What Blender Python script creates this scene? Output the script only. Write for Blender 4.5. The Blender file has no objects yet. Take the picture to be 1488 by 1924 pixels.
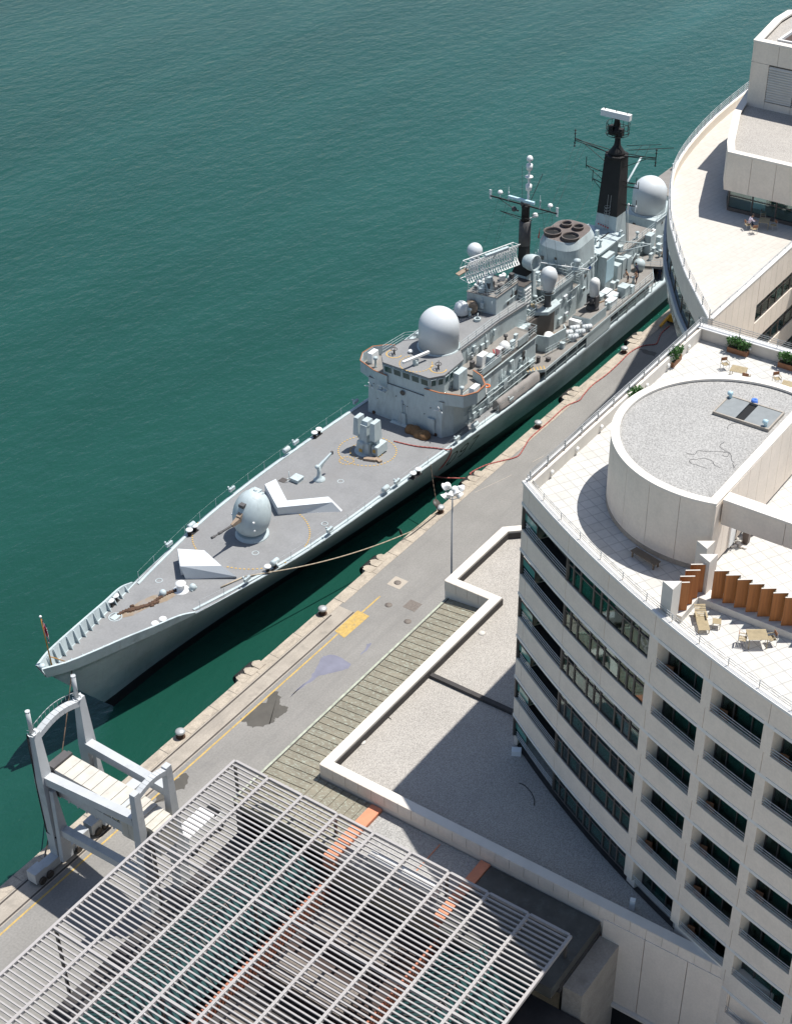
import bpy, math, random
from mathutils import Vector, Matrix
random.seed(7)
# ------------------------------------------------------------------ camera, world, sun, exposure
sc = bpy.context.scene
COL = sc.collection
PITCH, YAW, ROLL, FPX, CAMH = 0.62196494, 0.62059722, -0.01477922, 2925.86, 94.0
c_f = Vector((math.cos(PITCH)*math.cos(YAW), math.cos(PITCH)*math.sin(YAW), -math.sin(PITCH)))
c_r = Vector((math.sin(YAW), -math.cos(YAW), 0)); c_u = c_r.cross(c_f)
r_r = c_r*math.cos(ROLL) + c_u*math.sin(ROLL); r_u = r_r.cross(c_f)
cam = bpy.data.cameras.new("camera"); camo = bpy.data.objects.new("camera", cam); COL.objects.link(camo)
cam.sensor_fit = 'HORIZONTAL'; cam.sensor_width = 36.0; cam.lens = 36.0*FPX/1488.0
cam.clip_start = 1.0; cam.clip_end = 20000.0
camo.matrix_world = Matrix(((r_r.x, r_u.x, -c_f.x, 0), (r_r.y, r_u.y, -c_f.y, 0), (r_r.z, r_u.z, -c_f.z, CAMH), (0, 0, 0, 1)))
sc.camera = camo

SUN_EL, SUN_AZ = math.radians(66.8), math.radians(-27.0)
w = bpy.data.worlds.new("World"); sc.world = w; w.use_nodes = True
nt = w.node_tree; nt.nodes.clear()
sky = nt.nodes.new("ShaderNodeTexSky"); sky.sky_type = 'NISHITA'; sky.sun_disc = False
sky.sun_elevation = SUN_EL; sky.sun_rotation = math.radians(90) - SUN_AZ
sky.altitude = 50; sky.air_density = 1.0; sky.dust_density = 1.0; sky.ozone_density = 1.0
bg = nt.nodes.new("ShaderNodeBackground"); bg.inputs[1].default_value = 0.10
wo = nt.nodes.new("ShaderNodeOutputWorld")
nt.links.new(sky.outputs[0], bg.inputs[0]); nt.links.new(bg.outputs[0], wo.inputs[0])
sl = bpy.data.lights.new("sun", 'SUN'); so = bpy.data.objects.new("sun", sl); COL.objects.link(so)
sl.energy = 4.8; sl.angle = math.radians(0.55); sl.color = (1.0, 0.972, 0.925)
sdir = Vector((math.cos(SUN_EL)*math.cos(SUN_AZ), math.cos(SUN_EL)*math.sin(SUN_AZ), math.sin(SUN_EL)))
so.rotation_euler = sdir.to_track_quat('Z', 'Y').to_euler(); so.location = (60, 0, 200)
sc.view_settings.view_transform = 'Standard'; sc.view_settings.look = 'None'
sc.view_settings.exposure = 0.34; sc.view_settings.gamma = 1.0
sc.cycles.use_denoising = True; sc.cycles.sample_clamp_indirect = 0.0; sc.cycles.caustics_reflective = True; sc.cycles.blur_glossy = 0.0
sc.cycles.max_bounces = 6; sc.cycles.transparent_max_bounces = 12

# ------------------------------------------------------------------ survey helpers (photo reading -> place on a level)
def ray(x, y): return c_f + r_r*((x-744)/FPX) - r_u*((y-962)/FPX)
def at(x, y, z):
    d = ray(x, y); t = (z-CAMH)/d.z
    return Vector((d.x*t, d.y*t, z))
def onv(x, y, v):
    d = ray(x, y); t = v/d.y
    return Vector((d.x*t, v, CAMH+d.z*t))

# ------------------------------------------------------------------ materials
def _n(nt, t, **kw):
    n = nt.nodes.new(t)
    for k, v in kw.items(): setattr(n, k, v)
    return n
def mat(name, col, rough=0.7, var=0.12, scale=1.5, metal=0.0, bump=0.0, bscale=8.0, spec=0.4, stain=None, stain_scale=0.3, stain_lo=0.55, stain_hi=0.75, stretch=None, fine=0.0, fine_scale=40.0):
    m = bpy.data.materials.new(name); m.use_nodes = True
    nt = m.node_tree; b = nt.nodes["Principled BSDF"]; L = nt.links.new
    b.inputs["Roughness"].default_value = rough; b.inputs["Metallic"].default_value = metal
    b.inputs["Specular IOR Level"].default_value = spec
    geo = _n(nt, "ShaderNodeNewGeometry"); vec = geo.outputs["Position"]
    if stretch:
        mp = _n(nt, "ShaderNodeMapping"); mp.inputs["Scale"].default_value = stretch
        L(vec, mp.inputs["Vector"]); vec = mp.outputs[0]
    nz = _n(nt, "ShaderNodeTexNoise"); nz.inputs["Scale"].default_value = scale; nz.inputs["Detail"].default_value = 6; nz.inputs["Roughness"].default_value = 0.62
    L(vec, nz.inputs["Vector"])
    rp = _n(nt, "ShaderNodeValToRGB")
    rp.color_ramp.elements[0].position = 0.3; rp.color_ramp.elements[1].position = 0.7
    rp.color_ramp.elements[0].color = tuple(c*(1-var) for c in col)+(1,)
    rp.color_ramp.elements[1].color = tuple(min(1, c*(1+var)) for c in col)+(1,)
    L(nz.outputs[0], rp.inputs[0]); out = rp.outputs[0]
    if fine:
        n2 = _n(nt, "ShaderNodeTexNoise"); n2.inputs["Scale"].default_value = fine_scale; n2.inputs["Detail"].default_value = 2
        L(vec, n2.inputs["Vector"])
        r2 = _n(nt, "ShaderNodeValToRGB"); r2.color_ramp.elements[0].position = 0.35; r2.color_ramp.elements[1].position = 0.65
        r2.color_ramp.elements[0].color = (1-fine,)*3+(1,); r2.color_ramp.elements[1].color = (1+fine*0.6,)*3+(1,)
        L(n2.outputs[0], r2.inputs[0])
        mx = _n(nt, "ShaderNodeMix", data_type='RGBA', blend_type='MULTIPLY'); mx.inputs[0].default_value = 1
        L(out, mx.inputs[6]); L(r2.outputs[0], mx.inputs[7]); out = mx.outputs[2]
    if stain:
        n3 = _n(nt, "ShaderNodeTexNoise"); n3.inputs["Scale"].default_value = stain_scale; n3.inputs["Detail"].default_value = 8; n3.inputs["Roughness"].default_value = 0.68
        L(vec, n3.inputs["Vector"])
        r3 = _n(nt, "ShaderNodeValToRGB"); r3.color_ramp.elements[0].position = stain_lo; r3.color_ramp.elements[1].position = stain_hi
        L(n3.outputs[0], r3.inputs[0])
        mx = _n(nt, "ShaderNodeMix", data_type='RGBA'); L(r3.outputs[0], mx.inputs[0]); L(out, mx.inputs[6]); mx.inputs[7].default_value = tuple(stain)+(1,)
        out = mx.outputs[2]
    L(out, b.inputs["Base Color"])
    if bump:
        nb = _n(nt, "ShaderNodeTexNoise"); nb.inputs["Scale"].default_value = bscale; nb.inputs["Detail"].default_value = 4
        L(vec, nb.inputs["Vector"])
        bp = _n(nt, "ShaderNodeBump"); bp.inputs["Strength"].default_value = bump; bp.inputs["Distance"].default_value = 0.05
        L(nb.outputs[0], bp.inputs["Height"]); L(bp.outputs[0], b.inputs["Normal"])
    m["_out"] = 1
    return m
def grid_joints(m, sx, sy, width, dark, rot=0.0, offset=0.0, tone=0.0, tilt=0.0):
    """tile joints (dark lines) laid over a material's base colour, in metres on the ground plane"""
    nt = m.node_tree; b = nt.nodes["Principled BSDF"]; L = nt.links.new
    src = b.inputs["Base Color"].links[0].from_socket
    geo = _n(nt, "ShaderNodeNewGeometry"); mp = _n(nt, "ShaderNodeMapping"); mp.inputs["Rotation"].default_value = (tilt, 0, rot)
    L(geo.outputs["Position"], mp.inputs["Vector"])
    br = _n(nt, "ShaderNodeTexBrick"); br.offset = offset; br.inputs["Scale"].default_value = 1.0
    br.inputs["Brick Width"].default_value = sx; br.inputs["Row Height"].default_value = sy
    br.inputs["Mortar Size"].default_value = width; br.inputs["Mortar Smooth"].default_value = 0.3
    br.inputs["Color1"].default_value = (1-tone, 1-tone*1.05, 1-tone*1.2, 1); br.inputs["Color2"].default_value = (1, 1, 1, 1); br.inputs["Mortar"].default_value = (dark, dark, dark, 1)
    br.inputs["Bias"].default_value = 0.35
    L(mp.outputs[0], br.inputs["Vector"])
    mx = _n(nt, "ShaderNodeMix", data_type='RGBA', blend_type='MULTIPLY'); mx.inputs[0].default_value = 1
    L(src, mx.inputs[6]); L(br.outputs["Color"], mx.inputs[7]); L(mx.outputs[2], b.inputs["Base Color"])
    return m
def glassmat(name, tint, refl=0.25):
    m = bpy.data.materials.new(name); m.use_nodes = True; nt = m.node_tree; nt.nodes.clear(); L = nt.links.new
    o = _n(nt, "ShaderNodeOutputMaterial"); tr = _n(nt, "ShaderNodeBsdfTransparent"); gl = _n(nt, "ShaderNodeBsdfGlossy")
    tr.inputs[0].default_value = tuple(tint)+(1,); gl.inputs["Roughness"].default_value = 0.03; gl.inputs[0].default_value = (0.85, 0.95, 0.95, 1)
    fr = _n(nt, "ShaderNodeFresnel"); fr.inputs[0].default_value = 1.5
    ad = _n(nt, "ShaderNodeMath", operation='MULTIPLY_ADD'); ad.inputs[1].default_value = 0.9; ad.inputs[2].default_value = refl*0.2; ad.use_clamp = True
    L(fr.outputs[0], ad.inputs[0]); mx = _n(nt, "ShaderNodeMixShader"); L(ad.outputs[0], mx.inputs[0]); L(tr.outputs[0], mx.inputs[1]); L(gl.outputs[0], mx.inputs[2]); L(mx.outputs[0], o.inputs[0])
    return m

M = {}
M['asphalt'] = mat("asphalt", (0.240, 0.230, 0.213), 0.9, 0.10, 0.25, fine=0.10, fine_scale=6, stain=(0.165, 0.16, 0.153), stain_scale=0.12, stain_lo=0.55, stain_hi=0.8)
M['quaystone'] = mat("quay_stone", (0.41, 0.355, 0.285), 0.9, 0.2, 1.1, bump=0.5, bscale=3, stain=(0.2, 0.175, 0.15), stain_scale=0.8, stain_lo=0.55, stain_hi=0.72, fine=0.12, fine_scale=9)
M['concrete'] = mat("weathered_concrete", (0.36, 0.32, 0.27), 0.9, 0.12, 0.7, stain=(0.22, 0.2, 0.17), stain_scale=0.5, stain_lo=0.56, stain_hi=0.75, fine=0.1, fine_scale=8)
M['yellow'] = mat("yellow_road_paint", (0.47, 0.32, 0.10), 0.8, 0.2, 3, stain=(0.25, 0.22, 0.17), stain_scale=2.5, stain_lo=0.55, stain_hi=0.68)
M['rail'] = mat("worn_rail_steel", (0.06, 0.05, 0.042), 0.6, 0.2, 2)
M['iron'] = mat("cast_iron", (0.17, 0.145, 0.125), 0.7, 0.2, 5)
M['cream'] = mat("cream_stone_cladding", (0.74, 0.655, 0.56), 0.75, 0.05, 0.8, fine=0.04, fine_scale=6, stain=(0.6, 0.52, 0.44), stain_scale=0.35, stain_lo=0.6, stain_hi=0.85)
M['coping'] = mat("pale_coping_stone", (0.68, 0.63, 0.56), 0.75, 0.05, 0.8)
M['strip'] = mat("aluminium_drip_strip", (0.68, 0.67, 0.64), 0.5, 0.05, 2)
M['tile'] = grid_joints(mat("terrace_tiles", (0.535, 0.52, 0.485), 0.75, 0.07, 0.4, fine=0.05, fine_scale=3), 0.8, 0.8, 0.032, 0.66, 0.5, 0.0, 0.12)
M['tile_far'] = grid_joints(mat("far_terrace_tiles", (0.52, 0.487, 0.435), 0.8, 0.06, 0.35, fine=0.04, fine_scale=3), 1.2, 0.6, 0.03, 0.86, 0.2, 0.5, 0.05)
M['gravel'] = mat("roof_gravel", (0.36, 0.35, 0.33), 0.95, 0.06, 0.3, fine=0.28, fine_scale=11, bump=0.8, bscale=11)
M['gravel_fine'] = mat("fine_roof_gravel", (0.395, 0.367, 0.33), 0.95, 0.06, 0.3, fine=0.3, fine_scale=13, bump=0.7, bscale=13)
M['tar'] = mat("roofing_felt", (0.055, 0.05, 0.048), 0.85, 0.2, 1)
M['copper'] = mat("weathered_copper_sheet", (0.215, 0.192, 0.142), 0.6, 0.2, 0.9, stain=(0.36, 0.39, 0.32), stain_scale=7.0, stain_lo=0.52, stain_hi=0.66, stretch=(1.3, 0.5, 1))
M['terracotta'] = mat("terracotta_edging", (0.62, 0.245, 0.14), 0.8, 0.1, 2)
M['steelw'] = mat("pale_grey_steel", (0.38, 0.358, 0.345), 0.5, 0.05, 2)
M['gantry'] = mat("gantry_grey_paint", (0.47, 0.485, 0.49), 0.5, 0.06, 0.8, stain=(0.32, 0.33, 0.34), stain_scale=0.6)
M['tunnel'] = mat("dirty_white_roof_panel", (0.52, 0.49, 0.43), 0.7, 0.10, 1.2, stain=(0.36, 0.32, 0.27), stain_scale=0.9, stain_lo=0.58, stain_hi=0.78)
M['white'] = mat("white_paint", (0.80, 0.80, 0.78), 0.45, 0.04, 1.5)
M['dome'] = mat("radome_white", (0.60, 0.63, 0.645), 0.42, 0.03, 1.0, stain=(0.6, 0.61, 0.61), stain_scale=0.6, stretch=(1, 1, 0.3))
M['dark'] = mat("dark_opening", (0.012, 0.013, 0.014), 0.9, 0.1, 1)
M['frame'] = mat("bronze_window_frame", (0.085, 0.075, 0.068), 0.5, 0.1, 2)
M['curtain'] = mat("teal_curtain", (0.30, 0.90, 0.80), 0.9, 0.1, 2.0)
M['interior'] = mat("room_interior", (0.06, 0.17, 0.155), 0.9, 0.3, 0.5)
M['rail_bright'] = mat("bright_balcony_rail", (0.52, 0.53, 0.53), 0.4, 0.04, 3)
M['tealpane'] = mat("lit_teal_corner_glass", (0.085, 0.27, 0.235), 0.08, 0.12, 1.2, spec=0.6)  # opaque teal, light coming through the corner is put into its colour
M['coppershade'] = mat("shaded_copper", (0.075, 0.075, 0.068), 0.6, 0.25, 0.8, stain=(0.11, 0.125, 0.115), stain_scale=1.5, stain_lo=.55, stain_hi=.75)  # copper copy darkened for the shaded part of the roof
M['post'] = mat("pale_concrete", (0.58, 0.55, 0.50), 0.85, 0.06, 1.5)
M['darkteak'] = mat("dark_weathered_teak", (0.17, 0.13, 0.09), 0.7, 0.15, 3)
M['copperseam'] = mat("copper_seam", (0.13, 0.118, 0.085), 0.7, 0.1, 2)
M['glass'] = glassmat("teal_glass", (0.85, 0.97, 0.95), 0.3)
M['glass_rail'] = glassmat("clear_blue_glass", (0.62, 0.82, 0.86))
M['glass_roof'] = mat("dark_teal_roof_glass", (0.02, 0.06, 0.06), 0.15, 0.2, 0.5, spec=0.5)
M['railsteel'] = mat("galvanised_rail", (0.42, 0.43, 0.43), 0.45, 0.05, 3, metal=0.3)
M['wood'] = mat("cedar_fins", (0.40, 0.145, 0.04), 0.6, 0.22, 1.0, stretch=(9, 9, 0.35))
M['woodbrown'] = mat("brown_wood", (0.26, 0.12, 0.06), 0.7, 0.2, 2)
M['teak'] = mat("weathered_teak", (0.36, 0.29, 0.175), 0.7, 0.15, 3)
M['leaf'] = mat("leaf_green", (0.05, 0.13, 0.03), 0.6, 0.4, 3)
M['soil'] = mat("dark_soil", (0.05, 0.04, 0.03), 0.9, 0.2, 4)
M['pot'] = mat("dark_clay_pot", (0.14, 0.11, 0.095), 0.6, 0.1, 3)
M['ship'] = mat("warship_grey", (0.46, 0.53, 0.54), 0.5, 0.05, 0.5, stain=(0.30, 0.325, 0.33), stain_scale=0.45, stain_lo=0.56, stain_hi=0.85, stretch=(1, 1, 0.35), fine=0.04, fine_scale=4)
M['shiphull_shade'] = mat("shaded_hull_grey", (0.30, 0.35, 0.375), 0.34, 0.06, 0.4, stain=(0.17, 0.195, 0.20), stain_scale=0.35, stain_lo=0.52, stain_hi=0.85, stretch=(1, 1, 0.5))  # darker than the superstructure paint, to carry the hull side's shade
def streaks(m, col, scale, lo, hi, stretch):
    nt = m.node_tree; b = nt.nodes["Principled BSDF"]; L = nt.links.new; src = b.inputs["Base Color"].links[0].from_socket
    geo = _n(nt, "ShaderNodeNewGeometry"); mp = _n(nt, "ShaderNodeMapping"); mp.inputs["Scale"].default_value = stretch; L(geo.outputs["Position"], mp.inputs["Vector"])
    n = _n(nt, "ShaderNodeTexNoise"); n.inputs["Scale"].default_value = scale; n.inputs["Detail"].default_value = 7; n.inputs["Roughness"].default_value = .7; L(mp.outputs[0], n.inputs["Vector"])
    r = _n(nt, "ShaderNodeValToRGB"); r.color_ramp.elements[0].position = lo; r.color_ramp.elements[1].position = hi; r.color_ramp.elements[1].color = (.7, .7, .7, 1); L(n.outputs[0], r.inputs[0])
    mx = _n(nt, "ShaderNodeMix", data_type='RGBA'); L(r.outputs[0], mx.inputs[0]); L(src, mx.inputs[6]); mx.inputs[7].default_value = tuple(col)+(1,); L(mx.outputs[2], b.inputs["Base Color"])
streaks(M['ship'], (0.22, 0.17, 0.13), 1.1, .60, .80, (1, 1, .16)); streaks(M['ship'], (0.21, 0.235, 0.24), .5, .52, .75, (1, 1, .4))
streaks(M['cream'], (0.60, 0.53, 0.45), .9, .56, .85, (1, 1, .12)); streaks(M['asphalt'], (0.185, 0.178, 0.168), 1.0, .5, .75, (.05, .8, 1)); streaks(M['quaystone'], (0.24, 0.21, 0.18), 1.0, .52, .7, (.25, 1, 1)); streaks(M['concrete'], (0.25, 0.225, 0.195), 1.0, .52, .72, (.12, 1.2, 1))
grid_joints(M['shiphull_shade'], 5.5, 1.9, .035, .80, 0, .5, .05, math.pi/2)
streaks(M['shiphull_shade'], (0.13, 0.10, 0.08), .7, .62, .82, (1, 1, .12))
M['boot'] = mat("black_boot_topping", (0.012, 0.013, 0.016), 0.45, 0.2, 1)
M['deck'] = mat("non_slip_deck", (0.225, 0.226, 0.226), 0.9, 0.10, 0.5, stain=(0.18, 0.174, 0.168), stain_scale=0.25, stain_lo=0.5, stain_hi=0.8, fine=0.06, fine_scale=5)
M['deck01'] = mat("weathered_upper_deck", (0.225, 0.21, 0.192), 0.9, 0.12, 0.6, stain=(0.29, 0.235, 0.16), stain_scale=0.5, stain_lo=0.6, stain_hi=0.85, fine=0.06, fine_scale=5)
M['black'] = mat("funnel_black", (0.018, 0.017, 0.017), 0.7, 0.25, 1.0)
M['mastgrey'] = mat("dark_mast_grey", (0.09, 0.085, 0.085), 0.7, 0.15, 1)
M['rust'] = mat("rusty_iron", (0.085, 0.048, 0.03), 0.9, 0.4, 4)
M['canvas'] = mat("brown_canvas", (0.20, 0.115, 0.055), 0.9, 0.25, 1.5, bump=0.6, bscale=3)
M['canvas2'] = mat("tan_canvas", (0.30, 0.23, 0.17), 0.9, 0.2, 1.5, bump=0.4, bscale=3)
M['greycanvas'] = mat("grey_tarpaulin", (0.27, 0.25, 0.235), 0.9, 0.15, 0.8, bump=0.8, bscale=1.6)
M['orange'] = mat("orange_life_ring", (0.65, 0.16, 0.04), 0.6, 0.1, 3)
M['varnish'] = mat("varnished_rail", (0.33, 0.14, 0.07), 0.5, 0.15, 3)
M['red'] = mat("red_hose_rubber", (0.36, 0.10, 0.085), 0.6, 0.1, 3)
M['rope'] = mat("mooring_rope", (0.42, 0.35, 0.26), 0.95, 0.15, 6)
M['ropedark'] = mat("dark_mooring_wire", (0.10, 0.07, 0.05), 0.95, 0.15, 6)
M['rubber'] = mat("black_rubber", (0.02, 0.02, 0.02), 0.8, 0.2, 3)
M['machine'] = mat("yellow_machine_paint", (0.72, 0.36, 0.03), 0.5, 0.1, 3)
M['skin'] = mat("skin", (0.45, 0.25, 0.16), 0.6, 0.05, 4)
M['navy'] = mat("navy_cloth", (0.02, 0.025, 0.05), 0.9, 0.1, 4)
M['pinkshirt'] = mat("pale_pink_shirt", (0.70, 0.60, 0.66), 0.9, 0.05, 4)
M['hair'] = mat("dark_hair", (0.02, 0.015, 0.012), 0.7, 0.1, 4)
M['slate'] = mat("grey_roof_lid", (0.22, 0.235, 0.235), 0.6, 0.1, 2)
M['lightblue'] = mat("pale_blue_plastic", (0.45, 0.62, 0.68), 0.5, 0.05, 3)
M['bluepaint'] = mat("blue_paint", (0.08, 0.2, 0.6), 0.5, 0.05, 3)
M['amber'] = mat("amber_spar", (0.40, 0.20, 0.04), 0.5, 0.1, 3)
M['galv'] = mat("galvanised_pole", (0.30, 0.31, 0.32), 0.5, 0.05, 3)
M['redpaint'] = mat("red_signal_paint", (0.5, 0.02, 0.02), 0.5, 0.05, 3)

# water: murky green body under a rippled reflecting surface
def watermat():
    m = bpy.data.materials.new("harbour_water"); m.use_nodes = True; nt = m.node_tree; L = nt.links.new
    b = nt.nodes["Principled BSDF"]; b.inputs["Roughness"].default_value = 0.07; b.inputs["IOR"].default_value = 1.42
    b.inputs["Specular IOR Level"].default_value = 0.5
    geo = _n(nt, "ShaderNodeNewGeometry")
    def noise(scale, sx, sy, rot, det, rough=0.6):
        mp = _n(nt, "ShaderNodeMapping"); mp.inputs["Rotation"].default_value = (0, 0, rot); mp.inputs["Scale"].default_value = (sx, sy, 1)
        L(geo.outputs["Position"], mp.inputs["Vector"])
        n = _n(nt, "ShaderNodeTexNoise"); n.inputs["Scale"].default_value = scale; n.inputs["Detail"].default_value = det; n.inputs["Roughness"].default_value = rough
        L(mp.outputs[0], n.inputs["Vector"]); return n.outputs[0]
    n0 = noise(0.016, 0.4, 1.8, 0.86, 6)
    rp = _n(nt, "ShaderNodeValToRGB"); rp.color_ramp.elements[0].position = 0.30; rp.color_ramp.elements[1].position = 0.60
    e3 = rp.color_ramp.elements.new(0.80); e3.color = (0.021, 0.095, 0.080, 1)
    rp.color_ramp.elements[0].color = (0.0062, 0.046, 0.031, 1); rp.color_ramp.elements[1].color = (0.0105, 0.064, 0.047, 1)
    L(n0, rp.inputs[0]); L(rp.outputs[0], b.inputs["Base Color"])
    a = noise(0.55, 0.6, 1.0, 0.95, 5, 0.62); c = noise(1.9, 0.7, 1.0, 0.6, 4, 0.6); g = noise(0.10, .6, 1.0, 0.8, 3)
    s1 = _n(nt, "ShaderNodeMath", operation='MULTIPLY'); s1.inputs[1].default_value = 0.55; L(a, s1.inputs[0])
    s2 = _n(nt, "ShaderNodeMath", operation='MULTIPLY_ADD'); s2.inputs[1].default_value = 0.13; L(c, s2.inputs[0]); L(s1.outputs[0], s2.inputs[2])
    s3 = _n(nt, "ShaderNodeMath", operation='MULTIPLY_ADD'); s3.inputs[1].default_value = 0.5; L(g, s3.inputs[0]); L(s2.outputs[0], s3.inputs[2])
    bp = _n(nt, "ShaderNodeBump"); bp.inputs["Strength"].default_value = 1.0; bp.inputs["Distance"].default_value = 0.45
    L(s3.outputs[0], bp.inputs["Height"]); L(bp.outputs[0], b.inputs["Normal"])
    return m
M['water'] = watermat()

# ------------------------------------------------------------------ mesh building
WL = {}
class MB:
    def __init__(s): s.v = []; s.f = []; s.mi = []; s.sm = []; s.cur = 0
    def mark(s, i): s.cur = i; return s
    def add(s, vs, fs, smooth=False):
        k = len(s.v); s.v += [Vector(p) for p in vs]
        for f in fs: s.f.append([k+i for i in f]); s.mi.append(s.cur); s.sm.append(smooth)
        return s
    def hexa(s, p):   # p: 4 bottom ccw, 4 top
        return s.add(p, [(3, 2, 1, 0), (4, 5, 6, 7), (0, 1, 5, 4), (1, 2, 6, 5), (2, 3, 7, 6), (3, 0, 4, 7)])
    def box(s, x0, x1, y0, y1, z0, z1, taper=0.0, tx=None):
        t = taper; u = t if tx is None else tx
        return s.hexa([(x0, y0, z0), (x1, y0, z0), (x1, y1, z0), (x0, y1, z0), (x0+u, y0+t, z1), (x1-u, y0+t, z1), (x1-u, y1-t, z1), (x0+u, y1-t, z1)])
    def cbox(s, c, sx, sy, sz, rz=0.0):   # base centre
        ca, sa = math.cos(rz), math.sin(rz); P = []
        for z in (0, sz):
            for a, b in ((-1, -1), (1, -1), (1, 1), (-1, 1)):
                dx, dy = a*sx/2, b*sy/2
                P.append((c[0]+dx*ca-dy*sa, c[1]+dx*sa+dy*ca, c[2]+z))
        return s.hexa(P)
    def bar(s, p, q, w, h, w2=None, h2=None):
        p = Vector(p); q = Vector(q); d = (q-p).normalized(); up = Vector((0, 0, 1))
        if abs(d.z) > 0.95: up = Vector((1, 0, 0))
        sd = d.cross(up).normalized(); u = sd.cross(d)
        w2 = w if w2 is None else w2; h2 = h if h2 is None else h2
        P = [p+sd*(a*w/2)+u*(b*h/2) for a, b in ((-1, -1), (1, -1), (1, 1), (-1, 1))]+[q+sd*(a*w2/2)+u*(b*h2/2) for a, b in ((-1, -1), (1, -1), (1, 1), (-1, 1))]
        return s.add(P, [(0, 1, 2, 3), (7, 6, 5, 4), (1, 0, 4, 5), (2, 1, 5, 6), (3, 2, 6, 7), (0, 3, 7, 4)])
    def tube(s, p, q, r, n=8, r2=None):
        p = Vector(p); q = Vector(q); d = (q-p).normalized(); up = Vector((0, 0, 1))
        if abs(d.z) > 0.95: up = Vector((1, 0, 0))
        a = d.cross(up).normalized(); b = d.cross(a); r2 = r if r2 is None else r2
        A = [p+(a*math.cos(i*2*math.pi/n)+b*math.sin(i*2*math.pi/n))*r for i in range(n)]
        B = [q+(a*math.cos(i*2*math.pi/n)+b*math.sin(i*2*math.pi/n))*r2 for i in range(n)]
        s.add(A+B, [(i, (i+1) % n, n+(i+1) % n, n+i) for i in range(n)], n > 5)
        s.add(A, [tuple(range(n))]); s.add(B, [tuple(reversed(range(n)))])
        return s
    def pline(s, pts, r, n=6):
        for a, b in zip(pts[:-1], pts[1:]):
            if (Vector(b)-Vector(a)).length > 1e-6: s.tube(a, b, r, n)
        return s
    def prism(s, poly, z0, z1, inset=0.0, zf=None):
        n = len(poly); area = sum(poly[i][0]*poly[(i+1) % n][1]-poly[(i+1) % n][0]*poly[i][1] for i in range(n))
        if area < 0: poly = list(reversed(poly))
        top = poly
        if inset:
            top = offset_poly(poly, inset)
        B = [(p[0], p[1], z0) for p in poly]; T = [(p[0], p[1], z1 if zf is None else zf(p)) for p in top]
        s.add(B+T, [(i, (i+1) % n, n+(i+1) % n, n+i) for i in range(n)])
        s.add(T, [tuple(range(n))]); s.add(B, [tuple(reversed(range(n)))])
        return s
    def lathe(s, prof, c, n=24, smooth=True, cap=True, axis=None):
        c = Vector(c); R = None
        if axis is not None: R = Vector((0, 0, 1)).rotation_difference(Vector(axis)).to_matrix()
        P = []
        for r, z in prof:
            for i in range(n):
                p = Vector((r*math.cos(2*math.pi*i/n), r*math.sin(2*math.pi*i/n), z))
                P.append(c+(R@p if R else p))
        F = []
        for k in range(len(prof)-1):
            for i in range(n): F.append((k*n+i, k*n+(i+1) % n, (k+1)*n+(i+1) % n, (k+1)*n+i))
        s.add(P, F, smooth)
        if cap:
            s.add(P[:n], [tuple(reversed(range(n)))]); s.add(P[-n:], [tuple(range(n))])
        return s
    def dome(s, c, r, h, n=28, top=1.0):      # vertical cylinder with a hemispherical head
        prof = [(r, 0), (r, max(0.01, h-r*top))]+[(r*math.cos(a*math.pi/2/9), h-r*top+r*top*math.sin(a*math.pi/2/9)) for a in range(1, 9)]+[(0.02, h)]
        return s.lathe(prof, c, n)
    def ball(s, c, r, n=16, sz=1.0):
        return s.lathe([(max(0.001, r*math.sin(math.pi*k/10)), -r*sz*math.cos(math.pi*k/10)) for k in range(11)], c, n)
    def wall(s, pts, d0, d1, z0, z1, closed=False):
        A = offset_line(pts, d0, closed); B = offset_line(pts, d1, closed); n = len(pts)
        m = n if closed else n-1
        zz = lambda z, p: z(p) if callable(z) else z
        P = []
        for a, b in zip(A, B): P += [(a[0], a[1], zz(z0, a)), (b[0], b[1], zz(z0, b)), (b[0], b[1], zz(z1, b)), (a[0], a[1], zz(z1, a))]
        F = []
        for i in range(m):
            j = (i+1) % n; i4, j4 = i*4, j*4
            F += [(i4+k, j4+k, j4+(k+1) % 4, i4+(k+1) % 4) for k in range(4)]
        s.add(P, F)
        if not closed: s.add(P[:4], [(0, 1, 2, 3)]); s.add(P[-4:], [(3, 2, 1, 0)])
        return s
    def ring(s, c, r0, r1, z0, z1, a0=0.0, a1=2*math.pi, n=48):
        full = abs(a1-a0-2*math.pi) < 1e-6
        pts = [(c[0]+r0*math.cos(a0+(a1-a0)*i/n), c[1]+r0*math.sin(a0+(a1-a0)*i/n)) for i in range(n if full else n+1)]
        return s.wall(pts, 0, -(r1-r0), z0, z1, full)
    def build(s, name, mats, parent=None, label=None, fix=True):
        if not s.v: raise ValueError(name)
        if not isinstance(mats, (list, tuple)): mats = [mats]
        mn = [min(p[i] for p in s.v) for i in range(3)]; mx_ = [max(p[i] for p in s.v) for i in range(3)]
        o = Vector(((mn[0]+mx_[0])/2, (mn[1]+mx_[1])/2, mn[2]))
        me = bpy.data.meshes.new(name); me.from_pydata([p-o for p in s.v], [], s.f)
        for mm in mats: me.materials.append(M[mm] if isinstance(mm, str) else mm)
        me.polygons.foreach_set("material_index", s.mi); me.polygons.foreach_set("use_smooth", s.sm)
        me.update()
        if fix:
            import bmesh
            b = bmesh.new(); b.from_mesh(me); bmesh.ops.remove_doubles(b, verts=b.verts, dist=1e-5)
            bmesh.ops.recalc_face_normals(b, faces=b.faces); b.to_mesh(me); b.free()
        ob = bpy.data.objects.new(name, me); COL.objects.link(ob); WL[ob] = o
        if parent is not None: ob.parent = parent; ob.location = o-WL[parent]
        else: ob.location = o
        if label: ob["label"] = label
        return ob
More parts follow.
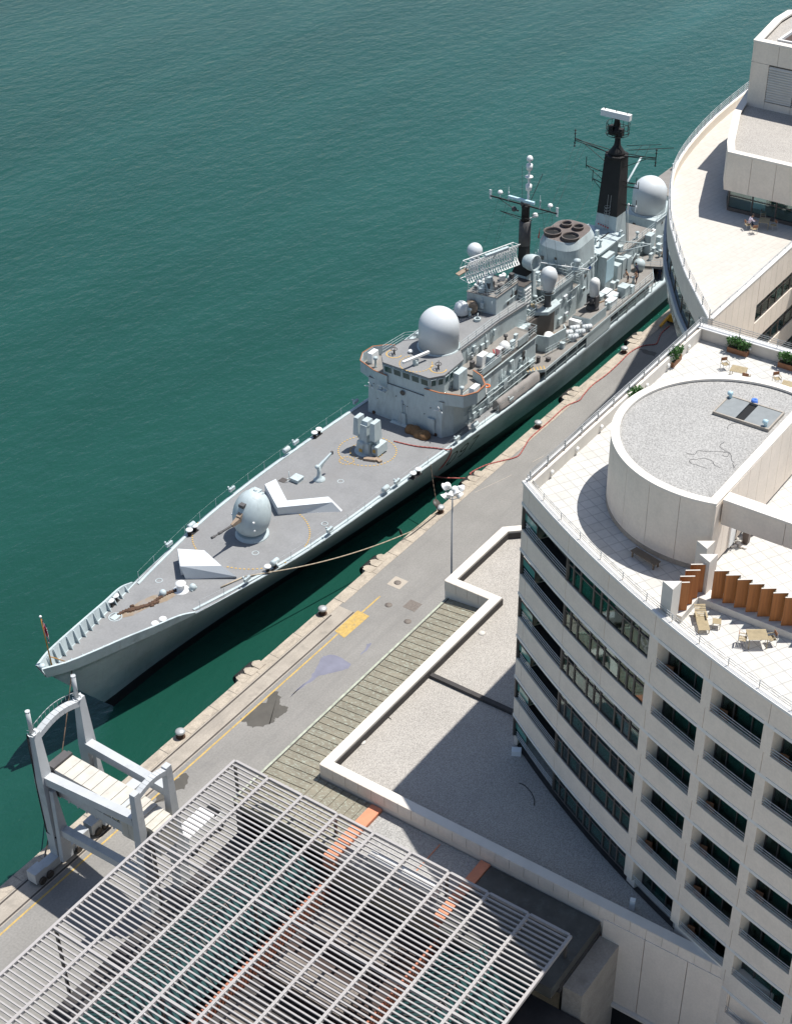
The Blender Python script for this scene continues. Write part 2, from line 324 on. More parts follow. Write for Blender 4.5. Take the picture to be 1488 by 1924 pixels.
def offset_line(pts, d, closed=False):
    n = len(pts); out = []
    for i in range(n):
        p = Vector(pts[i][:2])
        a = Vector(pts[(i-1) % n][:2]) if (i > 0 or closed) else None; b = Vector(pts[(i+1) % n][:2]) if (i < n-1 or closed) else None
        ns = []
        if a is not None: e = (p-a).normalized(); ns.append(Vector((-e.y, e.x)))
        if b is not None: e = (b-p).normalized(); ns.append(Vector((-e.y, e.x)))
        if len(ns) == 2:
            m = (ns[0]+ns[1]); m = m.normalized() if m.length > 1e-6 else ns[0]
            k = d/max(0.35, m.dot(ns[0]))
        else: m = ns[0]; k = d
        out.append((p.x+m.x*k, p.y+m.y*k))
    return out
def offset_poly(poly, d): return offset_line(poly, d, True)
def thing(name, label, cat, loc, group=None, rz=0.0):
    o = bpy.data.objects.new(name, None); COL.objects.link(o); o.empty_display_size = 0.3
    o.location = loc; o.rotation_euler = (0, 0, rz); WL[o] = Vector(loc)
    o["label"] = label; o["category"] = cat
    if group: o["group"] = group
    return o
def tag(o, label, cat, group=None):
    o["label"] = label; o["category"] = cat
    if group: o["group"] = group
    return o
def struct(o): o["kind"] = "structure"; return o
def copy_tree(o, loc=None, rz=None, label=None, parent=None):
    c = o.copy(); COL.objects.link(c)
    if parent is not None: c.parent = parent
    if loc is not None: c.location = loc; WL[c] = Vector(loc)
    if rz is not None: c.rotation_euler = (0, 0, rz)
    if label: c["label"] = label
    for ch in list(o.children): copy_tree(ch, parent=c)
    return c
def lerp_table(t, x):
    if x <= t[0][0]: return t[0][1]
    for (a, b), (c, d) in zip(t[:-1], t[1:]):
        if x <= c: return b+(d-b)*(x-a)/(c-a)
    return t[-1][1]
def smooth_table(t, x):
    """Catmull-Rom through the table"""
    n = len(t)
    if x <= t[0][0]: return t[0][1]
    if x >= t[-1][0]: return t[-1][1]
    for i in range(n-1):
        if x <= t[i+1][0]:
            x0, y0 = t[i]; x1, y1 = t[i+1]; h = x1-x0; s = (x-x0)/h
            m0 = (t[i+1][1]-t[i-1][1])/(t[i+1][0]-t[i-1][0]) if i > 0 else (y1-y0)/h
            m1 = (t[i+2][1]-y0)/(t[i+2][0]-x0) if i < n-2 else (y1-y0)/h
            return (2*s**3-3*s*s+1)*y0+(s**3-2*s*s+s)*h*m0+(-2*s**3+3*s*s)*y1+(s**3-s*s)*h*m1
def rails(mb, pts, zs, r, post_every=None, post_r=0.03, z0=None, n=6):
    """horizontal rails above a polyline (x, y) with posts"""
    for z in zs: mb.pline([(p[0], p[1], z) for p in pts], r, n)
    if post_every:
        d = 0.0; nxt = 0.0
        for a, b in zip(pts[:-1], pts[1:]):
            a = Vector(a[:2]); b = Vector(b[:2]); L = (b-a).length
            while nxt <= d+L+1e-6:
                p = a+(b-a)*((nxt-d)/L if L else 0); mb.tube((p.x, p.y, z0), (p.x, p.y, zs[-1]+0.02), post_r, n); nxt += post_every
            d += L
    return mb
def smooth_line(P, n=5):
    out = []
    for i in range(len(P)-1):
        p0 = P[max(0, i-1)]; p1 = P[i]; p2 = P[i+1]; p3 = P[min(len(P)-1, i+2)]
        for k in range(n):
            t = k/n; out.append(0.5*((2*p1)+(-p0+p2)*t+(2*p0-5*p1+4*p2-p3)*t*t+(-p0+3*p1-3*p2+p3)*t**3))
    out.append(P[-1]); return out
# ================================================================== SETTING: water, quay
mb = MB(); mb.add([(-6000, 40, -2), (9000, 40, -2), (9000, 12000, -2), (-6000, 12000, -2)], [(0, 1, 2, 3)])
mb.add([(-6000, -6000, -2.01), (9000, -6000, -2.01), (9000, 40, -2.01), (-6000, 40, -2.01)], [(0, 1, 2, 3)])
struct(mb.build("water", 'water'))
mb = MB(); mb.box(-150, 420, -260, 73.0, -9, 0)
struct(mb.build("quay", 'asphalt'))
M['bounce_plaza'] = mat("bounce_plaza_paving", (0.50, 0.455, 0.40), 0.9, 0.1, 0.3, fine=0.08, fine_scale=3)
mb = MB(); mb.box(-150, 18, -260, 60, .001, .006); mb.box(18, 62, -260, 20, .001, .006); struct(mb.build("bounce_plaza", 'bounce_plaza'))  # unseen pale ground, added to bounce light onto the hotel facade
mb = MB(); mb.box(-150, 91.0, 69.98, 71.9, -0.5, 0.006)
struct(mb.build("quay_track_slab", 'concrete'))
mb = MB(); u = -80.0
while u < 300:
    L = random.uniform(2.2, 3.6); w0 = 71.9 if u < 91 else 71.75
    j = random.uniform(-0.05, 0.07); e = 73.02+random.uniform(-0.02, 0.04)
    mb.hexa([(u+.01, w0+j*.3, -0.9), (u+L-.02, w0+j*.3, -0.9), (u+L-.02, e, -0.9), (u+.01, e, -0.9), (u+.01, w0+j*.3, .035), (u+L-.02, w0+j*.3, .035), (u+L-.05, e-.06, .035+j*.3), (u+.04, e-.06, .035-j*.3)])
    u += L
struct(mb.build("quay_coping", 'quaystone'))
mb = MB()
for v0, u1 in ((71.72, 89.5), (70.2, 91.0)):
    mb.box(-80, u1, v0-.11, v0+.05, 0, .012)
struct(mb.build("crane_rails", 'rail'))
mb = MB(); mb.box(-80, 94.4, 69.42, 69.58, .0, .010)
P4 = [at(629, 1186, 0), at(672, 1147, 0), at(694, 1158, 0), at(647, 1199, 0)]
mb.prism([(p.x, p.y) for p in P4], 0.004, .014)
struct(mb.build("yellow_road_marking", 'yellow'))
def blob(px, jit=0.25, sub=5, seed=1):
    rr = random.Random(seed); pts = [at(x, y, 0) for x, y in px]; out = []
    for i in range(len(pts)):
        a, b = pts[i], pts[(i+1) % len(pts)]
        for k in range(sub):
            p = a.lerp(b, k/sub); out.append((p.x+rr.uniform(-jit, jit), p.y+rr.uniform(-jit, jit)))
    return out
M['wet_and_shade'] = mat("damp_and_shaded_asphalt", (0.085, 0.078, 0.066), 0.55, 0.15, 0.8)
M['bluestain'] = mat("blue_dye_on_asphalt", (0.185, 0.187, 0.235), 0.9, 0.12, 0.8)
mb = MB()
mb.prism(blob([(452, 1352), (478, 1330), (500, 1318), (512, 1298), (524, 1302), (527, 1325), (541, 1330), (533, 1343), (515, 1352), (510, 1360), (496, 1364), (470, 1366)], .16, 5, 2), 0.001, .005)
mb.prism(blob([(325, 1470), (345, 1452), (356, 1462), (345, 1482), (328, 1490), (318, 1480)], .14, 4, 3), 0.001, .005)
mb.prism(blob([(300, 1495), (318, 1480), (330, 1492), (310, 1505), (285, 1512)], .14, 4, 8), 0.001, .005)
mb.prism(blob([(1197, 653), (1215, 657), (1235, 663), (1230, 669), (1212, 664)], .1, 4, 9), 0.001, .005)  # dark wedge painted where a shadow falls on the asphalt
struct(mb.build("damp_and_shadow_patch", 'wet_and_shade'))
mb = MB(); mb.prism(blob([(597, 1248), (607, 1232), (630, 1231), (660, 1248), (655, 1256), (625, 1264), (600, 1270), (570, 1290), (545, 1310), (585, 1272)], .1, 5, 4), 0.001, .005)
mb.prism(blob([(672, 1236), (690, 1222), (698, 1208), (690, 1210), (684, 1222)], .05, 3, 5), 0.001, .005)
struct(mb.build("blue_dye_stain", 'bluestain'))
M['mpad'] = mat("pale_concrete_pad", (0.40, 0.35, 0.29), 0.9, 0.08, 2)
c = at(747, 1095, 0); mb = MB(); mb.cbox((c.x, c.y, 0), 1.5, 1.5, .006); struct(mb.build("manhole_pad", 'mpad'))
for i, (x, y, n) in enumerate(((747, 1095, "set in a pale concrete square"), (730, 1137, "beside the square iron grating"), (766, 1168, "nearest the copper roof edge"))):
    c = at(x, y, 0); mb = MB(); mb.lathe([(0.36, 0), (0.36, .012), (0.02, .014)], (c.x, c.y, .004), 20)
    t = mb.build("manhole_cover", 'iron'); tag(t, "round rusty manhole cover in the asphalt, "+n, "manhole cover", "manhole covers on the quay")
c = at(775, 1138, 0); mb = MB(); mb.cbox((c.x, c.y, 0), 1.35, 1.35, .012)
for k in range(9): mb.cbox((c.x-.6+k*.15, c.y, .012), .07, 1.25, .006)
tag(mb.build("drain_grating", 'iron'), "square iron grating cover in the quay asphalt", "drain grating")
# pale repair strokes and cracks
mb = MB()
for a, b, wd in (((892, 925), (962, 892), .05), ((1000, 868), (1022, 856), .05)):
    p, q = at(*a, 0.004), at(*b, 0.004); mb.bar(p, q, wd, .006)
struct(mb.build("pale_scratch_marks", 'mpad'))

# fender niches along the edge: tyre-like fender and lumps of broken stone
fend = [(690, 1052), (462, 1258), (872, 893), (1070, 738), (1190, 632)]
for i, (x, y) in enumerate(fend):
    c = at(x, y, 0); cu = c.x
    mb = MB(); mb.lathe([(0.16, -1.25), (0.5, -1.25), (0.55, -1.1), (0.55, 1.1), (0.5, 1.25), (0.16, 1.25)], (cu, 73.5, -.55), 18, axis=(1, 0, 0))
    tag(mb.build("rubber_fender", 'rubber'), ["black drum fender on the quay edge below the pale boarding pass of the mooring rope", "black drum fender on the quay edge nearest the grey boarding gantry", "black drum fender on the quay edge under the hull number", "black drum fender on the quay edge between the red hose bends", "black drum fender on the quay edge nearest the yellow pump"][i], "fender", "fenders along the quay edge")
    mb = MB(); rr = random.Random(i)
    for k in range(3):
        a = cu-1.1+k*1.1; pts = []
        for q in range(12):
            th = math.pi*q/11; pts.append((a+math.cos(th)*(.55+rr.uniform(-.06, .06)), 72.95+math.sin(th)*(.62+rr.uniform(-.12, .08))))
        mb.prism(pts+[(a-.5, 72.3), (a+.5, 72.3)], -.5, .06+rr.uniform(-.02, .05), .05)
    struct(mb.build("broken_quay_stone", 'quaystone'))
# bollards
def bollard():
    t = thing("quay_bollard", "x", "bollard", (0, 0, 0), "iron bollards on the quay edge")
    mb = MB(); mb.lathe([(.42, 0), (.42, .06), (.3, .1), (.24, .22), (.24, .5)], (0, 0, 0), 18); mb.build("bollard_post", 'rust', t)
    mb = MB(); mb.lathe([(.24, .42), (.42, .5), (.46, .6), (.40, .72), (.2, .80), (.02, .82)], (0, 0, 0), 18); mb.build("bollard_head", 'railsteel', t)
    return t
b0 = None
for i, (x, y, n) in enumerate(((600, 1150, "near the yellow painted rectangle"), (333, 1381, "nearest the boarding gantry"), (823, 960, "holding the light brown mooring rope"), (1008, 801, "halfway along the red hose"), (1167, 660, "beside the upper bend of the red hose"), (120, 1572, "behind the gantry leg"))):
    p = at(x, y, 0.05); p = Vector((p.x, 72.45, 0.04)); lab = "pale topped iron bollard on the quay edge "+n
    if b0 is None: b0 = bollard(); b0.location = p; b0["label"] = lab
    else: copy_tree(b0, p, random.random()*3, lab)

# lamp mast with floodlights
lp = at(850, 930, 18.0); t = thing("floodlight_mast", "tall slim grey lamp mast with a cluster of floodlights over the quay", "lamp mast", (lp.x, lp.y, 0))
mb = MB(); mb.tube((lp.x, lp.y, 0), (lp.x, lp.y, 18.2), .13, 10, .065); mb.lathe([(.3, 0), (.3, .05), (.16, .1)], (lp.x, lp.y, 0), 12); mb.build("mast_pole", 'galv', t)
mb = MB(); mb.tube((lp.x-.7, lp.y, 18.0), (lp.x+.7, lp.y, 18.0), .05); mb.tube((lp.x, lp.y-.7, 18.05), (lp.x, lp.y+.7, 18.05), .05); mb.ring((lp.x, lp.y), .5, .56, 17.9, 17.97); mb.build("lamp_bracket", 'galv', t)
for k in range(8):
    a = k*math.pi/4+.3; r = .78 if k % 2 else .62; z = 18.15+.32*(k % 3)
    cx, cy = lp.x+r*math.cos(a), lp.y+r*math.sin(a); ax = (math.cos(a)*.8, math.sin(a)*.8, -.7)
    mb = MB(); mb.lathe([(.06, -.32), (.12, -.3), (.17, -.12), (.34, .12), (.36, .14), (.30, .12), (.05, .02)], (cx, cy, z), 14, axis=ax); mb.build("floodlight", 'white', t)

# ================================================================== BOARDING GANTRY
G = thing("boarding_gantry", "pale grey passenger boarding gantry straddling the quay rails", "gantry", (54.5, 66, 0))
for (gu, gs) in ((52.9, 1), (57.6, 1)):
    v = 71.0
    mb = MB(); mb.bar((gu, v, 9.2), (gu, v, 14.0), .95, 1.0, .55, .62); mb.bar((gu, v, 9.2), (gu, v, 1.0), .95, 1.0, .8, .85)
    mb.build("tall_leg", 'gantry', G)
    mb = MB(); mb.bar((gu, v-.95, 1.0), (gu, v-.95, 4.6), .42, 1.1, .42, .8); mb.bar((gu, v-.95, 4.6), (gu, v-.75, 8.3), .42, .8, .42, .3); mb.build("leg_bracket", 'gantry', G)
    mb = MB(); mb.tube((gu-.15, v+.1, 14.0), (gu-.15, v+.1, 16.1), .17, 12); mb.lathe([(.19, 0), (.19, .08)], (gu-.15, v+.1, 16.08), 12); mb.build("leg_post", 'gantry', G)
    mb = MB()
    for k in range(9):
        a = k*.7; mb.tube((gu-.2+.35*math.cos(a), v+.35*math.sin(a), 14.03), (gu-.2+.35*math.cos(a+.7), v+.35*math.sin(a+.7), 14.1+.2*math.sin(k)), .035, 5)
    mb.build("loose_cable", 'white', G)
    b0_, b1_ = (50.2, 55.6) if gu < 55 else (56.4, 61.8)
    mb = MB(); mb.box(b0_, b1_, 70.55, 71.4, .35, 1.15); mb.box(b0_-.25, b0_+.9, 70.5, 71.45, .3, 1.35); mb.box(b1_-.9, b1_+.25, 70.5, 71.45, .3, 1.35); mb.build("wheel_beam", 'gantry', G)
    mb = MB()
    for w_ in (b0_+.3, b0_+1.1, b1_-1.1, b1_-.3): mb.lathe([(.3, -.1), (.34, -.08), (.34, .08), (.3, .1)], (w_, 71.6, .34), 14, axis=(0, 1, 0)); mb.lathe([(.3, -.1), (.34, -.08), (.34, .08), (.3, .1)], (w_, 70.4, .34), 14, axis=(0, 1, 0))
    mb.build("rail_wheel", 'rail', G)
for gu in (53.0, 56.4):
    mb = MB(); mb.bar((gu, 61.2, 13.2), (gu, 61.2, 0.3), .5, .55, 1.0, 1.05); mb.build("short_leg", 'gantry', G)
def arch(v, u0, u1, z, rise, wd, ht):
    mb = MB(); n = 10
    pts = [(u0+(u1-u0)*i/n, v, z+rise*math.sin(math.pi*i/n)) for i in range(n+1)]
    for a, b in zip(pts[:-1], pts[1:]): mb.bar(a, b, wd, ht)
    return mb
arch(71.0, 53.1, 57.5, 13.5, .55, .55, .5).build("arched_tie_beam", 'gantry', G)
arch(61.2, 53.1, 56.4, 12.7, .4, .5, .45).build("arched_tie_beam", 'gantry', G)
mb = MB(); mb.pline([(53.3+.42*i, 71.45, 14.2+.5*math.sin(math.pi*i/10)) for i in range(11)], .03)
for i in range(11): mb.tube((53.3+.42*i, 71.45, 13.6+.5*math.sin(math.pi*i/10)), (53.3+.42*i, 71.45, 14.2+.5*math.sin(math.pi*i/10)), .02, 5)
mb.build("ladder_rail", 'railsteel', G)
for gu, g2 in ((53.0, 53.0), (57.4, 56.6)):
    mb = MB(); mb.bar((gu, 70.6, 9.3), (g2, 61.5, 10.3), .75, .8, .7, .75); mb.build("side_beam", 'gantry', G)
mb = MB(); mb.bar((53.0, 70.5, 4.0), (53.0, 61.3, 4.4), .65, .7); mb.build("lower_side_beam", 'gantry', G)
mb = MB(); mb.pline([(52.45, 71.3, 13.9), (52.42, 71.35, 8), (52.45, 71.3, 3.6), (52.6, 70.5, 3.2), (53.3, 69.8, 3.6)], .07); mb.build("cable_duct", 'rubber', G)
# tunnel
tu0, tu1 = 53.55, 55.45
mb = MB()
for k in range(7):
    v1 = 70.3-k*.95; mb.box(tu0, tu1, v1-.90, v1, 9.86+.01*(k % 2), 9.95+.01*(k % 2))
mb.build("tunnel_roof", 'tunnel', G)
mb = MB(); mb.box(tu0+.08, tu1-.08, 63.7, 70.2, 7.3, 9.85); mb.build("tunnel_body", 'frame', G)
mb = MB()
for sx in (tu0, tu1-.06):
    mb.box(sx, sx+.06, 63.7, 70.3, 7.2, 8.0); mb.box(sx, sx+.06, 63.7, 70.3, 9.45, 9.84)
    for k in range(8): mb.box(sx-.01, sx+.07, 63.72+k*.935, 63.84+k*.935, 6.9, 9.84)
mb.box(tu0, tu1, 63.7, 70.2, 7.1, 7.22); mb.build("tunnel_frame", 'gantry', G)
mb = MB()
for k in range(7): mb.box(tu0+.03, tu0+.05, 63.88+k*.935, 64.62+k*.935, 8.05, 9.42)
mb.build("tunnel_window", 'glass', G)
mb = MB(); mb.box(tu0-.05, tu1+.05, 70.35, 70.75, 7.0, 10.15); mb.box(tu0, tu1, 70.75, 71.2, 7.0, 10.0); mb.build("tunnel_hood", 'mastgrey', G)
M['tunnel2'] = mat("stepped_tunnel_roof", (0.50, 0.47, 0.41), 0.7, 0.12, 1.5)
mb = MB()
for k in range(6): mb.box(tu0-.12+.02*k, tu1+.12-.02*k, 63.6-.62*(k+1), 63.6-.62*k, 7.0, 9.8-.1*k)
mb.build("telescopic_tunnel", 'tunnel2', G)
mb = MB(); mb.box(tu0, tu1, 63.2, 63.6, 9.8, 10.0); mb.build("tunnel_ramp", 'gantry', G)
# truck-like boarding van roof under the pergola edge
T = thing("parked_van", "white van roof under the edge of the slatted pergola", "van", (60.6, 63.4, 0))
mb = MB(); mb.box(59.0, 62.2, 62.6, 64.2, .55, 2.15, .06); mb.build("van_body", 'white', T)
mb = MB(); mb.box(62.2, 63.3, 62.65, 64.15, .55, 1.6, .1); mb.build("van_cab", 'white', T)
mb = MB(); mb.box(62.15, 63.25, 62.75, 64.05, 1.5, 1.98, .2); mb.build("windscreen", 'dark', T)
for a, b in ((59.6, 62.62), (59.6, 64.18), (62.6, 62.62), (62.6, 64.18)):
    mb = MB(); mb.lathe([(.2, -.1), (.33, -.09), (.33, .09), (.2, .1)], (a, b, .33), 14, axis=(0, 1, 0)); mb.build("wheel", 'rubber', T)

# yellow pump on the quay with red hose
yp = at(1265, 603, 0)
T = thing("yellow_pump_unit", "yellow pump unit on the far quay at the end of the red hose", "pump", (yp.x, yp.y, 0), )
mb = MB(); mb.box(yp.x-1.0, yp.x+1.6, yp.y-.9, yp.y+.3, .4, 1.3, .08); mb.build("pump_body", 'machine', T)
mb = MB(); mb.bar((yp.x-2.6, yp.y+.5, .3), (yp.x-.6, yp.y+.2, 1.1), .28, .25); mb.build("pump_drawbar", 'machine', T)
mb = MB()
for a in (-.5, 1.1):
    for b in (-1.0, .4): mb.lathe([(.2, -.1), (.36, -.09), (.36, .09), (.2, .1)], (yp.x+a, yp.y+b, .36), 14, axis=(0, 1, 0))
mb.build("wheel", 'rubber', T)
mb = MB(); mb.box(yp.x+.3, yp.x+1.5, yp.y-1.35, yp.y-.95, .02, .9); mb.build("control_cabinet", 'dark', T)

# ================================================================== PODIUM (low terminal building)
PZ = 13.1
POD = thing("terminal_podium", "low terminal building with gravel roof and pale parapets", "building", (80, 10, 0))
ppoly = [(62.5, -80), (104, -80), (104, 53.4), (96.4, 53.4), (94.2, 55.8), (85.4, 55.8), (85.4, 51.4), (62.5, 51.4)]
mb = MB(); mb.prism(ppoly, 0, PZ-.02); mb.build("podium_wall", 'cream', POD)
ins = [(63.0, -79), (103.5, -79), (103.5, 52.9), (96.1, 52.9), (93.9, 55.3), (85.9, 55.3), (85.9, 50.9), (63.0, 50.9)]
mb = MB(); mb.prism(ins, PZ-.015, PZ); mb.build("gravel_roof", 'gravel_fine', POD)
ppath = [(62.3, -60), (62.3, 51.6), (85.2, 51.6), (85.2, 56.0), (94.3, 56.0), (96.5, 53.6), (104, 53.6)]
def seg_wall(path, d0, d1, z0, z1, step, gap, mbx):
    for a, b in zip(path[:-1], path[1:]):
        a = Vector(a); b = Vector(b); L = (b-a).length; n = max(1, round(L/step)); nrm = Vector((-(b-a).y, (b-a).x)).normalized(); d = (b-a)/L
        for k in range(n):
            p = a+d*(L*k/n+gap/2); q = a+d*(L*(k+1)/n-gap/2)
            mbx.hexa([(*(p+nrm*d1), z0), (*(q+nrm*d1), z0), (*(q+nrm*d0), z0), (*(p+nrm*d0), z0), (*(p+nrm*d1), z1), (*(q+nrm*d1), z1), (*(q+nrm*d0), z1), (*(p+nrm*d0), z1)])
mb = MB(); mb.wall(ppath, 0, -.72, 12.0, 13.9); mb.build("roof_parapet", 'coping', POD)
mb = MB(); seg_wall([(62.3, -40), (62.3, 51.6), (85.2, 51.6), (85.2, 56.0), (94.3, 56.0)], .05, .003, 12.9, 13.88, 1.15, .035, mb)
mb.build("parapet_facing", 'cream', POD)
mb = MB(); mb.wall(ppath, -.724, -.80, PZ, 13.72); mb.build("felt_upstand", 'tar', POD)
a_, b_ = at(806, 1268, 13.2), at(962, 1341, 13.2)
mb = MB(); mb.box(a_.x-.2, a_.x+.2, 30, 50.75, PZ, PZ+.28); mb.build("roof_curb", 'tar', POD)
# panelled outer wall below the parapet, right of the copper roof
mb = MB(); seg_wall([(62.28, -60), (62.28, 28.3)], .10, .0, 5.4, 12.95, 3.05, .05, mb); mb.build("wall_panel", 'cream', POD)
mb = MB(); mb.box(61.9, 62.5, -60, 28.3, 5.15, 5.38); mb.build("wall_base_trim", 'coping', POD)
mb = MB(); mb.box(62.46, 62.49, -60, 28.3, 0.1, 5.1); mb.build("dark_entrance", 'dark', POD)
# copper roof strip along the quay
mb = MB(); mb.hexa([(57.2, 51.66, 11.6), (85.15, 51.66, 11.6), (85.15, 55.6, 11.6), (57.2, 55.6, 11.6), (57.2, 51.66, 12.55), (85.15, 51.66, 12.55), (85.15, 55.6, 12.15), (57.2, 55.6, 12.15)])
mb.box(57.2, 62.2, 46.95, 51.655, 11.6, 12.55); mb.build("copper_roof", 'copper', POD)
mb = MB(); u = 57.8
while u < 85: mb.bar((u, 51.7, 12.57), (u, 55.55, 12.17), .024, .05); u += .72
for k in range(7): mb.box(57.2, 62.2, 47.3+k*.7, 47.335+k*.7, 12.55, 12.585)
M['verdigris'] = mat("verdigris_edge", (0.36, 0.38, 0.30), 0.8, 0.3, 2.5)
mb.build("roof_seam", 'copperseam', POD)
mb = MB(); mb.box(57.2, 85.15, 55.62, 55.85, 12.0, 12.14); mb.build("gutter", 'verdigris', POD)
mb = MB(); mb.box(57.2, 85.15, 55.55, 55.62, 12.1, 12.2); mb.build("gutter_edge", 'tar', POD)
mb = MB(); mb.box(57.2, 85.2, 54.9, 55.5, 0, 11.95); mb.build("quay_side_wall", 'frame', POD)
M['terracotta_shade'] = mat("shaded_terracotta", (0.36, 0.13, 0.075), 0.85, 0.2, 1.5)  # terracotta copy darkened for the shade below the slats
# lower roof bands running under the pergola, dark tones carry its shade
for a_, b_ in ((46.05, 46.95), (37.0, 37.75)):
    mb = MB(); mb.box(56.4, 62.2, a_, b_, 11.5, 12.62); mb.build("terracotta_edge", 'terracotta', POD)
    mb = MB(); mb.box(20, 56.4, a_+.3, b_-.3, 9.0, 10.6); mb.build("terracotta_edge", 'terracotta_shade', POD)
mb = MB(); mb.box(56.8, 62.2, 37.8, 46.0, 11.5, 12.4); mb.build("gravel_roof", 'gravel', POD)
mb = MB(); mb.box(20, 46, 37.8, 46.0, 9.2, 10.0); mb.build("sunken_roof", 'tar', POD)
mb = MB(); mb.box(57.0, 61.9, 40.9, 40.96, 12.4, 12.46); mb.build("roof_pipe", 'terracotta', POD)
mb = MB(); mb.box(55.8, 62.2, 28.45, 36.95, 11.5, 12.5); mb.build("copper_roof", 'coppershade', POD, "copper roof in a painted shade tone at the right")
def gable_glass(u0, u1, v0, v1, z, h, nm):
    vm = (v0+v1)/2; g = MB(); g.add([(u0, v0, z), (u1, v0, z), (u1, v1, z), (u0, v1, z), (u0, vm, z+h), (u1, vm, z+h)], [(0, 1, 5, 4), (3, 4, 5, 2), (0, 4, 3), (1, 2, 5)])
    g.build("skylight_glass", 'glass_roof', POD)
    f = MB(); uu = u0
    while uu <= u1+.01:
        f.bar((uu, v0, z+.03), (uu, vm, z+h+.03), .06, .05); f.bar((uu, v1, z+.03), (uu, vm, z+h+.03), .06, .05); uu += 1.5
    f.bar((u0, vm, z+h+.04), (u1, vm, z+h+.04), .1, .08); f.build("skylight_bar", 'frame', POD)
gable_glass(18, 56.2, 47.1, 52.6, 10.6, 1.7, 0)
gable_glass(18, 56.6, 30.4, 36.6, 10.8, 1.9, 1)
mb = MB(); mb.box(18, 57.2, 26.5, 55.5, 4.0, 8.9); mb.build("lower_roof", 'tar', POD)
M['brickred'] = mat("dull_red_wall", (0.06, 0.042, 0.036), 0.9, 0.2, 2)
mb = MB(); mb.box(48.0, 56.8, 37.8, 46.0, 8.9, 9.2); mb.build("sunken_court", 'brickred', POD)
mb = MB()
for k in range(8): mb.box(20+k*4.6, 22.2+k*4.6, 39.0, 45.0, 10.4, 10.8)
mb.build("roof_planking", 'iron', POD)
T = thing("air_duct", "long white ventilation duct lying on the gravel under the pergola", "duct", (58, 40.8, 12.4))
mb = MB(); mb.lathe([(.5, -2.5), (.55, -2.45), (.55, 2.45), (.5, 2.5)], (57.9, 40.9, 13.0), 20, axis=(0, 1, 0)); mb.build("duct_tube", 'white', T)
mb = MB(); mb.box(57.5, 58.3, 43.35, 43.9, 12.6, 13.5); mb.build("duct_hood", 'white', T)
mb = MB()
for v in (39, 41, 42.8): mb.box(57.6, 58.2, v, v+.1, 12.4, 12.6)
mb.build("duct_foot", 'galv', T)
# concrete pier and lower right corner
T = thing("concrete_pier", "tall weathered concrete pier beside the dark copper roof", "pier", (59.6, 27.7, 0))
mb = MB(); mb.prism([(57.3, 27.0), (62.2, 27.0), (62.2, 28.4), (57.3, 28.4)], 0, 11.2); mb.build("pier_shaft", 'concrete', T)
mb = MB(); mb.box(56.9, 62.1, 28.42, 29.6, 10.9, 11.7); mb.build("pier_gutter", 'tar', T)
T = thing("concrete_kiosk_roof", "small pale concrete roof slab in the bottom corner by the pier", "roof slab", (51, 25, 0))
mb = MB(); mb.box(48, 53.6, 22.8, 27.2, 0, 8.6); mb.build("slab_body", 'concrete', T)
mb = MB(); mb.box(47.8, 53.9, 27.5, 28.0, 9.0, 10.2); mb.build("slab_edge", 'copper', T)

# ================================================================== PERGOLA (slatted steel sunshade)
PGZ = 14.5
PG = thing("slatted_pergola", "large pale steel pergola of parallel slats over the terminal roof", "pergola", (40, 42, 12.2))
V0, V1, NB = 56.5, 28.83, 9; BV = (V0-V1)/NB; UE = 58.7; DU = 9.08; NU = 4
for k in range(NB+1):
    v = V0-k*BV; mb = MB(); mb.box(UE-NU*DU, UE, v-.1, v+.1, PGZ-.28, PGZ); 
    if 0 < k < NB: mb.box(UE-NU*DU, UE, v-.015, v+.015, PGZ, PGZ+.02)
    mb.build("long_beam", 'steelw', PG)
for j in range(NU+1):
    u = UE-j*DU; mb = MB()
    for k in range(NB): mb.box(u-.09, u+.09, V0-(k+1)*BV+.103, V0-k*BV-.103, PGZ-.26, PGZ-.003)
    mb.build("cross_beam", 'steelw', PG)
for j in range(NU):
    for k in range(NB):
        u1 = UE-j*DU; v1 = V0-k*BV; mb = MB(); n = 22
        for i in range(n):
            uu = u1-(i+1)*DU/(n+1); mb.box(uu-.056, uu+.056, v1-BV+.1, v1-.1, PGZ-.16, PGZ-.05)
        for i in range(n): 
            uu = u1-(i+1)*DU/(n+1); mb.box(uu-.04, uu+.04, v1-.14, v1-.1, PGZ-.22, PGZ-.161)
        mb.build("slat_panel", 'steelw', PG)
for j in range(NU+1):
    for v in (V0-.25, V0-3*BV, V0-6*BV, V1+.15):
        u = UE-.3-j*DU if j == 0 else UE-j*DU
        mb = MB(); mb.box(u-.09, u+.09, v-.09, v+.09, 8.5 if 30 < v < 56 else 4.0, PGZ-.28); mb.build("pergola_post", 'frame', PG)
# ================================================================== NEAR TOWER (curved hotel wing)
CX, CY, RF = 144.84, -6.02, 86.6
TH0 = math.atan2(41.69-CY, 72.58-CX)
def arc(s, d=0.0):           # s metres along the facade from its quay corner, d metres outward
    th = TH0 % (2*math.pi)+s/RF; r = RF+d
    return (CX+r*math.cos(th), CY+r*math.sin(th))
def arcbox(mb, s0, s1, z0, z1, d0, d1, step=0.9):
    n = max(1, math.ceil((s1-s0)/step)); P = []
    for i in range(n+1):
        s = s0+(s1-s0)*i/n; a = arc(s, d0); b = arc(s, d1)
        P += [(a[0], a[1], z0), (b[0], b[1], z0), (b[0], b[1], z1), (a[0], a[1], z1)]
    F = []
    for i in range(n): F += [(i*4+k, i*4+4+k, i*4+4+(k+1) % 4, i*4+(k+1) % 4) for k in range(4)]
    mb.add(P, F); mb.add(P[:4], [(0, 1, 2, 3)]); mb.add(P[-4:], [(3, 2, 1, 0)])
    return mb
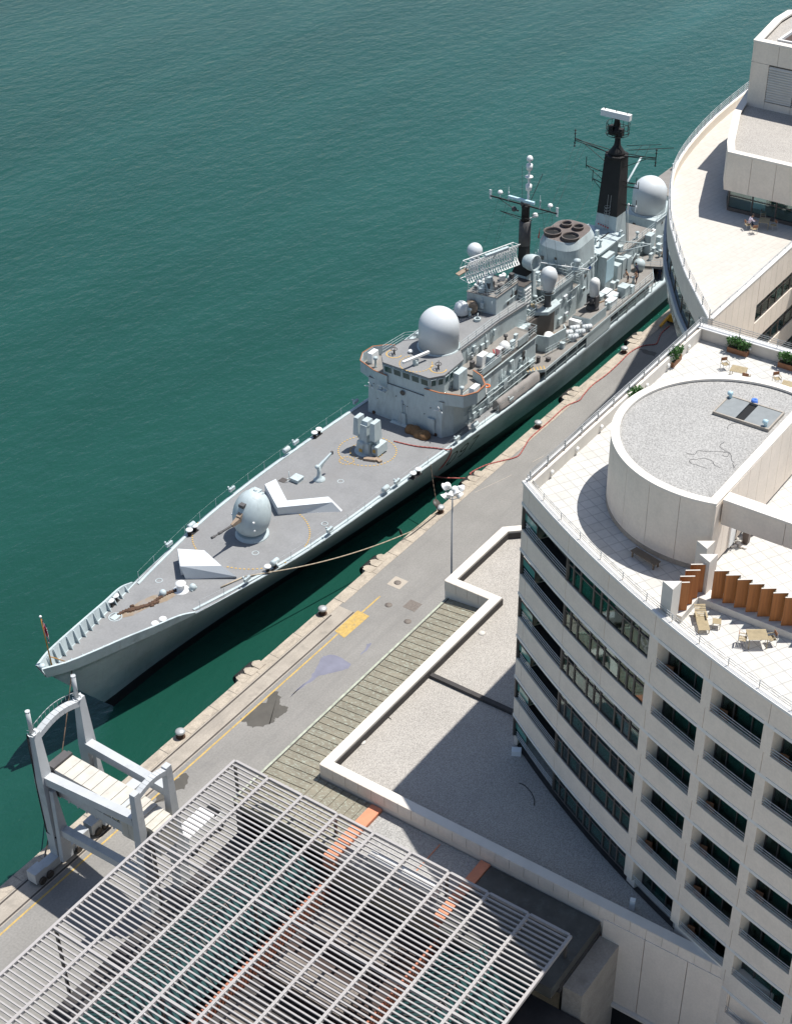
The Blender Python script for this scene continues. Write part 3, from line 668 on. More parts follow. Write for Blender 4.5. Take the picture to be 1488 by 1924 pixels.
TW = thing("curved_hotel", "pale hotel wing with curved facade and a tiled roof terrace", "building", (80, 20, PZ))
H0, FP, WH = 34.75, 3.757, 1.92
SB, SR, SL0, SLP, SLW, SEND = 6.22, 14.85, 15.65, 4.6, 3.87, 52.0
# solid inner body
body = [arc(s, -2.1) for s in [i*1.5 for i in range(1, 36)]]
mb = MB(); mb.prism([(74.8, 39.6)]+body+[(100, -40), (97.9, 39.6)], 0, 35.4); mb.build("inner_wall", 'interior', TW)
mb = MB(); mb.prism([arc(s, -.42) for s in [i*1.2 for i in range(0, 44)]]+[(100, -44), (97.8, 41.2)], 35.4, 35.65); mb.build("terrace_floor", 'tile', TW)
mb = MB(); mb.box(97.7, 98.1, -40, 41.55, 0, 36.5); mb.build("end_wall", 'cream', TW)
rows = 9
joints = [0.02, 0.95, 6.22, 10.7, 15.25, 19.93, 24.4, 29.0, 33.6, 38.2, 42.8, 47.4, SEND]
for k in range(rows+1):      # k = spandrel above window row k
    zt_ = 36.5 if k == 0 else H0-FP*(k-1)-WH
    zb_ = H0-FP*k
    mb = MB(); off = 0.0 if k % 2 == 0 else 0.0
    for a, b in zip(joints[:-1], joints[1:]):
        if k >= 6 and b < 23.5: continue
        arcbox(mb, a+.02, b-.02, zb_+.24, zt_, 0, -.13)
    arcbox(mb, 24.0 if k >= 6 else 0.0, SEND, zb_+.2, zt_-.01, -.05, -.12); mb.build("spandrel", 'cream', TW)
    if k < 6: mb = MB(); arcbox(mb, 0.0, SR+.02, zb_, zb_+.24, .04, -.3); mb.build("window_head_strip", 'strip', TW)
    # loggia heads: strip per opening
    mb = MB()
    for i in range(8):
        s0 = SL0+SLP*i
        if k >= 6 and i < 2: continue
        arcbox(mb, s0, s0+SLW, zb_, zb_+.24, .03, -.3)
        arcbox(mb, s0-SLP+SLW if i else SR+.02, s0, zb_, zb_+.24, 0, -.3)
    mb.build("window_head_strip", 'strip' , TW)
    # floor slab behind
    mb = MB(); arcbox(mb, 24.0 if k >= 6 else 0.0, SEND, zb_+.35, zb_+.6, -.3, -2.3); mb.build("floor_slab", 'cream', TW)
# piers
for i in range(9):
    s0 = SR if i == 0 else SL0+SLP*(i-1)+SLW; s1 = SL0+SLP*i
    for k in range(rows):
        if k >= 6 and s0 < 23: continue
        zb_ = H0-FP*k-WH; mb = MB(); arcbox(mb, s0+(0.02 if i == 0 else 0), s1, zb_, H0-FP*k, 0, -.3); mb.build("facade_pier", 'cream', TW)
for i in range(9):
    s0 = SR if i == 0 else SL0+SLP*(i-1)+SLW; s1 = SL0+SLP*i
    mb = MB(); arcbox(mb, s0, s1, PZ, H0, -.302, -1.6); mb.build("loggia_side_wall", 'cream', TW)
# dark plinth above the gravel roof
mb = MB(); arcbox(mb, 0, 23, PZ, H0-FP*5-WH-.9, -.25, -.6); mb.build("dark_plinth", 'tar', TW)
def wavy(mb, s0, s1, z0, z1, d, amp=.035, wl=.22):
    n = max(4, int((s1-s0)/wl*4)); P = []
    for i in range(n+1):
        s = s0+(s1-s0)*i/n; a = arc(s, d+amp*math.sin(i*math.pi/2)); P += [(a[0], a[1], z0), (a[0], a[1], z1)]
    mb.add(P, [(2*i, 2*i+2, 2*i+3, 2*i+1) for i in range(n)], True)
MUL = [6.22, 6.9, 7.73, 9.2, 10.03, 10.76, 12.29, 13.12, 13.85, 14.85]
TRM = [6.22, 6.9, 10.03, 13.12, 14.85]
rr = random.Random(5)
for k in range(6):
    zh = H0-FP*k; zs = zh-WH
    # --- ribbon window
    w_ = thing("ribbon_window", "x", "w", (*arc(10.5), zs)); del w_["label"]; del w_["category"]; w_.parent = TW; w_.location = Vector(WL[w_])-WL[TW]
    mb = MB()
    for s in MUL: arcbox(mb, s-.06 if s > 6.3 else s, s+.06 if s < 14.8 else s, zs, zh, -.06, -.2)
    arcbox(mb, 6.22, 14.85, zs, zs+.10, -.065, -.195); arcbox(mb, 6.22, 14.85, zh-.1, zh, -.065, -.195); arcbox(mb, 6.22, 14.85, zh-.60, zh-.5, -.065, -.195)
    mb.build("frame", 'frame', w_)
    mb = MB(); arcbox(mb, 6.22, 14.85, zs+.1, zh-.1, -.12, -.13); mb.build("pane", 'glass', w_)
    mb = MB(); any_ = False
    for a, b in zip(MUL[:-1], MUL[1:]):
        p = rr.random(); lo = zs+.05; hi = zh-.62
        if p < .62: wavy(mb, a+.02, b-.02, lo, hi, -.28); any_ = True
        elif p < .8: wavy(mb, a+.02, a+(b-a)*.5, lo, hi, -.28); any_ = True
    if any_: mb.build("curtain", 'curtain', w_, fix=False)
    # --- corner balcony
    c_ = thing("corner_balcony", "x", "w", (*arc(3), zs)); del c_["label"]; del c_["category"]; c_.parent = TW; c_.location = Vector(WL[c_])-WL[TW]
    mb = MB()
    for z in (.25, .47, .69): 
        mb.pline([(*arc(s, -.1), zs+z) for s in [.5+i*.57 for i in range(11)]], .028)
    mb.build("rail", 'rail_bright', c_)
    mb = MB(); arcbox(mb, .12, 1.9, zs, zs+.75, -.16, -.18); mb.build("glass_balustrade", 'glass_rail', c_)
    mb = MB(); arcbox(mb, 0.0, .16, zs-.01, zh, -.02, -.2); arcbox(mb, 6.06, 6.215, zs, zh, -.03, -1.9); mb.build("frame", 'frame', c_)
    mb = MB(); arcbox(mb, .17, 1.9, zs+.02, zh-.58, -.19, -.21); mb.build("corner_glass", 'tealpane', c_)
    mb = MB(); arcbox(mb, .17, 1.95, zh-.58, zh-.5, -.17, -.23); arcbox(mb, 1.9, 1.95, zs, zh-.58, -.17, -.23); mb.build("frame", 'frame', c_)
    mb = MB(); arcbox(mb, .17, 2.3, zs, zh, -1.5, -1.53); mb.build("pane", 'glass', c_)
    mb = MB(); arcbox(mb, 2.3, 6.0, zs-.4, zh, -1.7, -1.75); mb.build("dark_glazing", 'dark', c_)  # black glazing and near-black floor carry the shade of the recess
    mb = MB(); wavy(mb, .3, 2.25, zs-.3, zh-.05, -1.8); mb.build("curtain", 'curtain', c_, fix=False)
    mb = MB(); arcbox(mb, .2, 6.05, zs-1.2, zs-1.18, -.32, -2.0); mb.build("balcony_floor", 'tar', c_)
    mb = MB(); arcbox(mb, 2.25, 2.4, zs-.4, zh, -1.4, -1.6); arcbox(mb, .17, 2.3, zh-.62, zh-.54, -1.46, -1.56); mb.build("frame", 'frame', c_)
for k in range(8):
    zh = H0-FP*k; zs = zh-WH
    for i in range(7):
        if k >= 6 and i < 2: continue
        if k >= 5 and i == 0 and False: continue
        s0 = SL0+SLP*i; s1 = s0+SLW
        b_ = thing("loggia", "x", "w", (*arc((s0+s1)/2), zs)); del b_["label"]; del b_["category"]; b_.parent = TW; b_.location = Vector(WL[b_])-WL[TW]
        mb = MB()
        for z in (.22, .42, .62): mb.pline([(*arc(s0+(s1-s0)*q/6, -.03), zs+z) for q in range(7)], .024)
        mb.build("rail", 'rail_bright', b_)
        mb = MB()
        for s in (s0+.02, s0+.95, s0+2.35, s1-.1): arcbox(mb, s, s+.08, zs-.9, zh, -.93, -1.03)
        arcbox(mb, s0, s1, zh-.1, zh, -.925, -1.035); mb.build("frame", 'frame', b_)
        mb = MB(); arcbox(mb, s0, s1, zs-.9, zh, -.98, -.99); mb.build("pane", 'glass', b_)
        mb = MB(); p = rr.random()
        wavy(mb, s0+1.0+.2*p, s1-.1 if p < .75 else s0+2.3, zs-.9, zh-.05, -1.06); mb.build("curtain", 'curtain', b_, fix=False)
        mb = MB(); arcbox(mb, s0, s0+.9, zs-.9, zh, -1.05, -1.1); mb.build("side_panel", 'cream', b_)
        if rr.random() < .6:
            a = arc(s0+.6, -.6); mb = MB(); mb.cbox((a[0], a[1], zs-.9), .5, .5, .45); mb.cbox((a[0]+.2, a[1]+.1, zs-.45), .08, .5, .45); mb.build("balcony_seat", 'woodbrown', b_)
        if p > .8:
            a = arc(s0+2.7, -1.5); mb = MB(); wavy(mb, s0+1.0, s0+1.45, zs-.9, zh-.05, -1.1); mb.build("drawn_curtain", 'pinkshirt', b_, fix=False)
# quay-side wall (turned away from the photo)
mb = MB()
for k in range(7):
    zt_ = 36.5 if k == 0 else H0-FP*(k-1)-WH
    mb.box(72.62, 97.7, 41.25, 41.55, H0-FP*k, zt_)
mb.build("quay_side_spandrel", 'cream', TW)
mb = MB()
for k in range(6):
    for u in range(0, 24, 3): mb.box(75.2+u, 75.35+u, 41.3, 41.5, H0-FP*k-WH, H0-FP*k)
mb.build("quay_side_mullion", 'frame', TW)
mb = MB()
for k in range(6): mb.box(74.2, 97.6, 41.38, 41.40, H0-FP*k-WH, H0-FP*k)
mb.build("quay_side_pane", 'glass', TW)
# terrace parapet and rails
cap = [arc(s, 0) for s in [i*.9 for i in range(0, 58)]]
mb = MB(); arcbox(mb, 0, SEND, 36.5, 36.66, .08, -.16); mb.box(72.75, 98.15, 41.45, 41.66, 36.5, 36.66); mb.build("metal_cap", 'strip', TW)
mb = MB(); arcbox(mb, .1, SEND, 35.66, 36.63, -.165, -.42); mb.box(73.0, 97.7, 41.1, 41.24, 35.66, 36.62); mb.box(97.55, 97.695, -40, 41.09, 35.66, 36.6); mb.build("parapet_wall", 'post', TW)  # greyer than the cladding, to carry the shade on the inner faces
mb = MB(); mb.box(97.4, 98.2, -40, 41.66, 36.605, 36.67); mb.build("metal_cap", 'strip', TW)
mb = MB(); L1 = [arc(s, -.22) for s in [i*.8+.2 for i in range(64)]]
rails(mb, L1, [36.85, 37.02, 37.2], .018, 2.3, .028, 36.6)
mb.build("terrace_rail", 'railsteel', TW)
mb = MB(); rails(mb, [(72.9, 41.35), (97.9, 41.35)], [36.85, 37.02, 37.2, 37.36], .022, 2.25, .03, 36.6)
for i in range(12): mb.box(72.9+2.25*i-.05, 72.9+2.25*i+.05, 41.32, 41.40, 36.6, 37.3)
rails(mb, [(97.8, 41.2), (97.8, -40)], [36.85, 37.02, 37.2, 37.36], .022, 3.0, .03, 36.6); mb.build("terrace_rail", 'railsteel', TW)
mb = MB()
for i in range(7): mb.lathe([(.02, .0), (.16, .02), (.16, .12), (.02, .14)], (75.2+i*3.35, 41.09, 36.1), 14, axis=(0, -1, 0))
for i in range(6): mb.lathe([(.02, .0), (.16, .02), (.16, .12), (.02, .14)], (97.545, 37.2-i*3.1, 36.1), 14, axis=(-1, 0, 0))
mb.build("round_wall_light", 'white', TW)

# D-shaped stair and plant block on the terrace
DC = (78.87, 30.35); DR = 7.58; DZ = 40.75
a0 = math.atan2(28.0-DC[1], 71.55-DC[0]); 
def dpt(a, r): return (DC[0]+r*math.cos(a), DC[1]+r*math.sin(a))
a_start = a0+2*math.pi; a_end = math.radians(-17)
NA = 60
darc = [dpt(a_start+(a_end-a_start)*i/NA, DR) for i in range(NA+1)]
DB = thing("drum_stair_block", "tall rounded drum block with gravel roof on the near terrace", "roof block", (78, 31, 35.65))
mb = MB(); mb.prism([(p[0], p[1]) for p in offset_line(darc, -.12)]+[(85.6, 28.12), (71.9, 28.12)], 35.66, DZ-.55); mb.build("drum_core", 'frame', DB)
npan = 13
for i in range(npan):
    A = a_start+(a_end-a_start)*i/npan; B = a_start+(a_end-a_start)*(i+1)/npan; g = .013/DR
    pts = [dpt(A-g+(B-A+2*g)*q/6, DR) for q in range(7)]
    mb = MB(); mb.wall(pts, 0, -.1, 36.0, DZ-.12); mb.build("curved_panel", 'cream', DB)
mb = MB(); mb.wall(darc, .02, -.1, 35.66, 35.99); mb.build("drum_skirting", 'concrete', DB)
mb = MB(); seg_wall([(85.9, 28.0), (71.56, 28.0)], .02, -.1, 35.9, DZ-.12, 1.55, .028, mb); mb.build("flat_wall", 'cream', DB)
ringp = darc+[(86.1, 28.0)]
mb = MB(); mb.wall(ringp, .03, -.52, DZ-.12, DZ+.03, True); mb.build("roof_coping", 'coping', DB)
mb = MB(); mb.prism(offset_line(ringp, -.5, True), DZ-.5, DZ-.16); mb.build("gravel_roof", 'gravel', DB)
mb = MB(); mb.box(74.2, 75.0, 27.86, 27.97, 36.0, 38.0); mb.build("door", 'white', DB)
# loose cables on its roof
rc = random.Random(3)
for j in range(4):
    p = Vector((75.5+j*1.4, 29.6+j*.5, DZ-.13)); a = rc.random()*6; pts = [p.copy()]
    for q in range(46):
        a += rc.uniform(-.65, .7); p = p+Vector((math.cos(a), math.sin(a), 0))*.085
        if p.y < 28.9: a = abs(a) % 3
        pts.append(p.copy())
    mb = MB(); mb.pline(pts, .011, 4); tag(mb.build("loose_cable", 'mastgrey'), ["thin black cable curled on the drum roof nearest its sharp corner", "thin black cable looped near the middle of the drum roof", "thin black cable trailing over the drum roof towards the hatch", "thin black cable wound on the drum roof closest to the grey hatch"][j], "cable", "loose cables on the drum roof")
# roof hatch
HT = thing("roof_hatch", "grey double roof hatch with a dark gap on the drum roof", "roof hatch", (82.6, 31.2, DZ-.15))
q = [at(1339, 772, 40.85), at(1372, 738, 40.85), at(1471, 775, 40.85), at(1446, 806, 40.85)]
x0, x1 = (q[0].x+q[3].x)/2, (q[1].x+q[2].x)/2; y1, y0 = (q[0].y+q[1].y)/2, (q[2].y+q[3].y)/2
mb = MB(); mb.wall([(x0, y0), (x1, y0), (x1, y1), (x0, y1)], 0, .1, DZ-.15, DZ+.06, True); mb.build("hatch_frame", 'concrete', HT)
for n_, (ya, yb) in enumerate(((y1-1.5, y1-.11), (y0+.11, y1-2.1))):
    mb = MB(); mb.box(x0+.11, x1-.11, ya, yb, DZ-.05, DZ+.02); mb.build("hatch_lid", 'slate', HT)
mb = MB(); mb.box(x0+.1, x1-.1, y1-2.1, y1-1.5, DZ-.15, DZ-.12); mb.build("hatch_gap", 'dark', HT)
for (a, b) in ((x1-.25, y1-.2), (x0+.3, y0+.35)):
    mb = MB(); mb.tube((a, b, DZ), (a, b, DZ+.3), .11, 12); mb.lathe([(.10, -.2), (.15, -.18), (.17, 0), (.12, .12), (.02, .14)], (a, b+.08, DZ+.34), 14, axis=(0, 1, 0)); mb.build("vent_cowl", 'lightblue', HT)
mb = MB(); mb.lathe([(.2, 0), (.24, .05), (.2, .35), (.1, .36), (.1, .2)], (x1+.15, y1-1.7, DZ-.15), 14); tag(mb.build("cable_bucket", 'bluepaint'), "small bright blue bucket beside the drum roof hatch", "bucket")
# lintel running from the drum to the right
LB = thing("terrace_beam", "long pale beam bridging from the drum block over the terrace", "beam", (72.7, 20, 35.65))
mb = MB(); seg_wall([(72.3, 8), (72.3, 27.9)], .02, -.85, 39.0, DZ-.1, 4.0, .03, mb); mb.build("beam_panel", 'cream', LB)
mb = MB(); mb.box(72.25, 73.2, 8, 27.9, DZ-.1, DZ+.04); mb.build("beam_coping", 'coping', LB)
mb = MB(); mb.box(72.3, 73.15, 7.0, 8.0, 35.66, 39.0); mb.build("beam_support", 'cream', LB)
# raised court behind the beam with a side wall
mb = MB(); mb.box(86.2, 97.0, 8, 26.5, 35.66, 39.4)
tag(mb.build("plant_room", 'cream'), "pale plant room block at the right edge behind the drum", "roof block")

# wooden fin screen on a concrete plinth
def fin_screen(name, label, pts, n, p0, step, zt_, cols, plinth):
    S = thing(name, label, "screen", (*p0, 35.65), "timber fin screens on the terrace")
    mb = MB(); mb.box(*plinth, 35.66, 36.15); mb.build("plinth", 'post', S)
    fd = Vector((math.sin(YAW), -math.cos(YAW), 0))*.86
    for i in range(n):
        p = Vector((p0[0]+step[0]*i, p0[1]+step[1]*i, 0))
        mb = MB(); a = p; b = p+fd; nn = Vector((-fd.y, fd.x, 0)).normalized()*.035
        P = [a-nn, b-nn, b+nn, a+nn]; mb.hexa([(v.x, v.y, 36.15) for v in P]+[(v.x, v.y, zt_) for v in P]); mb.build("fin", 'wood', S)
        mb = MB(); mb.hexa([(v.x, v.y, zt_+.002) for v in P]+[(v.x, v.y, zt_+.03) for v in P]); mb.build("fin_cap", 'coping', S)
        e = b; f = Vector((p0[0]+step[0]*(i+1), p0[1]+step[1]*(i+1), 0))
        if n < 6: continue
        mb = MB(); mb.bar((e.x, e.y, (36.2+zt_)/2), (f.x, f.y, (36.2+zt_)/2), .015, zt_-36.25); mb.build("glass_infill", 'glass_rail', S)
    for c in cols:
        fx, fy = c; mb = MB(); r_ = .55
        mb.prism([(fx-.05, fy+.5), (fx-.45, fy-.35), (fx+.55, fy-.4)], 35.66, 38.55); mb.build("screen_post", 'post', S)
    return S
f0 = at(1342.5, 1073, 38.2); f6 = at(1475.8, 1123.2, 38.2); stp = ((f6.x-f0.x)/6, (f6.y-f0.y)/6)
fin_screen("timber_fin_screen", "long screen of upright cedar fins on a concrete plinth by the terrace chairs", None, 17, (f0.x, f0.y), stp, 38.2, [(69.5, 27.3)], (f6.x-.3, f6.x+.75, 8, 27.2))
g0 = at(1298, 1061, 38.2); g3 = at(1268, 1095, 38.2); st2 = ((g3.x-g0.x)/3, (g3.y-g0.y)/3)
fin_screen("timber_fin_screen", "short screen of four cedar fins between two pale posts", None, 4, (g0.x, g0.y), st2, 38.2, [(66.0, 27.9), (70.6, 28.0)], (g3.x-.2, 69.5, g3.y-.75, g3.y-.2))

# terrace furniture
def chair():
    t = thing("terrace_chair", "x", "chair", (0, 0, 0), "slatted terrace chairs")
    mb = MB()
    for i in range(5): mb.box(-.24, .24, -.22+i*.09, -.15+i*.09, .43, .46)
    mb.build("seat", 'teak', t)
    mb = MB(); mb.box(-.24, .24, .22, .25, .62, .88); mb.build("backrest", 'woodbrown', t)
    for x in (-.24, .24):
        for y in (-.22, .23): mb = MB(); mb.tube((x, y, 0), (x, y, .88 if y > 0 else .62), .016, 6); mb.build("leg", 'railsteel', t)
        mb = MB(); mb.box(x-.02, x+.02, -.22, .23, .61, .64); mb.build("armrest", 'teak', t)
    return t
def table(sx, sy):
    t = thing("terrace_table", "x", "table", (0, 0, 0), "slatted terrace tables")
    mb = MB(); n = int(sy/.1)
    for i in range(n): mb.box(-sx/2, sx/2, -sy/2+i*sy/n, -sy/2+(i+.85)*sy/n, .71, .74)
    mb.build("tabletop", 'teak', t)
    for x in (-sx/2+.06, sx/2-.06):
        for y in (-sy/2+.06, sy/2-.06): mb = MB(); mb.tube((x, y, 0), (x, y, .71), .025, 6); mb.build("leg", 'teak', t)
    return t
TZ = 35.655; RZ = YAW-math.pi/2
tb = table(1.15, .95); p = at(1423, 1192, 36.4); tb.location = (p.x, p.y, TZ); tb.rotation_euler = (0, 0, RZ); tb["label"] = "slatted table between two chairs below the cedar fin screen"
ch = chair(); e = Vector((math.cos(RZ), math.sin(RZ)))
ch.location = (p.x+e.x*.85, p.y+e.y*.85, TZ); ch.rotation_euler = (0, 0, RZ-math.pi/2+.2); ch["label"] = "chair right of the table below the cedar fin screen"
copy_tree(ch, (p.x-e.x*.8, p.y-e.y*.8, TZ), RZ+math.pi/2-.3, "chair left of the table below the cedar fin screen")
p = at(1388, 693, 36.4); copy_tree(tb, (p.x, p.y, TZ), RZ-.45, "slatted table between the drum roof and the middle planter")
copy_tree(ch, (*(at(1379, 690, 36.1).xy+Vector((.1, .75))), TZ), RZ+.25, "brown backed chair behind the slatted table near the middle planter")
copy_tree(ch, (*at(1402, 708, 36.1).xy, TZ), RZ+2.6, "chair half hidden behind the drum roof edge")
p = at(1484, 722, 36.4); copy_tree(tb, (p.x, p.y, TZ), RZ-.45, "slatted table cut by the right edge of the photo near the drum roof")
copy_tree(ch, (*(at(1469, 718, 36.1).xy+Vector((.3, .5))), TZ), RZ+.2, "brown backed chair left of the table cut by the right edge")
LG = thing("sun_lounger", "slatted wooden sun lounger standing on the near terrace", "sun lounger", (0, 0, 0))
mb = MB()
for i in range(13): mb.box(-.33, .33, -1.0+i*.095, -1.0+i*.095+.08, .30, .33)
mb.build("lounger_seat", 'teak', LG)
mb = MB()
for i in range(8): mb.bar((-.33, .25+.09*i, .34+.05*i), (.33, .25+.09*i, .34+.05*i), .08, .03)
mb.build("backrest", 'teak', LG)
for x in (-.3, .3):
    for y in (-.9, .6): mb = MB(); mb.tube((x, y, 0), (x, y, .3), .03, 6); mb.build("leg", 'teak', LG)
    mb = MB(); mb.box(x-.05, x+.05, -.1, .5, .5, .53); mb.build("armrest", 'teak', LG)
p = at(1318, 1164, 35.95); LG.location = (p.x, p.y, TZ); LG.rotation_euler = (0, 0, YAW-math.pi/2)
ST = thing("side_table", "small slatted side table right of the sun lounger", "side table", (0, 0, 0))
mb = MB()
for i in range(5): mb.box(-.25, .25, -.25+i*.1, -.25+i*.1+.085, .42, .45)
mb.build("tabletop", 'teak', ST)
for x in (-.2, .2):
    for y in (-.2, .2): mb = MB(); mb.tube((x, y, 0), (x, y, .42), .02, 6); mb.build("leg", 'teak', ST)
p = at(1347, 1167, 36.1); ST.location = (p.x, p.y, TZ); ST.rotation_euler = (0, 0, YAW-math.pi/2-.2)
BN = thing("slatted_bench", "dark slatted bench in the shade of the drum block", "bench", (0, 0, 0))
mb = MB()
for i in range(6): mb.box(-1.0, 1.0, -.3+i*.1, -.3+i*.1+.085, .42, .46)
mb.build("seat", 'darkteak', BN)
for x in (-.85, .85):
    for y in (-.22, .2): mb = MB(); mb.box(x-.04, x+.04, y-.04, y+.04, 0, .42); mb.build("leg", 'darkteak', BN)
p = at(1213, 1045, 36.1); BN.location = (p.x, p.y, TZ); BN.rotation_euler = (0, 0, math.atan2(at(1235, 1060, 36.1).y-at(1192, 1034, 36.1).y, at(1235, 1060, 36.1).x-at(1192, 1034, 36.1).x))
def plant(mb, c, r, h, n, seed, up=.9):
    rr = random.Random(seed)
    for i in range(n):
        a = rr.random()*2*math.pi; rad = r*math.sqrt(rr.random()); z = h*rr.random()**.7
        p = Vector((c[0]+rad*math.cos(a), c[1]+rad*math.sin(a), c[2]+z)); d = Vector((math.cos(a), math.sin(a), up*rr.uniform(.2, 1.6))).normalized()
        L = rr.uniform(.16, .32); sd = d.cross(Vector((rr.uniform(-1, 1), rr.uniform(-1, 1), 1))).normalized()*L*.22
        mb.add([p, p+d*L*.5+sd, p+d*L, p+d*L*.5-sd], [(0, 1, 2, 3)])
    return mb
def planter(label, loc, rz, w=1.5, seed=1, spread=False):
    t = thing("wooden_planter", label, "planter", loc, "wooden planters on the terrace")
    mb = MB(); mb.box(-w/2, w/2, -.24, .24, 0, .42); o = mb.build("planter_box", 'woodbrown', None); 
    o.parent = t; o.location = (0, 0, 0)
    mb = MB(); mb.box(-w/2+.05, w/2-.05, -.2, .2, .42, .425); o = mb.build("soil", 'soil', None); o.parent = t; o.location = (0, 0, .42)
    mb = MB(); rr = random.Random(seed)
    for k in range(5): plant(mb, (-w/2+.2+k*(w-.4)/4, rr.uniform(-.1, .1), .45), .25, .62 if not spread else .5, 90, seed*10+k)
    o = mb.build("shrub", 'leaf', None, fix=False); o.parent = t; o.location = (o.location.x, o.location.y, o.location.z)
    t.rotation_euler = (0, 0, rz); return t
planter("wooden planter with a loose green shrub against the quay side parapet", (*at(1268, 676, 35.9).xy, TZ), .05, 1.5, 1)
planter("wooden planter with bushy plants against the far end parapet", (97.15, at(1395, 650, 35.9).y, TZ), math.pi/2, 1.6, 2)
planter("wooden planter cut by the right edge of the photo", (97.15, at(1487, 676, 35.9).y-.2, TZ), math.pi/2, 1.6, 3)
planter("wooden planter with a spiky shrub half hidden by the drum roof", (*at(1190, 750, 35.9).xy, TZ), .05, 1.3, 4, True)
for i, (x, y, hgt_, n) in enumerate(((1372, 1022, 1.5, "left of the taller pot beneath the long beam"), (1401, 1020, 1.9, "tallest of the dark pots beneath the long beam"), (1413, 1003, 1.4, "right of the tallest pot beneath the long beam"))):
    p = at(x, y, TZ); t = thing("tall_plant_pot", "slim dark pot with a small plant, "+n, "plant pot", (p.x, p.y, TZ), "slim pots beneath the long beam")
    mb = MB(); mb.hexa([(p.x-.17, p.y-.17, TZ), (p.x+.17, p.y-.17, TZ), (p.x+.17, p.y+.17, TZ), (p.x-.17, p.y+.17, TZ), (p.x-.25, p.y-.25, TZ+hgt_), (p.x+.25, p.y-.25, TZ+hgt_), (p.x+.25, p.y+.25, TZ+hgt_), (p.x-.25, p.y+.25, TZ+hgt_)]); mb.build("pot", 'pot', t)
    mb = MB(); plant(mb, (p.x, p.y, TZ+hgt_), .22, .4, 60, i+40); mb.build("foliage", 'leaf', t, fix=False)
for i, (x, y, s_) in enumerate(((1386, 1022, .2), (1380, 1027, .16), (1392, 1028, .18), (1399, 1030, .15), (1375, 1028, .14), (1383, 1012, .13))):
    p = at(x, y, TZ); mb = MB(); mb.ball((p.x, p.y, TZ+s_*.4), s_, 10, .6); tag(mb.build("decorative_stone", 'coping'), "small pale stone on the tiles at the foot of the slim pots", "stone", "pale stones among the pots")
for pts_, n_ in (([(975, 1472), (985, 1476), (998, 1490), (1004, 1505), (1003, 1514)], "thin black cable lying on the shaded podium gravel near the hotel foot"), ([(700, 1340), (712, 1345), (722, 1343), (735, 1352)], "thin black cable lying on the sunlit podium gravel")):
    q_ = [at(x, y, PZ+.02) for x, y in pts_]; mb = MB(); mb.pline(smooth_line(q_, 4), .03, 5); tag(mb.build("loose_cable", 'rubber'), n_, "cable")
for x, y, n_ in ((680, 1395, "round roof drain cover near the sunlit corner of the podium gravel"), (905, 1190, "round roof drain cover on the podium gravel by the stepped parapet")):
    c = at(x, y, PZ); mb = MB(); mb.lathe([(.3, 0), (.28, .05), (.1, .12), (.02, .13)], (c.x, c.y, PZ), 14); tag(mb.build("roof_drain", 'post'), n_, "roof drain")
# white wall light / vent box and blocks on the podium gravel
p = at(970, 1417, PZ); mb = MB(); mb.cbox((p.x, p.y, PZ), .5, .7, .45, .5); tag(mb.build("vent_box", 'white'), "small white box on the gravel at the foot of the hotel corner", "vent box")
p = at(1187, 1708, PZ); mb = MB(); mb.cbox((p.x, p.y, PZ), .3, .35, .9, .3); tag(mb.build("vent_post", 'white'), "small white vent post on the shaded gravel behind the lower parapet", "vent post")

# ================================================================== FAR OFFICE WING
FZ = 32.8
FB = thing("far_office_wing", "pale curved office wing with a bare tiled terrace at the upper right", "building", (130, 50, 0))
cpx = [(1330, 600), (1305, 551), (1283, 505), (1266, 450), (1257, 410), (1258, 345), (1270, 305), (1300, 262), (1345, 215), (1410, 162)]
craw = [at(x, y, FZ+.9).xy for x, y in cpx]
cur = [(p.x, p.y) for p in smooth_line(craw, 3)]+[(172, 66.5), (190, 64)]
V_E = cur[0][1]
edge = at(1488, 457, FZ+.9)
UI = 125.5                                   # inner corner of the court
fpoly = cur+[(190, -40), (UI, -40), (UI, V_E-.3), (cur[0][0]+.4, V_E-.3)]
mb = MB(); mb.prism(offset_poly(fpoly, -1.25), FZ-6.9, FZ-.2); mb.build("inner_wall", 'interior', FB)
mb = MB(); mb.prism([(129, -38), (184, -38), (184, 52), (140, 52), (129, 44)], -.3, FZ-6.92); mb.build("ground_wall", 'gantry', FB)
mb = MB(); mb.prism(offset_poly(fpoly, -.25), FZ-.19, FZ); mb.build("terrace_floor", 'tile_far', FB)
rev = list(reversed(cur))
mb = MB(); mb.wall(cur, .0, -.3, FZ-1.2, FZ+.92); mb.build("terrace_parapet", 'cream', FB)
mb = MB(); mb.wall(cur, -.2, -.25, FZ-3.3, FZ-1.2); mb.build("window_band", 'glass', FB)
mb = MB(); mb.wall(cur, -.16, -.3, FZ-1.4, FZ-1.2); mb.wall(cur, -.16, -.3, FZ-3.3, FZ-3.15)
mb.build("window_frame", 'frame', FB)
pp_ = offset_line(cur, -.2)
for i in range(0, len(pp_)-1, 2):
    mb = MB(); mb.tube((*pp_[i], FZ-3.3), (*pp_[i], FZ-1.2), .07, 6); mb.build("window_mullion", 'frame', FB)
mb = MB(); mb.wall(cur, .12, -1.2, FZ-3.9, FZ-3.31); mb.build("steel_fascia", 'gantry', FB)
mb = MB(); mb.wall(cur, -.5, -1.2, FZ-6.6, FZ-3.92); mb.build("lower_window_band", 'glass_roof', FB)
mb = MB(); mb.wall(cur, .02, -.24, FZ+.92, FZ+1.0); mb.build("metal_cap", 'strip', FB)
mb = MB(); rails(mb, offset_line(cur, -.1), [FZ+1.2, FZ+1.4, FZ+1.6, FZ+1.8], .026, 2.3, .045, FZ+.95); mb.build("terrace_rail", 'railsteel', FB)
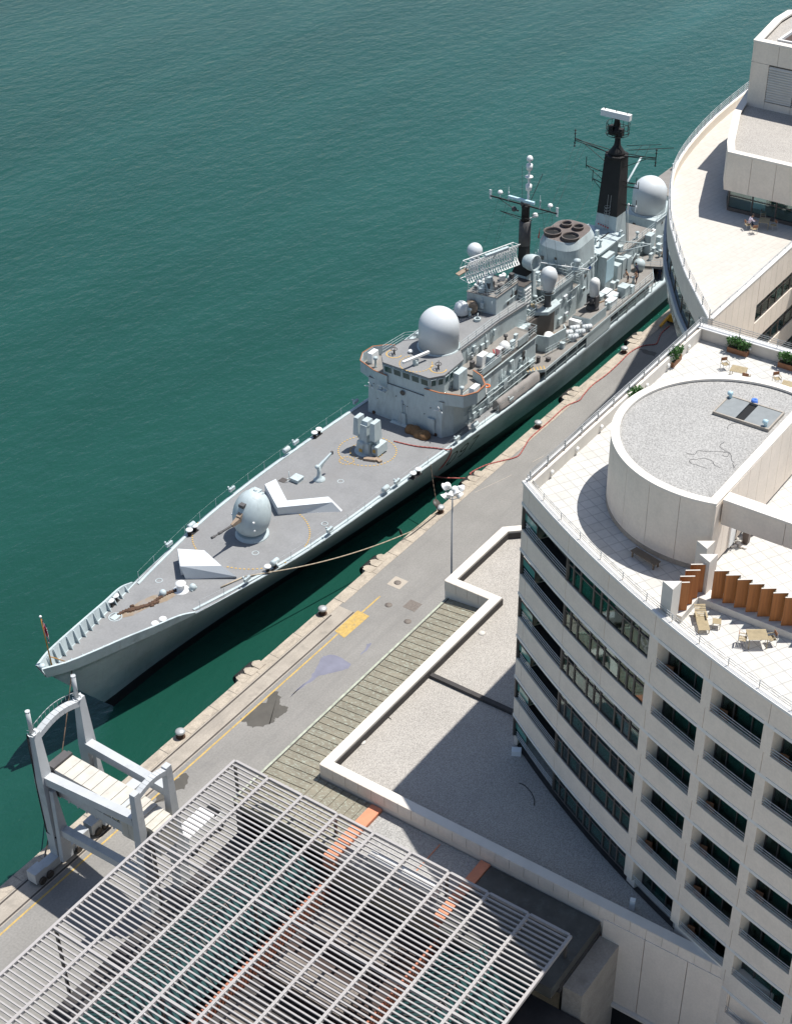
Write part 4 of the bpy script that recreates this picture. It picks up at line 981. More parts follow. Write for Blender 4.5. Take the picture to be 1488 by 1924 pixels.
# court-side walls with ribbon windows
def court_wall(a, b, nm):
    mb = MB()
    lev = [(FZ+.9, FZ-1.9), (FZ-3.7, FZ-5.65), (FZ-7.45, FZ-9.4), (FZ-11.2, FZ-30)]
    for z1, z0 in lev: seg_wall([a, b], .02, -.25, z0, z1, 1.25, .03, mb)
    mb.build("court_wall", 'cream', FB)
    a_ = Vector(a); b_ = Vector(b); d = (b_-a_).normalized(); nrm = Vector((-d.y, d.x)); L = (b_-a_).length
    for z1, z0 in ((FZ-1.9, FZ-3.7), (FZ-5.65, FZ-7.45), (FZ-9.4, FZ-11.2)):
        W = thing("ribbon_window", "x", "w", (a_.x, a_.y, z0)); del W["label"]; del W["category"]; W.parent = FB; W.location = WL[W]-WL[FB]
        mb = MB(); mb.bar((*(a_-nrm*.12), (z0+z1)/2), (*(b_-nrm*.12), (z0+z1)/2), .02, z1-z0-.02); mb.build("pane", 'glass', W)
        mb = MB(); n = max(2, int(L/1.4))
        for k in range(n+1):
            p = a_+d*(L*k/n)-nrm*.1; mb.bar((p.x, p.y, z0+.01), (p.x, p.y, z1-.01), .1, .1)
        for z in (z0+.06, z1-.06, z1-.5): mb.bar((*(a_-nrm*.1), z), (*(b_-nrm*.1), z), .085, .08)
        mb.build("frame", 'frame', W)
court_wall((UI, V_E-.28), (113.5, V_E-.28), 1)
court_wall((UI-.02, -40), (UI-.02, V_E-.6), 2)
mb = MB(); seg_wall([(113.45, V_E-.28), (cur[0][0]+.3, V_E-.28)], .02, -.3, 0, FZ+.9, 1.25, .03, mb); mb.build("court_wall", 'cream', FB)
mb = MB(); mb.wall([(UI, V_E-.28), (cur[0][0]+.2, V_E-.28)], .06, -.3, FZ+.905, FZ+1.0); mb.build("metal_cap", 'strip', FB)
mb = MB(); rails(mb, [(UI, V_E), (cur[0][0]+.4, V_E)], [FZ+1.15], .04, 1.6, .04, FZ+.95); mb.build("terrace_rail", 'railsteel', FB)
mb = MB(); mb.box(104.1, UI-.4, -40, V_E-1.0, 0, FZ-12); mb.build("court_floor", 'cream', FB)
# upper block
BZ = FZ+5.75
bp = [at(x, y, BZ).xy for x, y in ((1368.4, 284.7), (1367.4, 265), (1379.8, 209), (1404.6, 169.8))]
be = at(1488, 312.6, BZ).xy
dirn = (be-bp[0]).normalized()
bpoly = [(p.x, p.y) for p in bp]+[(bp[3].x+12, bp[3].y+1.0), (bp[3].x+12, -30), (bp[0].x+dirn.x*70, bp[0].y+dirn.y*70)]
UB = thing("upper_roof_block", "broad pale block with gravel roof above a glazed band on the far terrace", "roof block", (bp[0].x, bp[0].y, FZ))
mb = MB(); mb.prism(offset_poly(bpoly, -.13), FZ+2.2, BZ-.55); mb.build("block_core", 'frame', UB)
mb = MB(); 
cl = list(reversed(bpoly))
pth = [bpoly[-1], bpoly[0]]
nrm_len = 2.35
mb2 = MB(); seg_wall([bpoly[-1], bpoly[0], bpoly[1], bpoly[2], bpoly[3], bpoly[4]], .02, -.12, FZ+2.15, BZ-.14, nrm_len, .035, mb2); mb2.build("cladding_panel", 'cream', UB)
mb = MB(); mb.wall(bpoly, .06, -.62, BZ-.14, BZ+.05, True) if True else None
mb.build("roof_coping", 'coping', UB)
mb = MB(); mb.prism(offset_line(bpoly, -.6, True), BZ-.5, BZ-.3); mb.build("gravel_roof", 'gravel_fine', UB)
gi = offset_line(bpoly, -.55, True)
mb = MB(); mb.wall(gi, 0, -.05, FZ+.35, FZ+2.15, True); mb.build("window_band", 'glass', UB)
mb = MB(); mb.wall(gi, .06, -.1, FZ+.01, FZ+.35, True); mb.wall(gi, .04, -.02, FZ+1.45, FZ+1.53, True)
a_ = Vector(gi[-1]); b_ = Vector(gi[0]); L = (b_-a_).length; n = int(L/2.3)
for k in range(n+1):
    p = b_+(a_-b_)*(k/n); mb.box(p.x-.06, p.x+.06, p.y-.06, p.y+.06, FZ+.35, FZ+2.15)
mb.build("window_frame", 'frame', UB)
mb = MB(); mb.prism(offset_line(bpoly, -3.2, True), FZ+.01, FZ+2.1); mb.build("room_interior", 'interior', UB)
mb = MB()
for k in range(3): 
    p = b_+(a_-b_)*((k*2+1.2)/n)-Vector((-dirn.y, dirn.x))*0.0; q_ = p+Vector((1.1, .3)); mb.box(q_.x-.05, q_.x+.05, q_.y-.7, q_.y+.7, FZ+.3, FZ+1.9)
mb.build("interior_panel", 'lightblue', UB)
# tall plant block behind
CZ = BZ+6.0
tp = [at(x, y, CZ).xy for x, y in ((1417, 74.5), (1456, 34), (1481, 18.6))]
te = at(1488, 89, CZ).xy; d2 = (te-tp[0]).normalized()
tpoly = [(p.x, p.y) for p in tp]+[(tp[2].x+6, tp[2].y-8), (tp[2].x+6, -20), (tp[0].x+d2.x*60, tp[0].y+d2.y*60)]
TB = thing("louvred_plant_block", "tall pale block with wide white louvres at the top right", "roof block", (tp[0].x, tp[0].y, FZ))
mb = MB(); mb.prism(offset_poly(tpoly, -.13), FZ, CZ-.5); mb.build("block_core", 'frame', TB)
mb = MB(); seg_wall([tpoly[-1], tpoly[0], tpoly[1], tpoly[2], tpoly[3]], .02, -.12, CZ-2.0, CZ-.15, 2.6, .03, mb)
seg_wall([tpoly[0], tpoly[1], tpoly[2], tpoly[3]], .02, -.12, FZ, CZ-2.03, 2.6, .03, mb)
p0 = Vector(tpoly[0]); pE = Vector(tpoly[-1]); dd = (pE-p0).normalized()
pa = p0+dd*1.8
seg_wall([(pa.x, pa.y), (p0.x, p0.y)], .02, -.12, FZ, CZ-2.03, 2.6, .03, mb)
seg_wall([(pE.x, pE.y), (pa.x, pa.y)], .02, -.12, FZ, BZ+.4, 2.6, .03, mb); mb.build("cladding_panel", 'cream', TB)
mb = MB(); mb.wall(tpoly, .06, -.7, CZ-.15, CZ+.05, True); mb.build("roof_coping", 'coping', TB)
mb = MB(); mb.prism(offset_line(tpoly, -.65, True), CZ-.49, CZ-.35); mb.build("gravel_roof", 'gravel_fine', TB)
nn = Vector((dd.y, -dd.x)); 
if nn.x > 0: nn = -nn
for j in range(4):
    qa = pa+dd*(.05+j*2.7); qb = pa+dd*(2.65+j*2.7); mb = MB(); z = BZ+.5
    while z < CZ-2.15:
        A = qa+nn*.06; B = qb+nn*.06; A2 = qa-nn*.1; B2 = qb-nn*.1
        mb.hexa([(A.x, A.y, z), (B.x, B.y, z), (B2.x, B2.y, z+.15), (A2.x, A2.y, z+.15), (A.x, A.y, z+.05), (B.x, B.y, z+.05), (B2.x, B2.y, z+.2), (A2.x, A2.y, z+.2)]); z += .24
    mb.build("louvre", 'coping', TB)
q = [at(1460, 78, CZ-.3), at(1483, 60, CZ-.3)]
mb = MB(); hx0, hx1 = q[0].x, q[1].x+1.5; hy1, hy0 = q[0].y, q[0].y-5
mb.wall([(hx0, hy0), (hx1, hy0), (hx1, hy1), (hx0, hy1)], 0, .25, CZ-.35, CZ-.05, True); mb.build("well_frame", 'strip', TB)
mb = MB(); mb.box(hx0+.25, hx1-.25, hy0+.25, hy1-.25, CZ-.345, CZ-.33); mb.build("well_opening", 'brickred', TB)
# far terrace: table, chairs, seated person
tp_ = at(1436, 413, FZ+.74)
t = copy_tree(tb, (tp_.x, tp_.y, FZ), .3, "wooden table on the far terrace beside the seated person"); t["group"] = "terrace tables on the far wing"
for x, y, r_, n in ((1416, 432, 2.4, "orange wooden chair in the sun in front of the seated person"), (1453, 425, -2.2, "orange wooden chair right of the far terrace table"), (1434, 405, .3, "dark chair tucked behind the far terrace table")):
    p = at(x, y, FZ+.3); c = copy_tree(ch, (p.x, p.y, FZ), r_, n); c["group"] = "wooden chairs on the far terrace"
# ================================================================== WARSHIP
VC = 81.7
SH = thing("grey_warship", "long grey destroyer moored along the quay with white radomes and black masts", "warship", (130, VC, -2))
def S(u, y, z): return (u, VC+y, z)
DHB = [(63.2, .10), (65.3, 1.0), (70.4, 2.2), (73.4, 2.9), (77.6, 3.85), (84, 5.1), (90, 6.05), (97, 6.55), (104, 6.75), (116, 6.95), (125, 7.0), (145, 7.0), (160, 6.95), (180, 6.5), (195, 5.9), (203, 5.5)]
DZT = [(63.2, 6.45), (70.4, 5.72), (77.6, 5.3), (90, 4.8), (104, 4.35), (116, 3.72), (125, 3.2), (137, 2.75), (160, 2.65), (203, 2.7)]
WHB = [(63.2, .03), (70, .05), (78, .5), (86, 1.35), (94, 2.4), (105, 3.7), (116, 4.8), (125, 5.6), (135, 6.3), (145, 6.5), (170, 6.3), (203, 4.4)]
UE_ = 203.0
def zdeck(u): return smooth_table(DZT, u)
def hdeck(u): return smooth_table(DHB, u)
def ustem(z): return 63.2+max(0.0, (6.95-z))*.70+max(0, (6.95-z))**2*.006
def hullpt(c, z):           # c 0..1 along, returns (u, half breadth)
    u0 = 63.2+(UE_-63.2)*c; zd = zdeck(u0); us = ustem(z); u = us+(UE_-us)*c
    t = max(0.0, min(1.0, (z+2.0)/(zd+2.0))); W = smooth_table(WHB, u0)*(1 if z > -2.1 else .85); D = hdeck(u0)
    return u, W+(D-W)*(t**1.25)
NC = 110
cs = [(i/NC)**1.25 for i in range(NC+1)]
def hull_rows(side):
    rows = []
    for c in cs:
        u0 = 63.2+(UE_-63.2)*c; zd = zdeck(u0); hd = hdeck(u0); r = []
        gun = min(1.0, max(0.0, (u0-78)/8))       # rounded sheer strake aft of the bulwark
        r.append((u0, max(.02, hd-.42*gun-.02), zd)); r.append((u0, max(.03, hd-.16*gun-.01), zd-.05*gun-.002))
        for f in (0.0, .12, .3, .5, .7, .86, 1.0):
            zz = (zd-.22*gun-.02)+((-.75)-(zd-.22*gun-.02))*f; u, h = hullpt(c, zz); r.append((u, h, zz))
        rows.append([S(u, side*h, z) for u, h, z in r])
    return rows
hull = MB()
for side in (-1, 1):
    R = hull_rows(side); n = len(R[0])
    P = [p for row in R for p in row]; F = []
    for i in range(NC):
        for k in range(n-1): F.append((i*n+k, (i+1)*n+k, (i+1)*n+k+1, i*n+k+1))
    hull.mark(0).add(P, [f for f in F if f[0] % n > 1], True); hull.mark(2).add(P, [f for f in F if f[0] % n <= 1], True)  # top strake rows take the lighter paint: sunlit edge put into the colour
    R2 = []
    for c in cs:
        for z in (-.75, -2.0, -4.2): u, h = hullpt(c, z); R2.append(S(u, side*h, z))
    hull.mark(1).add(R2, [(i*3+k, (i+1)*3+k, (i+1)*3+k+1, i*3+k+1) for i in range(NC) for k in range(2)], True)
# transom
hull.mark(0).add([S(UE_, y, z) for y, z in ((-5.5, 2.7), (5.5, 2.7), (4.9, -2.5), (-4.9, -2.5))], [(0, 1, 2, 3)])
HULL = hull.build("hull", ['shiphull_shade', 'boot', 'ship'], SH)
mb = MB(); P = []; 
for c in cs:
    u0 = 63.2+(UE_-63.2)*c; gun = min(1.0, max(0.0, (u0-78)/8)); h = max(.02, hdeck(u0)-.42*gun-.015)
    for t in (-1, -.5, 0, .5, 1): P.append(S(u0, h*t, zdeck(u0)+.004+.06*(1-t*t)))
mb.add(P, [(i*5+k, (i+1)*5+k, (i+1)*5+k+1, i*5+k+1) for i in range(NC) for k in range(4)], True); mb.build("weather_deck", 'deck', SH)
# bow bulwark with brackets
BT = [(62.85, 8.0), (65.3, 7.62), (70.4, 6.95), (73.4, 6.5), (76.0, 6.15), (77.7, 5.5)]
def btop(u): return smooth_table(BT, u)
for side in (-1, 1):
    P = []; F = []; n = 40
    for i in range(n+1):
        u = 63.2+(77.7-63.2)*i/n; z1 = max(zdeck(u)+.03, btop(u)); hd = hdeck(u); k = z1-zdeck(u); ho = hd+.22*k; ub = u-.38*k*max(0, 1-(u-63.2)/8)
        P += [S(u, side*hd, zdeck(u)-.02), S(ub, side*ho, z1), S(ub+.08, side*max(0.0, ho-.17), z1), S(u+.1, side*max(0, hd-.10), zdeck(u)-.02)]
    F = [(i*4+k, i*4+4+k, i*4+4+(k+1) % 4, i*4+(k+1) % 4) for i in range(n) for k in range(4)]
    mb = MB(); mb.add(P, F); mb.build("bow_bulwark", 'ship', SH)
    for i in range(13):
        mb = MB(); u = 64.3+i*1.02; hd = hdeck(u)-.1; k = btop(u)-zdeck(u); z0 = zdeck(u)
        mb.hexa([S(u-.04, side*hd, z0), S(u+.04, side*hd, z0), S(u+.04, side*(hd-.45), z0), S(u-.04, side*(hd-.45), z0), S(u-.04, side*(hd+.2*k-.05), z0+k-.06), S(u+.04, side*(hd+.2*k-.05), z0+k-.06), S(u+.04, side*(hd+.2*k-.16), z0+k-.06), S(u-.04, side*(hd+.2*k-.16), z0+k-.06)])
        mb.build("bulwark_bracket", 'ship', SH)
mb = MB(); mb.ball(S(63.0, 0, 7.85), .28, 12, .7); mb.build("bow_fairlead", 'ship', SH)
# pennant number D97 on the near side, strokes laid on the plating
def hullside(u, z, out=.012):
    lo, hi = 0.0, 1.0
    for _ in range(40):
        m = (lo+hi)/2
        if hullpt(m, z)[0] < u: lo = m
        else: hi = m
    return S(u, -hullpt((lo+hi)/2, z)[1]-out, z)
def stroke(mb, pts, wd=.22):
    for a, b in zip(pts[:-1], pts[1:]):
        a = Vector(a); b = Vector(b); d = (b-a).normalized(); nn = Vector((-d.y, d.x))*wd/2; n = max(1, int((b-a).length/.4)); a = a-d*wd*.3; b = b+d*wd*.3
        P = []
        for i in range(n+1):
            p = a+(b-a)*i/n; P += [hullside(*(p+nn)), hullside(*(p-nn))]
        mb.add(P, [(2*i, 2*i+2, 2*i+3, 2*i+1) for i in range(n)])
NU0, NZ0, NHt, NWd, NGap = 116.25, .45, 1.75, 1.1, .75
def glyph(mb, k, strokes):
    for st in strokes: stroke(mb, [(NU0+k*(NWd+NGap)+x*NWd, NZ0+y*NHt) for x, y in st])
mb = MB()
glyph(mb, 0, [[(0, 0), (0, 1), (.65, 1), (1, .75), (1, .25), (.65, 0), (0, 0)]])
glyph(mb, 1, [[(1, .55), (.75, .45), (.25, .45), (0, .6), (0, .85), (.25, 1), (.75, 1), (1, .85), (1, .25), (.75, 0), (.2, 0)]])
glyph(mb, 2, [[(0, 1), (1, 1), (.35, 0)]])
mb.build("pennant_number", 'black', SH, fix=False)
# guard rails along the deck edge
for side, nm in ((-1, 0), (1, 1)):
    mb = MB(); u = 78.5; pts = []
    while u < 131: 
        pts.append(S(u, side*(hdeck(u)-.3), zdeck(u)+.02)); u += 2.7
    for p in pts: mb.tube(p, (p[0], p[1], p[2]+1.0), .022, 5)
    for z in ((.5, .98) if side < 0 else (.98,)):
        mb.pline([(p[0], p[1], p[2]+z) for p in pts], .006, 4)
    for i, p in enumerate(pts):
        if i % 4 == 2:
            mb.box(p[0]-.4, p[0]+.4, p[1]-.12, p[1]+.12, p[2]+.45, p[2]+.8); mb.ball((p[0]-.5, p[1], p[2]+1.1), .12, 8)
    mb.build("guard_rail", 'ship', SH)
    for p in pts[3::6]: mb = MB(); mb.lathe([(.2, -.45), (.28, -.4), (.28, .4), (.2, .45)], (p[0]+.9, p[1]-side*.1, p[2]+.6), 12, axis=(1, 0, 0)); mb.build("liferaft_canister", 'ship', SH)
for side in (-1, 1):
    P = []; n = 70
    for i in range(n+1):
        u = 78+i*(200-78)/n; h = hdeck(u)-.44; z = zdeck(u)
        P += [S(u, side*h, z-.02), S(u, side*h, z+.10), S(u, side*(h-.26), z+.10), S(u, side*(h-.26), z-.02)]
    mb = MB(); mb.add(P, [(i*4+k, i*4+4+k, i*4+4+(k+1) % 4, i*4+(k+1) % 4) for i in range(n) for k in range(4)]); mb.build("deck_edge_coaming", 'ship', SH)
# deck bitts
def bitts(a, b, n):
    mb = MB()
    for c in (a, b): mb.lathe([(.26, 0), (.2, .06), (.2, .55), (.3, .56)], c, 14)
    d = Vector(b)-Vector(a); mb.bar(Vector(a)-d*.3+Vector((0, 0, .04)), Vector(b)+d*.3+Vector((0, 0, .04)), .6, .08); o = mb.build("mooring_bitts", 'black', SH)
    mb = MB()
    for c in (a, b): mb.lathe([(.33, .56), (.36, .6), (.33, .68), (.05, .70)], c, 14)
    mb.build("bitts_cap", 'white', o); return o
def deckat(x, y, up=.65):
    p = at(x, y, 5.0+up)
    for _ in range(4): p = at(x, y, zdeck(p.x)+up)
    return Vector((p.x, p.y, p.z-up))
for a, b in (((355.4, 995), (365.5, 987)), ((590.7, 812), (599, 805.4)), ((502.6, 1064), (515, 1056)), ((776, 888.4), (786, 881)), ((206.8, 1128), (216.2, 1118.6)), ((291, 1171), (305.7, 1162.5))):
    bitts(deckat(*a), deckat(*b), 0)
# capstan, anchor chain, bow hatch
c = deckat(340, 1105, .3); mb = MB(); mb.lathe([(.75, 0), (.75, .12), (.5, .14), (.36, .3), (.34, .6), (.5, .75), (.5, .85), (.05, .9)], c, 20); mb.build("capstan", 'white', SH)
for x, y in ((306, 1114), (362, 1103)):
    c = deckat(x, y, .3); mb = MB(); mb.ball((c.x, c.y, c.z+.3), .34, 12, 1.0); mb.cbox((c.x, c.y, c.z), .7, .5, .2); mb.build("deck_winch", 'ship', SH)
a, b = deckat(336, 1109, .1), deckat(222, 1157, .1)
mb = MB(); n = 44; rr = random.Random(2)
for i in range(n):
    t = i/n; p = a.lerp(b, t); p.z = zdeck(p.x)+.1; off = .18*math.sin(t*9)+(.35 if i % 3 == 0 and t > .4 and t < .8 else 0)*rr.uniform(-1, 1)
    q = p+Vector((off*.6, off, 0)); mb.lathe([(.06, -.2), (.14, -.15), (.14, .15), (.06, .2)], q, 7, axis=(1, .6*(-1)**i, .1))
for i in range(20):
    t = .45+i*.022; p = a.lerp(b, t); p.z = zdeck(p.x)+.1; p += Vector((.25, -.5+.02*i, 0)); mb.lathe([(.06, -.2), (.13, -.15), (.13, .15), (.06, .2)], p, 7, axis=(1, .5*(-1)**i, .1))
mb.build("anchor_chain", 'rust', SH)
M['rustdeck'] = mat("rust_stained_deck", (0.26, 0.20, 0.14), 0.9, 0.15, 1.2, stain=(0.25, 0.225, 0.2), stain_scale=1.2, stain_lo=.45, stain_hi=.6)
mb = MB(); P = []
for i in range(18):
    th = i/18*2*math.pi; t = .5+.56*math.cos(th); p = a.lerp(b, t)+Vector((.5, .6, 0)).normalized()*math.sin(th)*(.75+.2*math.sin(5*th)); P.append((p.x, p.y, zdeck(p.x)+.07))
mb.add(P, [tuple(range(18))]); mb.build("rust_stain", 'rustdeck', SH)
c = deckat(217, 1160, .05); mb = MB(); mb.cbox((c.x, c.y, c.z+.04), .8, .6, .08); mb.ring((c.x, c.y), .55, .62, c.z+.03, c.z+.1, n=18); mb.build("deck_hatch", 'ship', SH)
c = deckat(558, 899, .3); mb = MB(); mb.cbox((c.x, c.y, c.z), .95, .95, .4); mb.cbox((c.x, c.y, c.z+.4), 1.05, 1.05, .08); mb.tube((c.x-.6, c.y+.5, c.z), (c.x-.6, c.y+.5, c.z+1.3), .04); mb.build("deck_hatch", 'ship', SH)
c = deckat(532, 903, .02); mb = MB(); mb.cbox((c.x, c.y, c.z+.05), .7, .7, .05); mb.build("deck_plate", 'frame', SH)
for x, y in ((299, 1092), (545, 902), (640, 905), (480, 1040), (610, 985)):
    c = deckat(x, y, 0); mb = MB(); mb.ring((c.x, c.y), .28, .34, c.z+.03, c.z+.075, n=16); mb.build("deck_scuttle", 'ship', SH)
# breakwaters
def breakwater(base_pts, top_pts, mat_):
    mb = MB()
    n = len(base_pts); B = [(p.x, p.y, p.z) for p in base_pts]; T = [(p.x, p.y, p.z) for p in top_pts]
    mb.add(B+T, [(i, (i+1) % n, n+(i+1) % n, n+i) for i in range(n)]+[tuple(range(n, 2*n))]); mb.build("breakwater", mat_, SH)
def dk(u, y, h=0): return Vector(S(u, y, zdeck(u)+h))
def wat(x, y, h):
    p = deckat(x, y, h); p.z += h; return p
T1 = [wat(338.6, 1064, 1.45), wat(444.5, 1083.5, .3), wat(416, 1063, 1.3), wat(384, 1034, 1.4), wat(333.6, 1031, 1.4)]
A1 = deckat(349, 1089, 0); N1 = deckat(445, 1086, 0)
B1 = [A1, N1]+[Vector((p.x+(.1 if i else 0), p.y, zdeck(p.x)-.05)) for i, p in enumerate(T1[2:])]
B1[-1] = Vector((T1[4].x+.25, T1[4].y-.1, zdeck(T1[4].x)-.05))
breakwater(B1, T1, 'dome')
for i in range(3):
    mb = MB(); t = .25+i*.3; a = B1[0].lerp(B1[4], t); b = T1[0].lerp(T1[4], t); o = Vector((-.35, .1, 0)); mb.add([a, a+o, b, a+Vector((.03, .06, 0)), a+o+Vector((.03, .06, 0)), b+Vector((.03, .06, 0))], [(0, 1, 2), (5, 4, 3), (0, 3, 4, 1), (1, 4, 5, 2), (2, 5, 3, 0)]); mb.build("breakwater_gusset", 'white', SH)
A2 = deckat(519, 967, 0); N2 = deckat(643, 962, 0); yn2 = N2.y-VC; a2 = A2.x
F2u, F2y = a2+(N2.x-a2)*.62, -yn2*.78
h2 = 1.0
ob = [dk(a2, 0, -.1), dk(N2.x, yn2, -.1), dk(N2.x+.3, yn2+.05, -.1), dk(N2.x+.35, yn2+1.3, -.1), dk(a2+1.5, .0, -.1), dk(F2u+1.4, F2y-.15, -.1), dk(F2u, F2y+.1, -.1)]
ot = [dk(a2-.05, 0, h2), dk(N2.x-.35, yn2+.95, h2), dk(N2.x-.1, yn2+1.0, h2), dk(N2.x+.25, yn2+1.85, h2), dk(a2+1.45, .0, h2), dk(F2u+1.3, F2y-.35, h2), dk(F2u-.1, F2y-.05, h2)]
breakwater(ob, ot, 'dome')
# dashed safety circles on the deck
def dashes(cx, cy, r, a0, a1, n, col, w=.14, duty=.5, nm="safety_marking"):
    mb = MB()
    for i in range(n):
        A = a0+(a1-a0)*i/n; B = A+(a1-a0)/n*duty; P = []
        for a in (A, B):
            for rr_ in (r-w/2, r+w/2):
                u = cx+rr_*math.cos(a); y = cy+rr_*math.sin(a); h = hdeck(u); P.append(S(u, y, zdeck(u)+.03+.06*(1-(y/h)**2)))
        mb.add(P, [(0, 1, 3, 2)])
    mb.build(nm, col, SH, fix=False)
M['deckyellow'] = mat("deck_yellow_paint", (0.50, 0.32, 0.09), 0.8, 0.15, 3)
GU = 90.4; DU_ = 109.3
dashes(GU, 0, 5.55, math.radians(15), math.radians(-78), 26, 'deckyellow')
dashes(GU, 0, 5.75, math.radians(-165), math.radians(-105), 15, 'deckyellow')
dashes(GU, 0, 5.75, math.radians(105), math.radians(160), 15, 'deckyellow')
dashes(DU_, 0, 3.05, 0, 2*math.pi, 46, 'deckyellow'); dashes(DU_-.1, 0, 1.75, 0, 2*math.pi, 26, 'deckyellow')
dashes(DU_-2.9, .55, .75, 0, 2*math.pi, 14, 'deckyellow')
# ---- 4.5-inch gun
g = thing("gun_turret", "x", "x", S(GU, 0, zdeck(GU))); del g["label"]; del g["category"]; g.parent = SH; g.location = WL[g]-WL[SH]
zg = zdeck(GU); mb = MB(); mb.lathe([(1.65, 0), (1.65, .22), (1.5, .24), (1.5, .5)], S(GU, 0, zg), 36); mb.build("turret_ring", 'ship', g)
mb = MB(); prof = []
for k in range(15):
    a = math.pi*k/14; prof.append((max(.01, 1.86*math.sin(a)**.78*(1+.06*math.cos(a))), -2.3*math.cos(a)))
mb.lathe(prof, S(GU+.2, 0, zg+2.45), 36, axis=(.30, 0, 1)); mb.build("turret_shield", 'ship', g)
mb = MB(); mb.cbox(S(GU+.95, 0, zg+4.5), .9, .9, .16); mb.ball(S(GU+.95, 0, zg+4.7), .2, 10, .6); mb.tube(S(GU+.4, -.7, zg+4.5), S(GU+1.4, -.7, zg+4.45), .05, 6); mb.tube(S(GU+.4, .7, zg+4.5), S(GU+1.4, .7, zg+4.45), .05, 6); mb.build("turret_hatch", 'ship', g)
for y, z_ in ((-1.3, 2.6), (1.3, 2.6), (-1.35, 1.7), (.9, 1.3)): mb = MB(); mb.ball(S(GU-1.15, y, zg+z_), .12, 8); mb.build("turret_lamp", 'white', g)
mb = MB(); b0v = Vector(S(GU-1.5, 0, zg+2.6)); b1v = Vector(S(84.75, 0, zg+3.05)); d = (b1v-b0v).normalized()
mb.tube(b0v+d*1.2, b0v+d*2.9, .13, 12, .10); mb.tube(b0v+d*2.9, b1v, .085, 12); mb.tube(b0v+d*2.7, b0v+d*3.2, .14, 12); mb.tube(b1v-d*.45, b1v, .13, 12); mb.build("gun_barrel", 'mastgrey', g)
mb = MB(); mb.bar(b0v-d*.75+Vector((0, 0, .9)), b0v+d*.2+Vector((0, 0, .35)), .55, .5, .5, .55); mb.bar(b0v+d*.1+Vector((0, 0, .25)), b0v+d*1.3, .5, .55, .26, .3); mb.build("barrel_boot", 'canvas2', g)
mb = MB(); mb.cbox(S(GU-1.05, 0, zg+3.9), .5, .6, .32); mb.build("boot_top_slot", 'mastgrey', g)
# ---- twin arm missile launcher
g = thing("missile_launcher", "x", "x", S(DU_, 0, zdeck(DU_))); del g["label"]; del g["category"]; g.parent = SH; g.location = WL[g]-WL[SH]
zd = zdeck(DU_); mb = MB(); mb.lathe([(1.35, .02), (1.35, .16), (1.1, .2), (1.1, .3)], S(DU_, 0, zd), 30); mb.box(DU_-.9, DU_+1.1, VC-.85, VC+.85, zd+.3, zd+1.5, .12); mb.build("launcher_base", 'ship', g)
mb = MB(); mb.box(DU_-.75, DU_+.75, VC-.55, VC+.55, zd+1.4, zd+3.5, .16); mb.box(DU_-.45, DU_+.65, VC-.45, VC+.45, zd+3.4, zd+3.9, .1); mb.build("launcher_tower", 'ship', g)
for y in (-1.05, 1.05):
    mb = MB(); mb.box(DU_-.55, DU_+.75, VC+y-.36, VC+y+.36, zd+1.9, zd+4.0, .1); mb.bar(S(DU_+.1, y, zd+3.9), S(DU_+.25, y, zd+1.3), .42, .5); mb.build("launcher_arm", 'ship', g)
mb = MB(); mb.box(DU_-.55, DU_+1.25, VC-1.75, VC-.9, zd+.25, zd+1.25, .06); mb.box(DU_-1.05, DU_-.35, VC-.2, VC+.4, zd+.2, zd+1.3, .08); mb.ball(S(DU_-.75, .1, zd+1.3), .38, 12); mb.build("launcher_cabinet", 'ship', g)
mb = MB(); mb.box(DU_-.57, DU_-.552, VC-1.45, VC-1.1, zd+.55, zd+.95); mb.box(DU_-1.07, DU_-1.055, VC-.1, VC+.3, zd+.45, zd+.85); mb.build("warning_plate", 'deckyellow', g)
mb = MB(); mb.cbox(S(DU_-1.4, -1.35, zd+.05), .45, 1.3, .35, .4); mb.cbox(S(DU_-1.0, -2.1, zd+.05), .4, .9, .3, -.3); mb.build("canvas_bundle", 'canvas2', SH)
# little deck crane
c = deckat(600, 899, .2); mb = MB(); mb.lathe([(.62, 0), (.62, .15), (.4, .3), (.26, .5), (.2, 1.0), (.2, 1.7)], c, 18); e = Vector((c.x+2.0, c.y-.2, c.z+2.35)); mb.bar((c.x-.25, c.y, c.z+1.55), e, .3, .34, .16, .18); mb.bar((c.x, c.y, c.z+1.1), (c.x+.9, c.y-.1, c.z+1.85), .1, .1); mb.ball((c.x-.25, c.y, c.z+1.75), .24, 10); mb.build("deck_crane", 'ship', SH)
mb = MB(); mb.cbox((e.x, e.y, e.z-.2), .2, .2, .35); mb.build("crane_head", 'mastgrey', SH)
# ---- superstructure
def z4(x, y): return (830+x/3.307, 280+y/3.307)
def z6(x, y): return (860+x/6.013, 280+y/6.013)
def z5(x, y): return (1000+x/4.96, 180+y/4.96)
def z3(x, y): return (600+x/3.72, 540+y/3.72)
def blk(name, u0, u1, y0, y1, z0, z1, m='ship', taper=0.0, parent=None):
    mb = MB(); mb.box(u0, u1, VC+y0, VC+y1, z0, z1, taper); return mb.build(name, m, parent or SH)
def poly(name, pts, z0, z1, m='ship', parent=None, zf=None):
    mb = MB(); mb.prism([(u, VC+y) for u, y in pts], z0, z1, zf=zf); return mb.build(name, m, parent or SH)
def fence(name, pts, z0, h=1.0, every=1.3, r=.022, m='ship', n=3):
    mb = MB(); rails(mb, [(u, VC+y) for u, y in pts], [z0+h*(i+1)/n for i in range(n)], r, every, r*1.2, z0, 5); return mb.build(name, m, SH)
